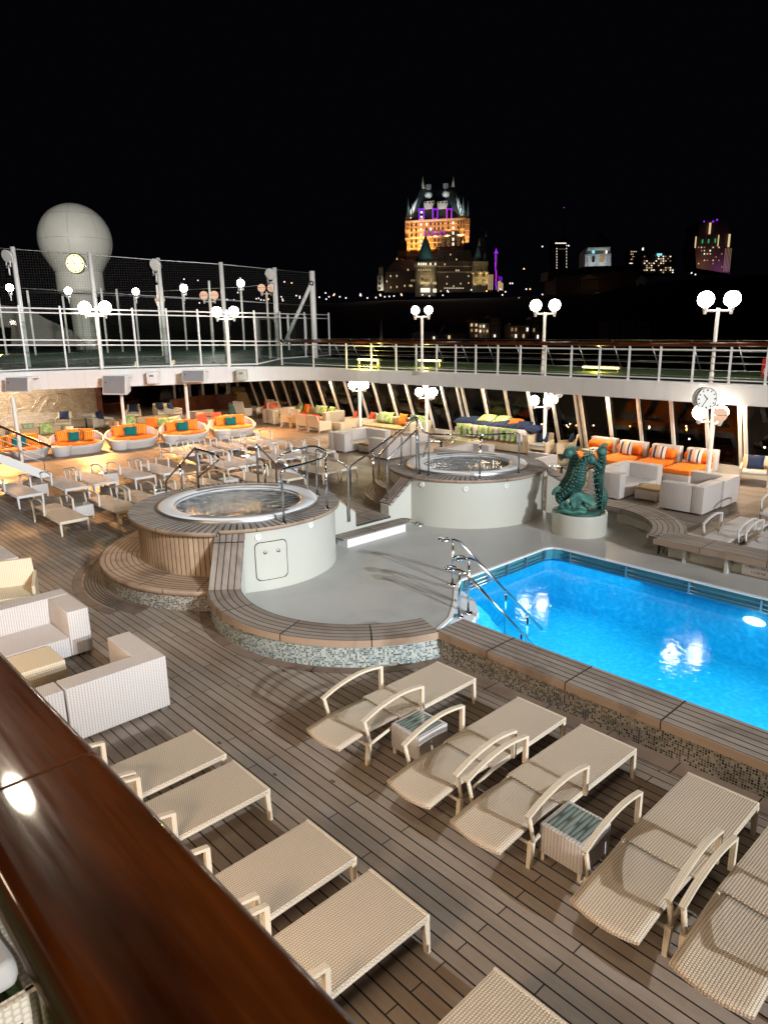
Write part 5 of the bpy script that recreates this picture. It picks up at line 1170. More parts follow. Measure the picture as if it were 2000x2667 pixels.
for k, (x, yt, yb, D) in enumerate(((16, 740, 905, 56), (92, 756, 905, 55), (183, 770, 925, 60), (283, 750, 925, 58), (322, 752, 925, 60), (366, 750, 925, 62), (427, 742, 930, 50), (490, 737, 935, 62), (560, 731, 940, 58), (640, 722, 945, 60), (725, 720, 940, 55), (755, 820, 930, 58), (800, 825, 935, 58))):
    pole(f'thin far pole of the sports court, {ORD[k]} from the left', x, yb, x, yt, D, .085 if k not in (10,) else .12)
nt = thing('sports_net', 'fine dark netting stretched between the tall court poles', 'net', (-38, 20, 3.25)); off = (38, -20, -3.25)
seq = [PT_[0][1]+(PT_[0][1]-PT_[1][1])*1.1]+[q[1] for q in PT_]
m = MB(); u0 = 0
for k in range(len(seq)-1):
    a, b_ = seq[k], seq[k+1]; L_ = (b_-a).length; i0 = len(m.v); m.v += [Vector((a.x, a.y, 3.3)), Vector((b_.x, b_.y, 3.3)), Vector((b_.x, b_.y, b_.z-.12)), Vector((a.x, a.y, a.z-.12))]
    m.face((i0, i0+1, i0+2, i0+3), [(u0, 3.3), (u0+L_, 3.3), (u0+L_, b_.z), (u0, a.z)]); u0 += L_
o = m.build('netting', M['net'], nt); o.location = off
m = MB(); m.tube([p-Vector((0, 0, .10)) for p in seq], .022, 4); m.tube([p-Vector((0, 0, 1.9)) for p in seq], .012, 4); o = m.build('top_cable', M['steel'], nt); o.location = off
m = MB(); m.tube([AT(x, y, 60) for x, y in ((-10, 756), (150, 762), (260, 768), (450, 776), (600, 783), (820, 797))], .03, 4); m.tube([AT(x, y, 60) for x, y in ((150, 765), (420, 758), (640, 747), (700, 740))], .02, 4); o = m.build('far_cable', M['steel'], nt); o.location = off
# court floor lines
m = MB()
for (a, b_) in (((0, 948), (300, 930)), ((300, 930), (520, 928)), ((60, 962), (480, 944)), ((0, 925), (200, 918))):
    A1, B1 = G(*a, 3.26), G(*b_, 3.26); t_ = (B1-A1).normalized(); m.sweep([A1, B1], -.05, .05, 3.256, 3.262)
struct(m.build('court_lines', M['white']))
def flood(label, px, py, D, lit=True):
    c = AT(px, py, D); t = thing('floodlight', label, 'floodlight', tuple(c), 0, 'round floodlights on the court poles'); d = (Vector((-20, 12, 0))-c).normalized()
    if not lit: d = Vector((.4, -.85, -.35)).normalized()
    z_ = d; x_ = z_.cross(Vector((0, 0, 1))).normalized(); y_ = z_.cross(x_); q = Matrix(((x_.x, y_.x, z_.x, 0), (x_.y, y_.y, z_.y, 0), (x_.z, y_.z, z_.z, 0), (0, 0, 0, 1)))
    r = .26 if lit else .32
    m = MB(); m.lathe([(.05, -.3), (r*.7, -.2), (r, 0), (r*1.02, .03), (r*.93, .04)], 20, M=q); m.build('reflector_housing', M['white'], t)
    m = MB(); m.lathe([(r*.93, .02), (.001, .03)], 20, M=q); m.build('lens', M['flood'] if lit else M['white'], t)
    m = MB(); m.tube([(-.3, 0, -.42), (.3, 0, -.42)], .04, 6); m.tube([(-.3, 0, -.5), (-.3, 0, -.2)], .03, 6); m.tube([(.3, 0, -.5), (.3, 0, -.2)], .03, 6); m.tube([(0, 0, -.42), (0, 0, -.85)], .04, 6); m.build('bracket', M['white'], t)
for k, (px, py, D) in enumerate(((26, 749, 50), (178, 757, 52), (354, 759, 54), (479, 750, 50), (627, 737, 50))): flood(f'lit round floodlight on the court, {ORD[k]} from the left', px, py, D)
for k, (px, py, D) in enumerate(((20, 668, 36), (405, 690, 38.4), (705, 714, 41))): flood(f'unlit caged floodlight at the top of a court pole, {ORD[k]} from the left', px, py, D, False)
cc = AT(199, 687, 36.8)
clock('round lit yellow-white clock on a court pole in front of the white dome', cc, .47, Vector((-HF.x+.1, -HF.y-.1, 0)).normalized(), glow=emit('yellow_clock_dial', (1.0, .92, .42), 2.2))
# radome
D = 70; c = AT(197, 627, D); rr = 85*D/FPX
t = thing('radome', 'huge pale spherical satellite dome on a narrow pedestal', 'satellite dome', (c.x, c.y, 3.25)); zc = c.z-3.25; s_ = D/FPX
prof = []
for k in range(0, 25):
    a = radians(90-k*5.6); prof.append((max(.001, rr*cos(a)), zc+rr*sin(a)))
prof = [p for p in prof if p[1] > zc-rr*.38]
m = MB(); m.lathe(prof, 64); m.build('dome_shell', M['radome'], t)
q_ = prof[-1]; m = MB(); m.lathe([q_, (55*s_, zc-74*s_)], 64); m.build('dome_skirt', M['radome'], t); m = MB(); m.lathe([(55*s_, zc-74*s_), (55*s_, zc-116*s_)], 64); m.build('dome_collar', M['radome'], t)
m = MB()
for k in range(8):
    a = k*pi/4+.25; m.tube([Vector(((rr+.004)*cos(q)*cos(a), (rr+.004)*cos(q)*sin(a), zc+(rr+.004)*sin(q))) for q in [radians(-50+j*9) for j in range(14)]], .010, 4)
for q in (.0, 42): m.tube([Vector(((rr+.004)*cos(radians(q))*cos(a), (rr+.004)*cos(radians(q))*sin(a), zc+(rr+.004)*sin(radians(q)))) for a in [2*pi*j/60 for j in range(60)]], .010, 4, closed=True)
m.build('panel_seams', M['steel'], t)
m = MB(); m.lathe([(56*s_, zc-116*s_), (50*s_, zc-124*s_), (31*s_, zc-136*s_), (28*s_, 0)], 32); m.build('pedestal', M['radome'], t)
# dark superstructure and funnel shapes on the left behind the court
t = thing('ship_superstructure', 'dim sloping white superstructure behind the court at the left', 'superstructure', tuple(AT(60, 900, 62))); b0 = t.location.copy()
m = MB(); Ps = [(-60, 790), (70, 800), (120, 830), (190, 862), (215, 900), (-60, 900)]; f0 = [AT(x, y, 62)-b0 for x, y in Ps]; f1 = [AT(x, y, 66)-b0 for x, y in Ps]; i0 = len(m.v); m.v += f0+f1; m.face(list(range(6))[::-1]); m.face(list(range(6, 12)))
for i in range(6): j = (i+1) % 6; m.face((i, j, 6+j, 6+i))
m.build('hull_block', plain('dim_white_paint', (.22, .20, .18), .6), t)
m = MB(); q = [AT(x, y, 61.6)-b0 for x, y in ((-30, 852), (30, 852), (30, 905), (-30, 905))]; m.v += q; m.face((3, 2, 1, 0)); m.build('window_band', M['wglass'], t)
# stair at the left with teak handrail
st = thing('deck_stair', 'white stair with a varnished handrail coming down at the left edge', 'stairs', (-26.6, 7.9, 0)); 
m = MB()
m.loft([[Vector((sx, 0+.35, .0)), Vector((sx, .35, .12)), Vector((sx, -5.2, 3.31)), Vector((sx, -5.2, 3.08)), Vector((sx, -.05, .0))] for sx in (.42, .48)], cap=True, smooth=False); m.build('stringer', M['white'], st)
m = MB(); m.loft([[Vector((sx, 0+.35, .0)), Vector((sx, .35, .12)), Vector((sx, -5.2, 3.31)), Vector((sx, -5.2, 3.08)), Vector((sx, -.05, .0))] for sx in (-.18, -.12)], cap=True, smooth=False); m.build('stringer', M['white'], st)
for k in range(14): m = MB(); m.box(-.12, .42, .1-k*.36-.14, .1-k*.36+.16, .13+k*.215, .17+k*.215); m.build('tread', M['bench'], st)
sl = (3.35-.16)/5.55
for sx in (.45,):
    for k in range(7): y = .15-k*.75; z = .16+(.35-y)*sl; m = MB(); m.tube([(sx, y, z-.1), (sx, y, z+.95)], .016, 6); m.build('baluster', M['steel'], st)
    for hh in (.25, .48, .70): m = MB(); m.tube([(sx, .2, .16+.15*sl+hh), (sx, -5.2, 3.35+hh)], .013, 5); m.build('bar', M['white'], st)
    m = MB(); m.tube([(sx, .45, .16+.95-.1*sl), (sx, -5.2, 3.35+.97)], .045, 8); m.build('teak_handrail', M['varnish'], st)
# ================================================================== STATUE
SB = Vector((-9.05, 14.95, 0)); ped = thing('round_pedestal', 'low round cream pedestal under the seahorse statue', 'pedestal', tuple(SB))
m = MB(); m.lathe([(.66, .02), (.66, .52), (.655, .545), (.60, .55), (.585, .53), (.58, .50), (.001, .50)], 64); m.build('drum', M['cream'], ped)
stt = thing('seahorse_statue', 'green bronze fountain statue of three seahorses rising from curling waves', 'statue', (SB.x, SB.y, .505))
dS = (SB-CAM); dS.z = 0; dS.normalize(); lat = Vector((-dS.y, dS.x, 0))*-1     # lat = to the right in view
KS = .15069*.0096
def SP(zx, zy, dp=0.0): return lat*((zx-740)*KS)+dS*dp+Vector((0, 0, (1420-zy)*KS*1.02))
def ridged(m, P, R, squash=.72, amp=.17, step=.062, seg=16):
    Q = smooth_path(P, 10); n_ = len(Q); RR = []; s_ = 0
    for i in range(n_):
        f = i/(n_-1)*(len(R)-1); k = min(int(f), len(R)-2); r = R[k]+(R[k+1]-R[k])*(f-k)
        if i: s_ += (Q[i]-Q[i-1]).length
        ph = (s_/step) % 1; RR.append(r*(1+amp*(1-abs(2*ph-1))))
    m.tube(Q, RR, seg, squash=squash); return Q, RR
def spikes(m, Q, RR, side, every=3, ln=.06):
    for i in range(2, len(Q)-2, every):
        t_ = (Q[i+1]-Q[i-1]).normalized(); nrm = side-t_*side.dot(t_)
        if nrm.length < .05: continue
        nrm.normalize(); b_ = Q[i]+nrm*RR[i]*.85; m.tube([b_, b_+nrm*ln*.6, b_+nrm*ln], [.026, .015, .002], 5)
def seahorse(body, R, head, snout_tip, back, dp, eye=True, fin=None):
    m = MB(); P = [SP(x, y, d+dp) for x, y, d in body]; Q, RR = ridged(m, P, R); spikes(m, Q, RR, back, 4)
    spikes(m, Q, RR, (back+dS*-.9).normalized(), 5, .03); spikes(m, Q, RR, (back*.3-dS).normalized(), 6, .022)
    hc = SP(head[0], head[1], dp); st_ = SP(snout_tip[0], snout_tip[1], dp-.02); d = (st_-hc).normalized()
    m.tube([hc-d*.11, hc-d*.05, hc+d*.04, hc+d*.12, hc.lerp(st_, .6), hc.lerp(st_, .88), st_, st_+d*.012], [.06, .115, .128, .085, .048, .04, .054, .03], 14)
    for k in range(6):
        a = -.2+k*.32; up = (Vector((0, 0, 1))*cos(a-.4)+(-Vector((d.x, d.y, 0)).normalized())*sin(a-.4)).normalized(); b_ = hc-d*.03*k*.5+up*.085; m.tube([b_, b_+up*.05, b_+up*.10], [.03, .018, .003], 5)
    for k in range(5): up = (Vector((0, 0, -.2))-dS).normalized(); b_ = hc-d*(.06-.015*k)-Vector((0, 0, .06-.02*k))+up*.09; m.ball(tuple(b_), .016, 8, 5)
    if eye:
        e = hc+d*.03-dS*.118+Vector((0, 0, .02)); m.ball(tuple(e), .03, 12, 8); m.tube([e+(d*cos(q)+Vector((0, 0, 1))*sin(q))*.042+dS*.01 for q in [2*pi*k/14 for k in range(14)]], .009, 5, closed=True); m.tube([e+(d*cos(q)+Vector((0, 0, 1))*sin(q))*.062+dS*.018 for q in [2*pi*k/14 for k in range(14)]], .007, 5, closed=True)
    return m
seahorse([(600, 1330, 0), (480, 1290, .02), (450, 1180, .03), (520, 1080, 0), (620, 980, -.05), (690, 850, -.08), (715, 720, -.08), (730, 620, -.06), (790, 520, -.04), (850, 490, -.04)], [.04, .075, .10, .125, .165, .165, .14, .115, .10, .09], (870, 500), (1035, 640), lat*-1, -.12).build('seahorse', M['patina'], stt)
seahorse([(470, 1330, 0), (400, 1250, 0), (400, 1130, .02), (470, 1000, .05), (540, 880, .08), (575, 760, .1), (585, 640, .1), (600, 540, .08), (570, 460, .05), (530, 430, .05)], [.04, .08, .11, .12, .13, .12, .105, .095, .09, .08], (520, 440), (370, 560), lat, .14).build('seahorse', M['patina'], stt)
m = seahorse([(1080, 1400, 0), (1095, 1250, 0), (1080, 1120, 0), (1030, 960, .02), (1010, 800, .04), (1035, 680, .04), (1060, 560, .02), (1050, 460, 0), (1040, 400, 0)], [.075, .12, .14, .115, .115, .11, .095, .085, .08], (1045, 390), (1020, 470), lat*-1, .10, False); P = [SP(1100, y, -.02) for y in range(560, 1400, 30)]
for p in P: m.ball(tuple(p), .017, 6, 4)
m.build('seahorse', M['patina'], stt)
# shell-like curling wave, tail curl, side fin and base swell
m = MB()
for k in range(13):
    a = k/12; x0 = 560+a*380; P = [SP(640+a*60, 1300, -.30), SP(600+a*150, 1200-40*sin(a*pi), -.34), SP(590+a*230, 1120-70*sin(a*pi), -.32), SP(640+a*260, 1060+30*a, -.26), SP(740+a*200, 1090+60*a, -.30), SP(760+a*210, 1150+110*a, -.36)]
    m.tube(smooth_path(P, 5), [.030+.008*sin(q*.9) for q in range(26)], 6)
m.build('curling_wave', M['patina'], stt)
m = MB()
for k in range(9):
    a = k/8; P = [SP(470-a*20, 1080+a*40, 0), SP(400-a*30, 1000+a*75, -.05), SP(320-a*30, 1040+a*60, -.03), SP(285+a*10, 1110+a*30, 0)]; m.tube(smooth_path(P, 4), [.033]*13, 6)
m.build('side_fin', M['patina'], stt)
m = MB()
for k in range(16):
    a = k/15; P = [SP(360+a*60, 1400-60*a, -.28+.4*a), SP(480+a*90, 1330+40*sin(a*6), -.40+.4*a), SP(620+a*60, 1290+80*sin(a*5+1), -.42+.4*a), SP(760+a*80, 1340-50*a, -.40+.4*a), SP(900, 1420, -.30+.4*a)]
    m.tube(smooth_path(P, 5), [.05+.02*sin(k)]*21, 6)
m.lathe([(.50, 0), (.49, .05), (.40, .11), (.2, .15), (0.001, .16)], 36)
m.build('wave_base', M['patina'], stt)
m = MB(); C_ = (500, 1260)
m.tube([SP(C_[0]+(75-60*k/40)*cos(k*.33), C_[1]+(75-60*k/40)*sin(k*.33), -.30) for k in range(41)], [.05-.0009*k for k in range(41)], 8); m.build('curled_tail', M['patina'], stt)
# ================================================================== FOREGROUND HANDRAIL
fr = thing('varnished_handrail', 'large glossy varnished wood handrail crossing the lower left corner very close to the view', 'handrail', (-1.2, .25, 4.3)); off = (1.2, -.25, -4.3)
xj = G(120, 2008, 4.3).x
def hprof(x): 
    y0, y1, z0, z1, r = .157, .376, 4.215, 4.30, .024
    P = []
    for cy_, cz_, a0_ in ((y1-r, z1-r, 0), (y0+r, z1-r, 90), (y0+r*.8, z0+r*.8, 180), (y1-r*.8, z0+r*.8, 270)):
        for k in range(7): a = radians(a0_+15*k); P.append(Vector((x, cy_+r*cos(a), cz_+r*sin(a))))
    return P
for x0, x1 in ((-7.0, xj-.0035), (xj+.0035, 2.5)):
    m = MB(); n_ = 12; m.loft([hprof(x_) for x_ in [x0, x0+.0015]+[x0+(x1-x0)*k/n_ for k in range(1, n_)]+[x1-.0015, x1]], cap=True); o = m.build('rail_section', M['varnish'], fr); o.location = off
m = MB(); m.loft([[Vector((x, .24+(p.y-.24)*.985, p.z-.002)) for p in hprof(x)] for x in (xj-.006, xj+.006)]); o = m.build('joint_line', M['black'], fr); o.location = off
nd = MB(); b = 0; nd.v += [Vector(p) for p in ((-30, -8, 3.1), (12, -8, 3.1), (12, .55, 3.1), (-30, .55, 3.1))]; nd.face((0, 1, 2, 3)); struct(nd.build('turf_deck', M['turf']))
nd = MB(); nd.box(-30, 12, .50, .60, 2.5, 3.14); struct(nd.build('near_deck_edge', M['fascia']))
p = G(146, 2655, 3.3); t = thing('rail_stanchion', 'pale stanchion under the varnished handrail at the bottom left', 'post', (p.x, p.y-.01, 3.1)); m = MB(); m.tube([(0, 0, 0), (0, 0, 1.1)], .018, 10); m.build('shaft', M['wick_frame'], t)
m = MB(); m.tube([(0.06, 0, 0), (0.06, 0, 1.1)], .012, 8); m.build('shaft', M['chrome'], t)
p = G(-80, 2540, 3.4); t = thing('teak_lounge_chair', 'corner of a wooden chair with a white cushion on green turf at the bottom left', 'chair', (p.x, p.y, 3.1))
m = MB(); m.rbox(-.30, .085, -.3, .10, .26, .34, .03, seg=3); m.build('cushion', M['grey_cush'], t); m = MB(); m.box(-.3, .10, .10, .13, .18, .25); m.box(.09, .115, -.3, .13, .18, .25); m.build('frame', M['wick_frame'], t)
m = MB(); m.box(.06, .11, .08, .13, 0, .18); m.build('leg', M['wick_frame'], t)
# ================================================================== CITY ACROSS THE WATER
def extr(par, name, pts, D, dep, mat):
    m = MB(); o0 = par.location; f0 = [AT(x, y, D)-o0 for x, y in pts]; n_ = len(pts); f1 = [p+HF*dep for p in f0]; m.v += f0+f1
    ar = sum(pts[i][0]*pts[(i+1) % n_][1]-pts[(i+1) % n_][0]*pts[i][1] for i in range(n_)); idx = list(range(n_)) if ar < 0 else list(range(n_))[::-1]
    m.face(idx); m.face([i+n_ for i in idx][::-1])
    for i in range(n_): 
        a, b_ = idx[i], idx[(i+1) % n_]; m.face((b_, a, a+n_, b_+n_))
    return m.build(name, mat, par)
def pyr(par, name, x0, x1, y, ax0, ax1, ay, D, dep, mat):
    """hipped or pointed roof: base x0..x1 at row y, ridge ax0..ax1 at row ay"""
    o0 = par.location; A = [AT(x0, y, D)-o0, AT(x1, y, D)-o0]; A += [A[1]+HF*dep, A[0]+HF*dep]; R2 = [AT(ax0, ay, D)-o0+HF*dep/2, AT(ax1, ay, D)-o0+HF*dep/2]
    m = MB(); m.v += A+R2
    for f in ((0, 1, 5, 4), (1, 2, 5), (2, 3, 4, 5), (3, 0, 4)): m.face(f)
    return m.build(name, mat, par)
def cone(par, name, cx_, y, r, ay, D, mat, seg=16, body=None, bmat=None):
    o0 = par.location; c = AT(cx_, y, D)+HF*(r*D/FPX); s_ = D/FPX; hgt = (y-ay)*s_
    m = MB(); c_ = c-o0; m.lathe([(r*s_*1.08, 0), (r*s_*.55, hgt*.42), (.001, hgt)], seg, tuple(c_)); o = m.build(name, mat, par)
    if body: m = MB(); m.lathe([(r*s_, -(body-y)*s_), (r*s_, 0)], seg, tuple(c_)); m.build('round_tower_wall', bmat, par)
    return o
def spire(par, px, y0, y1, D, r=.35, mat=None): m = MB(); a, b_ = AT(px, y0, D), AT(px, y1, D); m.tube([a-par.location, a.lerp(b_, .45)-par.location, b_-par.location], [r*1.6, r*.6, .05], 6); m.build('finial', mat, par)
WM = {'lit': emit('lit_window_warm', (1, .72, .38), .8), 'white': emit('lit_window_white', (1, .90, .72), 1.5), 'dark': plain('unlit_window', (.012, .01, .012), .3), 'purple': emit('purple_light', (.30, .02, .85), 1.3), 'magenta': emit('magenta_light', (.6, .03, .75), 1.2), 'teal': emit('teal_sign_light', (.3, .9, 1.0), 1.0), 'green': emit('green_light', (.05, .8, .3), .45), 'dim': emit('dim_window', (.9, .55, .3), .35)}
winmesh = {}
def win(par, px, py, w, h, D, kind, name='window'):
    key = (round(w, 1), round(h, 1), D, kind); s_ = D/FPX
    if key not in winmesh:
        m = MB(); lx = Vector((R_.x, R_.y, 0)).normalized(); a = lx*(w*s_/2); u_ = Vector((0, 0, h*s_/2)); m.v += [-a-u_, a-u_, a+u_, -a+u_]; m.face((0, 1, 2, 3)); o = m.build(name, WM[kind], par); winmesh[key] = o.data
    else:
        o = bpy.data.objects.new(name, winmesh[key]); COL.objects.link(o); o.parent = par
    o.location = AT(px, py, D-.15)-par.location; return o
def brick(name, c1, c2, sc_=1.0):
    t = NT(name); u, v, _ = t.sep(t.pos()); Z = _
    a = t.noise(t.pos(), .12*sc_, 4); b_ = t.math('LESS_THAN', t.math('FRACT', t.math('DIVIDE', Z, 3.9)), .10)
    c = t.mix(a, c1, c2); c = t.mix(b_, c, tuple(min(1, x*1.8+.05) for x in c2)); t.bsdf(c, .8); return t.m
MT = {'brick': brick('orange_brick', (.30, .15, .07), (.42, .24, .12)), 'trim': plain('pale_stone_trim', (.55, .48, .38), .7), 'roof': plain('copper_roof', (.06, .085, .08), .55, .2, .3, .2), 'stone': plain('grey_stone_wall', (.28, .25, .20), .8, 0, .2, .1), 'darkstone': plain('dim_stone_wall', (.10, .07, .055), .8, 0, .25, .1), 'whitestone': plain('white_stone', (.6, .62, .6), .7)}
def T1(x, y): return (1030+x*.13261, 440+y*.13261)
D = 500
ca = thing('castle_hotel', 'floodlit orange brick castle hotel with steep dark roofs and purple lights on the hill', 'castle', tuple(AT(1130, 765, D)))
def ex(name, pts, D_, dep, mat): return extr(ca, name, pts, D_, dep, MT[mat])
ex('tower_wall', [T1(215, 1040), T1(1345, 965), T1(1330, 1640), T1(225, 1920)], D+8, 26, 'brick')
ex('corner_bay', [T1(193, 950), T1(285, 945), T1(285, 1360), T1(255, 1470), T1(193, 1370)], D+5, 7, 'brick'); ex('corner_bay', [T1(1265, 900), T1(1365, 890), T1(1350, 1330), T1(1310, 1420), T1(1262, 1330)], D+5, 7, 'brick')
ex('side_wall', [T1(1352, 960), T1(1455, 965), T1(1440, 1440), T1(1365, 1440)], D+14, 8, 'brick')
for y0, y1 in ((1000, 1035), (1330, 1360)): ex('cornice', [T1(190, y0+20), T1(1365, y0-50), T1(1365, y1-50), T1(190, y1+20)], D+4.4, 1, 'trim')
pyr(ca, 'tower_roof', *[T1(270, 0)[0], T1(1300, 0)[0], T1(0, 960)[1], T1(520, 0)[0], T1(1160, 0)[0], T1(0, 345)[1]], D+7, 24, MT['roof'])
for (xa, ya, xb, yb_, w_) in ((275, 950, 520, 360, 1.0), (1300, 930, 1160, 345, 1.2), (1285, 900, 1175, 480, .9)):
    m = MB(); qa, qb = T1(xa, ya), T1(xb, yb_); m.tube([AT(qa[0], qa[1], D+6)-ca.location, AT(qb[0], qb[1], D+17)-ca.location], [1.4*w_, .45*w_], 6); m.build('roof_hip', MT['whitestone'], ca)
for x, yb in ((540, 370), (1130, 340)): q = T1(x, yb); spire(ca, q[0], q[1]+2, T1(x, yb-280)[1], D+18, .9, MT['trim'])
for x, y, r, ay in ((252, 950, 6, 590), (1330, 890, 6, 560), (1425, 965, 5, 640), (325, 940, 3, 690), (1255, 890, 3, 540)): q = T1(x, y); cone(ca, 'turret_roof', q[0], q[1], r, T1(x, ay)[1], D+4, MT['roof'])
for x in (510, 778, 1052):
    q0, q1 = T1(x-52, 780), T1(x+52, 975); ex('gabled_dormer', [(q0[0], q0[1]), (q1[0], q0[1]), (q1[0], q1[1]), (q0[0], q1[1])], D+4, 8, 'stone'); q = T1(x, 780); pyr(ca, 'dormer_roof', q[0]-7.5, q[0]+7.5, q[1], q[0]-.3, q[0]+.3, T1(x, 610)[1], D+3.8, 8, MT['roof'])
    for dx in (-46, 46): win(ca, *T1(x+dx, 880), 2.4, 25, D+3.7, 'magenta' if (x > 1000) else 'purple', 'purple_light_strip')
    win(ca, *T1(x, 785), 15, 2.2, D+3.7, 'purple', 'purple_light_strip')
    win(ca, *T1(x, 890), 8, 17, D+3.75, 'dark')
win(ca, *T1(510, 850), 5, 5, D+3.6, 'white'); win(ca, *T1(510, 940), 5, 4, D+3.6, 'white')
for x0, x1 in ((560, 760), (820, 1020)):
    ex('white_dormer_band', [T1(x0, 640), T1(x1, 622), T1(x1, 760), T1(x0, 785)], D+6, 5, 'whitestone')
    for k in range(3): win(ca, *T1(x0+32+k*70, 660), 4, 3.4, D+5.8, 'dark')
for x, y in ((648, 500), (985, 480)): 
    q = T1(x, y); m = MB(); c = AT(*q, D+9)-ca.location; m.ball(tuple(c), 2.6, 12, 8, (1, 1, 1.0)); m.box(c.x-1.2, c.x+1.2, c.y-1.2, c.y+1.2, c.z, c.z+6); m.build('round_dormer', MT['whitestone'], ca)
random.seed(21)
colsx = [315, 405, 500, 610, 690, 770, 845, 925, 1035, 1130, 1230]
for ri, y in enumerate((1078, 1175, 1278, 1400, 1495)):
    for x in colsx:
        if y > 1380 and 560 < x < 720: continue
        yy_ = y+(770-x)*.055; kind = 'white' if x in (500,) or (x == 1130) or (x in (610, 690) and y < 1200 and random.random() < .5) else 'dark'
        w = 3.6; win(ca, *T1(x, yy_), w+1.7, 7.4, D+7.93, 'dim' if kind == 'dark' else 'lit'); win(ca, *T1(x, yy_), w, 5.6, D+7.8, kind)
for y in (1600,): 
    for x in (315, 405): win(ca, *T1(x, y+20), 3.6, 5.6, D+7.8, 'dark')
for y in (1050, 1145, 1250):
    for x in (1285, 1335, 225, 258): win(ca, *T1(x, y+(40 if x < 300 else 0)), 2.5, 5, D+4.8, 'dark')
ex('balcony_loggia', [T1(560, 1215), T1(970, 1205), T1(970, 1300), T1(560, 1318)], D+7.4, 1, 'darkstone')
for k in range(6): win(ca, *T1(570+k*77, 1262), 1.8, 13, D+7.1, 'purple' if k < 3 else 'magenta', 'purple_light_strip'); win(ca, *T1(570+k*77, 1290), 2, 3, D+7.0, 'magenta', 'purple_light_strip')
def T2(x, y): return (960+x*.22906, 600+y*.22906)
ex('left_wing_wall', [T2(332, 232), T2(440, 228), T2(440, 325), T2(332, 335)], D+12, 12, 'brick'); pyr(ca, 'left_wing_roof', T2(332, 0)[0], T2(440, 0)[0], T2(0, 235)[1], T2(370, 0)[0], T2(420, 0)[0], T2(0, 100)[1], D+12, 14, MT['roof'])
q = T2(655, 350); cone(ca, 'round_tower_roof', q[0], q[1], 26.5, T2(0, 62)[1], D-16, MT['roof'], 14, T2(0, 712)[1], MT['stone'])
c = AT(q[0], T2(0, 410)[1], D-16)+HF*(26.5*D/FPX)-ca.location; m = MB(); s_ = D/FPX; m.lathe([(27.6*s_, 0), (28.6*s_, 1.2), (28.6*s_, 3.5), (26.6*s_, 3.6)], 20, tuple(c)); m.build('round_tower_cornice', MT['trim'], ca)
for k in range(8): win(ca, *T2(568+k*27, 382), 3.0, 5.4, D-17, 'white' if k not in (4, 6) else 'dark')
for k in range(6): win(ca, *T2(570+k*26, 450), 1.8, 3.4, D-17, 'lit')
for k in range(4): win(ca, *T2(600+k*26, 520), 3.6, 4, D-17, 'dim')
for k in range(4): win(ca, *T2(600+k*26, 598), 4.2, 5, D-17, 'lit')
for k in range(4): win(ca, *T2(603+k*27, 680), 5, 10, D-17, 'white')
for k in range(2): win(ca, *T2(740+k*22, 600+k), 3.0, 6, D-15.5, 'lit'); win(ca, *T2(740+k*22, 684), 3.0, 9, D-15.5, 'white')
ex('central_wing_wall', [T2(775, 350), T2(1185, 350), T2(1185, 702), T2(775, 702)], D-8, 16, 'darkstone'); pyr(ca, 'central_wing_roof', T2(770, 0)[0], T2(1190, 0)[0], T2(0, 350)[1], T2(800, 0)[0], T2(1170, 0)[0], T2(0, 208)[1], D-8, 16, MT['roof'])
ex('string_course', [T2(775, 468), T2(1185, 468), T2(1185, 478), T2(775, 478)], D-8.6, 1, 'trim'); ex('string_course', [T2(775, 405), T2(1185, 405), T2(1185, 412), T2(775, 412)], D-8.6, 1, 'trim')
for k in range(9): win(ca, *T2(865+k*26, 657), 1.7, 2.2, D-9, 'white')
for x, y in ((995, 455), (1020, 455), (893, 525), (888, 607), (1045, 605), (965, 635), (865, 385), (998, 330), (930, 275), (820, 690), (1135, 520), (1135, 598)): win(ca, *T2(x, y), 2.6, 3.6, D-9, 'lit')
for k in range(14): win(ca, *T2(815+k*27, 448), 2.6, 5, D-9, 'dark')
for x in (985, 868): q = T2(x, 345); cone(ca, 'dormer_roof', q[0], q[1], 5, T2(0, 250)[1], D-9, MT['roof'], 4)
ex('corner_tower_wall', [T2(1187, 352), T2(1357, 352), T2(1352, 705), T2(1180, 705)], D-14, 16, 'stone')
for x, r, ay in ((1250, 12.5, 165), (1325, 7.5, 240)): q = T2(x, 352); cone(ca, 'corner_tower_roof', q[0], q[1], r, T2(0, ay)[1], D-14, MT['roof'], 8)
q = T2(1257, 165); spire(ca, q[0], q[1]+2, T2(0, 92)[1], D-8, .5, MT['trim'])
for x in (1225, 1305):
    for y in (450, 512, 585): 
        for dx in (-11, 8): win(ca, *T2(x+dx, y), 2.8, 6, D-14.5, 'dark' if y != 585 else 'dim')
for x in (1185, 1272, 1342): q = T2(x, 475); m = MB(); m.ball(tuple(AT(q[0], q[1], D-15)-ca.location), 1.3, 8, 6); m.build('corbel', MT['trim'], ca)
pyr(ca, 'rear_roof', T2(1200, 0)[0], T2(1400, 0)[0], T2(0, 345)[1], T2(1275, 0)[0], T2(1330, 0)[0], T2(0, 62)[1], D+14, 16, MT['roof']); spire(ca, T2(1335, 0)[0], T2(0, 70)[1], T2(0, 5)[1], D+20, .4, MT['trim'])
ex('right_wing_wall', [T2(1357, 490), T2(1415, 500), T2(1405, 705), T2(1352, 705)], D-4, 12, 'stone')
for k in range(3): win(ca, *T2(1362+k*22, 590), 1.4, 36, D-4.5, 'lit')
ex('left_long_wing_wall', [T2(195, 470), T2(540, 455), T2(540, 705), T2(180, 705)], D-2, 14, 'darkstone'); pyr(ca, 'left_long_wing_roof', T2(180, 0)[0], T2(545, 0)[0], T2(0, 470)[1], T2(300, 0)[0], T2(520, 0)[0], T2(0, 320)[1], D-2, 14, MT['roof'])
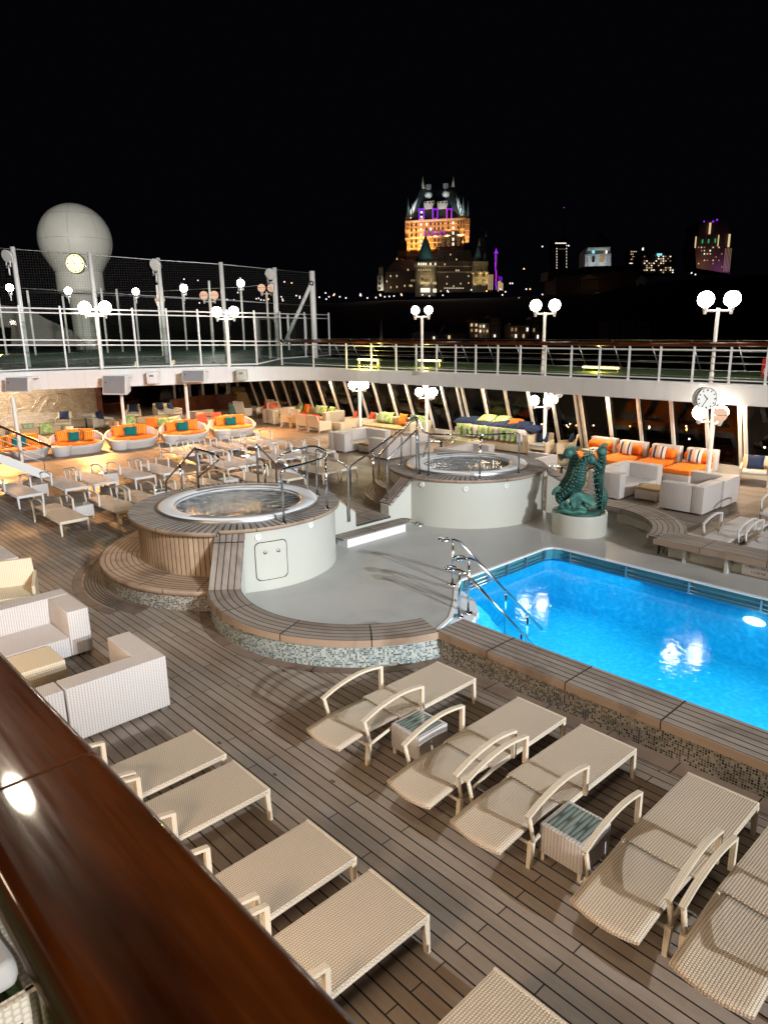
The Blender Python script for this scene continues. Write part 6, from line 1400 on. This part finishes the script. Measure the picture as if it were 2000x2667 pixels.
for x, y in ((250, 520), (320, 518), (207, 580), (252, 648), (322, 642), (410, 630), (468, 628), (488, 630), (322, 325), (447, 448)): win(ca, *T2(x, y), 2.6, 4.6, D-2.6, 'lit')
for k in range(4): win(ca, *T2(485+k*15, 570), 1.6, 5, D-2.6, 'dim')
ex('left_turret_wall', [T2(100, 515), T2(165, 515), T2(172, 685), T2(104, 685)], D-4, 8, 'whitestone'); q = T2(138, 515)
ex('left_turret_top', [T2(118, 420), T2(165, 420), T2(165, 515), T2(110, 515)], D-3.5, 7, 'stone'); cone(ca, 'turret_roof', q[0]+.5, T2(0, 420)[1], 5, T2(0, 378)[1], D-4, MT['roof'], 8)
for y in (548, 605, 665): win(ca, *T2(125, y), 5.5, 6, D-4.6, 'dark')
ex('purple_turret', [T2(1437, 260), T2(1462, 260), T2(1465, 690), T2(1437, 690)], D+2, 6, 'stone'); spire(ca, T2(1448, 0)[0], T2(0, 262)[1], T2(0, 200)[1], D+2, .9, WM['purple'])
for k in range(9): win(ca, *T2(1443+random.uniform(-3, 5), 300+k*44), 2.4, 7+random.uniform(0, 4), D+1.5, random.choice(['purple', 'magenta', 'purple']), 'purple_light_strip')
for k in range(6): win(ca, *T2(1472+k*10, 625+abs(k-2)*6), 1.2, 25-k*1.5, D+1.5, 'lit'); 
for k in range(4): win(ca, *T2(1478+k*12, 540+k*4), .8, 9, D+1.5, 'purple', 'purple_light_strip')
# other buildings
def T3(x, y): return (1300+x*.42194, 500+y*.42194)
def bld(name, label, cat, px, py, D): return thing(name, label, cat, tuple(AT(px, py, D)))
dt = bld('office_tower', 'slim dark tower outlined with dots of white light', 'tower', 1461, 700, 900); extr(dt, 'tower_wall', [T3(345, 290), T3(420, 290), T3(415, 475), T3(348, 475)], 900, 30, MT['darkstone'])
for k in range(7): win(dt, *T3(348+k*10, 316), 3.2, 2.4, 900, 'white')
for k in range(8): win(dt, *T3(354, 350+k*17), 1.8, 2.2, 900, 'white'); win(dt, *T3(414, 330+k*19), 1.8, 2.2, 900, 'white')
for k in range(4): win(dt, *T3(372+k*11, 352), 2, 1.6, 900, 'dim')
win(dt, *T3(398, 96), 1.8, 1.8, 900, 'magenta', 'beacon'); spire(dt, T3(398, 0)[0], T3(0, 290)[1], T3(0, 100)[1], 905, .6, MT['roof'])
dm = bld('domed_building', 'floodlit white clock tower with a dark dome and tall finial', 'tower', 1556, 705, 480)
extr(dm, 'tower_wall', [T3(530, 380), T3(548, 345), T3(680, 340), T3(688, 375), T3(684, 480), T3(524, 485)], 480, 14, MT['whitestone'])
for x in (533, 548, 600, 612, 660, 684): extr(dm, 'column', [T3(x-4, 395), T3(x+4, 395), T3(x+4, 478), T3(x-4, 478)], 479, 1, MT['whitestone'])
extr(dm, 'cornice', [T3(528, 385), T3(690, 380), T3(690, 392), T3(528, 397)], 478.5, 2, MT['whitestone']); extr(dm, 'cornice', [T3(545, 343), T3(686, 338), T3(686, 346), T3(545, 351)], 478.5, 2, MT['whitestone'])
c = AT(*T3(616, 342), 487)-dm.location; s_ = 480/FPX; m = MB(); m.lathe([(27*s_, 0), (26*s_, 8*s_), (20*s_, 20*s_), (10*s_, 29*s_), (3*s_, 32*s_), (2.4*s_, 40*s_), (.4*s_, 42*s_), (.25*s_, 68*s_)], 20, tuple(c)); m.build('dome', MT['roof'], dm)
win(dm, *T3(580, 370), 6, 7, 478.4, 'teal', 'clock_dial'); win(dm, *T3(660, 370), 4, 7, 478.4, 'white', 'clock_dial'); win(dm, *T3(580, 415), 6, 14, 478.4, 'dark'); win(dm, *T3(632, 412), 10, 16, 478.4, 'dim')
cl = bld('classical_building', 'large dim classical building with a pediment below the white dome', 'building', 1565, 800, 440)
extr(cl, 'wall', [T3(350, 525), T3(850, 480), T3(905, 540), T3(900, 720), T3(350, 735)], 440, 30, MT['darkstone'])
extr(cl, 'upper_block', [T3(300, 490), T3(520, 470), T3(520, 460), T3(830, 450), T3(900, 500), T3(860, 515), T3(300, 545)], 446, 20, MT['darkstone'])
extr(cl, 'pediment', [T3(490, 540), T3(550, 508), T3(612, 530)], 439, 3, MT['stone'])
for k in range(8): extr(cl, 'column', [T3(505+k*14, 545), T3(511+k*14, 545), T3(511+k*14, 600), T3(505+k*14, 600)], 439, 1, MT['stone'])
extr(cl, 'lit_end_wall', [T3(850, 545), T3(880, 515), T3(908, 540), T3(900, 632), T3(850, 638)], 438, 2, MT['whitestone']); win(cl, *T3(853, 680), 9, 20, 437, 'white'); win(cl, *T3(870, 585), 9, 14, 437, 'dark')
for k in range(5): win(cl, *T3(400+k*18, 750), 5, 6, 437, 'white')
for x, y in ((500, 690), (505, 672), (818, 680)): win(cl, *T3(x, y), 3, 9, 437, 'dim')
b2 = bld('apartment_tower', 'small dark tower with a few lit windows right of the white dome', 'tower', 1650, 695, 850); extr(b2, 'wall', [T3(808, 355), T3(848, 355), T3(848, 465), T3(803, 465)], 850, 20, MT['darkstone'])
random.seed(4)
for j in range(5):
    for i in range(4):
        if random.random() < .6: win(b2, *T3(813+i*10, 368+j*16), 2.4, 2.2, 850, 'lit')
for i in range(5): win(b2, *T3(806+i*9, 440), 3.2, 2, 850, 'white')
b3 = bld('hotel_block', 'broad dark hotel block with scattered lit windows and a pale blue sign', 'building', 1713, 710, 800); extr(b3, 'wall', [T3(882, 385), T3(1080, 378), T3(1078, 505), T3(880, 512)], 800, 30, MT['darkstone'])
for j in range(8):
    for i in range(13):
        if random.random() < .34: win(b3, *T3(895+i*14.5, 398+j*14), 3.2, 2.4, 799, random.choice(['lit', 'white', 'dim']))
win(b3, *T3(987, 386), 13, 5, 798, 'teal', 'roof_sign'); win(b3, *T3(885, 352), 4, 6, 798, 'white', 'beacon')
b4 = bld('art_deco_tower', 'tall stepped dark tower with purple side light and green windows at the right', 'tower', 1858, 715, 700)
extr(b4, 'wall', [T3(1205, 300), T3(1232, 270), T3(1232, 200), T3(1260, 200), T3(1262, 178), T3(1350, 176), T3(1352, 192), T3(1415, 195), T3(1418, 262), T3(1430, 300), T3(1422, 505), T3(1215, 470)], 700, 30, MT['darkstone'])
for x, y, w, h, kd in ((1210, 310, 3, 26, 'lit'), (1298, 225, 5, 26, 'lit'), (1350, 300, 2.5, 26, 'lit'), (1416, 300, 5, 30, 'lit'), (1252, 305, 3.4, 9, 'green'), (1290, 303, 3.4, 9, 'green'), (1331, 300, 3.4, 9, 'green'), (1318, 182, 4, 4, 'purple'), (1342, 172, 4, 4, 'purple'), (1262, 182, 3, 4, 'purple')): win(b4, *T3(x, y), w, h, 698.5, kd)
extr(b4, 'purple_lit_side', [T3(1385, 340), T3(1428, 340), T3(1420, 500), T3(1378, 470)], 698.8, 1, plain('purple_tinted_stone', (.12, .06, .14), .8))  # purple light on this side put into the stone colour
for k in range(5): win(b4, *T3(1388+k*9, 420), 1, 55, 698, 'dim')
for j in range(7):
    for i in range(9):
        if random.random() < (.8 if j == 0 else .35): win(b4, *T3(1228+i*18, 342+j*20), 3, 3, 698.5, random.choice(['white', 'lit', 'dim']))
def house(name, label, x0, y0, x1, y1, D, rows, cols, lit, roof=8, wall='darkstone'):
    t = bld(name, label, 'house', (x0+x1)/2, y1, D); extr(t, 'wall', [(x0, y0), (x1, y0), (x1, y1), (x0, y1)], D, 12, MT[wall]); pyr(t, 'roof', x0-1, x1+1, y0, x0+(x1-x0)*.2, x1-(x1-x0)*.2, y0-roof, D-.2, 12.4, MT['roof'])
    for j in range(rows):
        for i in range(cols):
            win(t, x0+(i+.5)*(x1-x0)/cols, y0+(j+.6)*(y1-y0)/rows, (x1-x0)/cols*.42, (y1-y0)/rows*.5, D-.5, random.choice(['lit', 'dim', 'white']) if random.random() < lit else 'dark')
house('row_house', 'dim row house with lit windows below the castle, left one', 1222, 838, 1246, 880, 260, 3, 2, .6); house('row_house', 'pale dim row house with three floors of lit windows below the castle', 1246, 842, 1273, 880, 258, 3, 3, .6, 6, 'stone'); house('row_house', 'tall dim row house at the right of the lit pair below the castle', 1273, 828, 1303, 880, 262, 4, 3, .25)
house('waterfront_house', 'low dim building with a steep roof left of the row houses', 1150, 868, 1215, 885, 240, 1, 5, .2, 26); house('waterfront_house', 'dim house with glowing ground floor behind the bare trees', 1328, 848, 1378, 882, 250, 2, 5, .35); house('waterfront_house', 'dim long building under the classical building', 1385, 832, 1405, 884, 255, 3, 2, .3); house('waterfront_house', 'very dark long building on the slope at the right', 1580, 840, 1690, 890, 300, 3, 8, .06); house('waterfront_house', 'low dark building with tiny lights left under the castle', 1075, 872, 1145, 886, 245, 1, 7, .3)
sp = bld('church_spire', 'thin floodlit white church spire rising above the railing', 'spire', 993, 900, 230); m = MB(); a, b_ = AT(993, 900, 230)-sp.location, AT(993, 830, 230)-sp.location; m.tube([a, a.lerp(b_, .1), b_], [.62, .6, .03], 8); m.build('spire_roof', MT['whitestone'], sp)
for (x0, y0, x1, y1) in ((1285, 620, 1380, 640),):
    t = bld('tower_crane', 'faint dark jib of a tower crane right of the castle', 'crane', x0, y0, 700); m = MB(); m.tube([AT(x0+33, y0-2, 700)-t.location, AT(x1, y1-5, 700)-t.location], .5, 4); m.tube([AT(x1, y1-5, 700)-t.location, AT(x1, 720, 700)-t.location], .5, 4); m.build('jib', MT['stone'], t)
# street lamps of the terrace and streets
LM = emit('street_lamp_light', (1, .78, .84), 1.7); LM2 = emit('amber_lamp_light', (1, .55, .2), 2.6)
bulb = None
lampspots = [(480, 790), (520, 789), (557, 785), (560, 783), (592, 780), (610, 781), (668, 778), (674, 777), (680, 781), (688, 782), (700, 779), (733, 773), (737, 783), (736, 779), (772, 770), (781, 776), (781, 772), (790, 781), (797, 775), (832, 774), (850, 779), (848, 763), (857, 773), (869, 769), (871, 766), (885, 773), (901, 776), (939, 766), (940, 770), (938, 769), (957, 776), (990, 767), (991, 770), (979, 775), (1002, 773), (1014, 772), (1026, 771), (1045, 766), (1046, 769), (1100, 768), (1118, 771), (1165, 757), (1167, 760), (1153, 769), (1227, 755), (1267, 758), (1303, 753), (1316, 760), (1308, 768), (1351, 777), (1328, 738), (1334, 738), (1380, 753), (1370, 753), (1412, 767), (1595, 815), (1600, 818), (1605, 812), (1610, 820), (1650, 813), (1645, 816), (1655, 820), (1712, 798), (1710, 808), (1714, 812), (1707, 815), (1922, 806), (1928, 801), (1974, 804), (1980, 808), (1968, 803), (1930, 730), (1964, 719), (1336, 882), (1343, 872), (1400, 862), (1335, 878), (480, 727), (516, 730), (741, 734), (760, 737), (680, 744), (620, 762), (1810, 715), (1800, 711), (1480, 640), (1412, 642), (1364, 700)]
for i, (x, y) in enumerate(lampspots):
    amb = i % 7 == 3
    t = thing('street_lamp', 'tiny bright street light on the dark city hillside', 'street lamp', tuple(AT(x, y, 430)), 0, 'distant street lights of the city')
    if bulb is None: m = MB(); m.ball((0, 0, 0), .42, 8, 6); bulb = {}; o = m.build('bulb', LM, t); bulb[False] = o.data; m = MB(); m.ball((0, 0, 0), .40, 8, 6); o2 = m.build('bulb', LM2); bulb[True] = o2.data; bpy.data.objects.remove(o2); 
    else: o = bpy.data.objects.new('bulb', bulb[amb]); COL.objects.link(o); o.parent = t
    o2 = None
for i, (x, y, D) in enumerate(((1475, 1108, 160), (1479, 1112, 160), (1484, 1104, 160), (1500, 1108, 160), (1545, 1108, 160), (1640, 1110, 160), (1690, 1113, 150), (1787, 1118, 140), (1786, 1110, 140), (1735, 1158, 120), (1794, 1143, 130), (1945, 1175, 110), (1410, 1105, 160), (715, 1042, 200), (1990, 1165, 110), (1457, 1146, 140))):
    t = thing('quay_light', 'small light on the dark quay seen through the slanted windows', 'quay light', tuple(AT(x, y, D)), 0, 'lights on the quay behind the slanted windows'); m = MB(); m.ball((0, 0, 0), .16, 8, 6, (1, 1, 2.2 if i in (6, 7) else 1)); m.build('bulb', emit('quay_bulb', (1, .5, .12) if i % 2 else (1, .85, .7), 60.0), t)
# hill, ground and river
hl = MB(); cols_ = 60; rows_ = []
prof_px = [(-1400, 800), (300, 800), (640, 795), (850, 785), (1000, 778), (1250, 772), (1400, 765), (1560, 750), (1760, 720), (1950, 705), (2300, 700), (3600, 720)]
def sky_row(px):
    for i in range(len(prof_px)-1):
        if prof_px[i][0] <= px <= prof_px[i+1][0]: f = (px-prof_px[i][0])/(prof_px[i+1][0]-prof_px[i][0]); return prof_px[i][1]+(prof_px[i+1][1]-prof_px[i][1])*f
    return 800
random.seed(9)
for D_, f in ((150, 0), (215, 0), (330, .55), (405, .93), (460, 1.0), (700, 1.15), (1400, 2.0)):
    row = []
    for k in range(cols_+1):
        px = -1400+k*5000/cols_; tp = AT(px, sky_row(px), 430).z; base = AT(px, 900, D_); z = -25+(tp+25)*min(f, 1.15)+(random.uniform(-1, 1)*1.2 if 0 < f < 1 else 0); row.append(Vector((base.x, base.y, z if D_ < 1300 else tp+5)))
    rows_.append(row)
hl.loft(rows_, closed=False); o = hl.build('hill', plain('dark_hillside', (.004, .004, .0035), .95, 0, .4, .05)); struct(o)
wt = MB(); wt.v += [Vector((-3000, -3000, -26)), Vector((3000, -3000, -26)), Vector((3000, 3000, -26)), Vector((-3000, 3000, -26))]; wt.face((0, 1, 2, 3)); struct(wt.build('river_water', plain('dark_river', (.004, .005, .006), .25)))
# ================================================================== LIGHT
def light(kind, name, loc, energy, col, size=.1, target=None, **k):
    l = bpy.data.lights.new(name, kind); l.energy = energy; l.color = col
    if kind == 'AREA': l.size = size; l.shape = 'SQUARE'
    else: l.shadow_soft_size = size
    for a, v in k.items(): setattr(l, a, v)
    o = bpy.data.objects.new(name, l); COL.objects.link(o); o.location = loc
    if target is not None: o.rotation_euler = (Vector(target)-Vector(loc)).to_track_quat('-Z', 'Y').to_euler()
    return o
WARM = (1, .80, .60); COOL = (.90, .95, 1.0)
for i, q in enumerate(pointlights):
    col = q[3] if len(q) > 3 else (1, .86, .70)
    o = light('POINT', 'globe_glow', q[0], q[1], col, q[2]*1.02)
    if len(q) <= 3: o.data.shadow_soft_size = q[2]*1.02; 
light('SPOT', 'floodlight_beam', (38, 4.8, 17.0), 86000, COOL, .25, (-12, 10, 0), spot_size=radians(60), spot_blend=.4)
light('SPOT', 'floodlight_beam', (22.0, -1.0, 11.0), 6000, (1, .92, .86), .15, (-8, 8, 0), spot_size=radians(110), spot_blend=.4)
light('SPOT', 'floodlight_beam', (-2.0, -9.5, 12.0), 2400, (1, .74, .50), .4, (-8, 8, 0), spot_size=radians(120), spot_blend=.5)
light('SPOT', 'floodlight_beam', (30, 3.0, 16.0), 56000, (.84, .92, 1.0), .25, (-27, 10, 0), spot_size=radians(22), spot_blend=.7)  # added cool fill for the left rows, no lamp of its own
light('POINT', 'rail_side_lamp', (-3.2, -1.6, 4.6), 14, (1, .75, .5), .1)
light('POINT', 'mast_floodlight', (-18, 3.3, 15.2), 1100, (1, .86, .66), .55)
light('AREA', 'under_deck_light', (-3.0, -.4, 2.4), 160, (1, .72, .48), 1.2, (-4, 6, 0))
light('AREA', 'under_deck_light', (-10, -.4, 2.4), 120, (1, .72, .48), 1.2, (-10, 6, 0))
for x, y in ((-33.5, 8.5), (-33.2, 12.5), (-32.2, 16.5), (-31.5, 19.5)): light('AREA', 'downlight', (x, y, 2.42), 310, (1, .45, .14), .5, (x+2.2, y-.6, 0), spread=radians(105))
for x, y in ((-40, 7), (-39.5, 12)): light('AREA', 'downlight', (x, y, 2.4), 260, (1, .78, .55), .4, (x-2, y, .8))
for x, y in ((-38, 21), (-34, 24.5), (-29, 24), (-24, 24), (-18.5, 24.2), (-13, 24.0), (-8.5, 24.0), (-4, 24)): light('AREA', 'downlight', (x, y-.9, 2.5), 110, (1, .72, .46), .4, (x, y-1.5, 0))
# underwater lights of the pool
for x, y in ((-6.9, 11.6), (-4.2, 11.6), (-1.5, 11.6), (1.4, 11.6), (-5.9, 9.6), (-3.2, 9.6), (-.5, 9.6), (-7.9, 12.2), (-7.6, 10.2), (1.8, 9.6)):
    o = light('AREA', 'underwater_lamp', (x, y, -.29), 46, (.30, .84, .98), 2.6, (x, y, -1.3))
light('POINT', 'underwater_lamp', (-4.33, 13.2, -.5), 2.5, (.6, .95, 1), .1)
light('POINT', 'spa_lamp', (S1[0], S1[1], Z1-.35), 3, (1, .85, .7), .1); light('POINT', 'spa_lamp', (S2[0], S2[1], Z2-.35), 3, (1, .85, .7), .1)
# court and radome
light('SPOT', 'court_beam', (30, 3.0, 17.0), 42000, (1, .95, .92), .25, (-36, 17, 8), spot_size=radians(24), spot_blend=.6)  # added fill to whiten the court poles, no lamp of its own
light('SPOT', 'court_beam', (-37, 6, 12), 16000, (1, .95, .85), .5, (-55, 24, 10), spot_size=radians(60))
light('SPOT', 'mast_floodlight', (6, -2, 26), 4200, (1, .84, .66), 1.5, (-22, 14, 0), spot_size=radians(75), spot_blend=.5)  # soft overhead fill added to lift the whole deck
light('POINT', 'court_glow', (-48, 28, 7), 420, (1, .95, .85), .3); light('POINT', 'court_glow', (-40, 22, 7.5), 300, (1, .95, .85), .3)
# castle floodlights
def CL(px, py, D, w, col, r=.6): light('POINT', 'castle_floodlight', AT(px, py, D), w, col, r)
def CS(px, py, D_, w_, col, tpx, tpy, tD, ang=80): light('SPOT', 'castle_floodlight', AT(px, py, D_), w_, col, .5, AT(tpx, tpy, tD), spot_size=radians(ang), spot_blend=.6)
for px in (1066, 1092, 1118, 1144, 1170, 1196): CS(px, 668, 500.5, 30000, (1, .50, .14), px, 600, 508)
for px in (1070, 1100, 1135, 1165, 1200): CS(px, 622, 501, 11000, (1, .58, .24), px, 570, 508)
CS(1222, 650, 505, 22000, (1, .66, .34), 1216, 590, 514); CS(1050, 690, 503, 9000, (1, .45, .12), 1050, 640, 512)
for px, tx in ((1068, 1082), (1080, 1092), (1190, 1182), (1204, 1192)): CS(px, 562, 500, 9000, (.85, .95, 1.0), tx, 505, 516, 50)
for px in (1112, 1155): CS(px, 560, 498, 2600, (.85, .95, 1.0), px, 530, 506, 60); CS(px+2, 520, 502, 900, (.9, .95, 1.0), px+2, 504, 508, 60)
for px in (1063, 1206, 1217): CS(px, 570, 498, 2200, (.9, .95, 1.0), px, 540, 505, 60)
for px in (1098, 1114, 1130): CS(px, 682, 474, 3500, (.45, .85, .80), px*.7+1113*.3, 640, 488, 60)
for px in (1240, 1258): CS(px, 684, 478, 2600, (.45, .85, .80), px, 640, 488, 60)
for px in (1090, 1112, 1134): CS(px, 764, 478, 4200, (1, .78, .38), px, 715, 484, 60)
for px in (1240, 1262, 1277): CS(px, 762, 480, 6500, (1, .72, .28), px, 700, 487, 60)
for px in (1128, 1097): CL(px, 575, 500, 400, (.6, .1, 1), .4)
CL(992, 755, 492, 900, (1, .86, .62)); CL(1160, 735, 470, 1900, (1, .86, .62)); CL(1035, 745, 472, 1300, (1, .84, .6)); CL(1205, 700, 470, 1200, (1, .88, .68))
for px in (1530, 1556, 1580): CS(px, 712, 470, 2600, (.9, .96, 1.0), px, 665, 480, 70)
CL(1672, 770, 432, 500, (.9, .95, 1)); CL(1560, 760, 425, 350, (1, .5, .25)); CL(993, 905, 228, 90, (1, .75, .55))
CL(1890, 700, 690, 4000, (.6, .2, .8)); CL(1840, 690, 688, 3500, (1, .5, .3)); CL(1262, 870, 250, 250, (1, .65, .4)); CL(1350, 870, 243, 200, (1, .6, .35))
# ================================================================== WORLD AND CAMERA
w = bpy.data.worlds.new('World'); sc.world = w; w.use_nodes = True; nt_ = w.node_tree; bg = nt_.nodes['Background']; bg.inputs[0].default_value = (.35, .38, .62, 1); bg.inputs[1].default_value = .0026
cd = bpy.data.cameras.new('Camera'); cam = bpy.data.objects.new('Camera', cd); COL.objects.link(cam); sc.camera = cam
cd.sensor_fit = 'VERTICAL'; cd.sensor_height = 36; cd.sensor_width = 27; cd.lens = FPX/2667*36; cd.clip_start = .05; cd.clip_end = 6000
Mx = Matrix((R_, U_, -F)).transposed().to_4x4(); Mx.translation = CAM; cam.matrix_world = Mx
cd.dof.use_dof = True; cd.dof.focus_distance = 14; cd.dof.aperture_fstop = 8.0
sc.view_settings.view_transform = 'Standard'; sc.view_settings.look = 'None'; sc.view_settings.exposure = 0; sc.view_settings.gamma = 1
sc.render.engine = 'CYCLES'; sc.cycles.use_denoising = True; sc.cycles.max_bounces = 7; sc.cycles.diffuse_bounces = 3; sc.cycles.glossy_bounces = 3; sc.cycles.transparent_max_bounces = 24; sc.cycles.sample_clamp_indirect = 12; sc.cycles.caustics_reflective = False; sc.cycles.caustics_refractive = False
sc.render.resolution_x = 767; sc.render.resolution_y = 1024
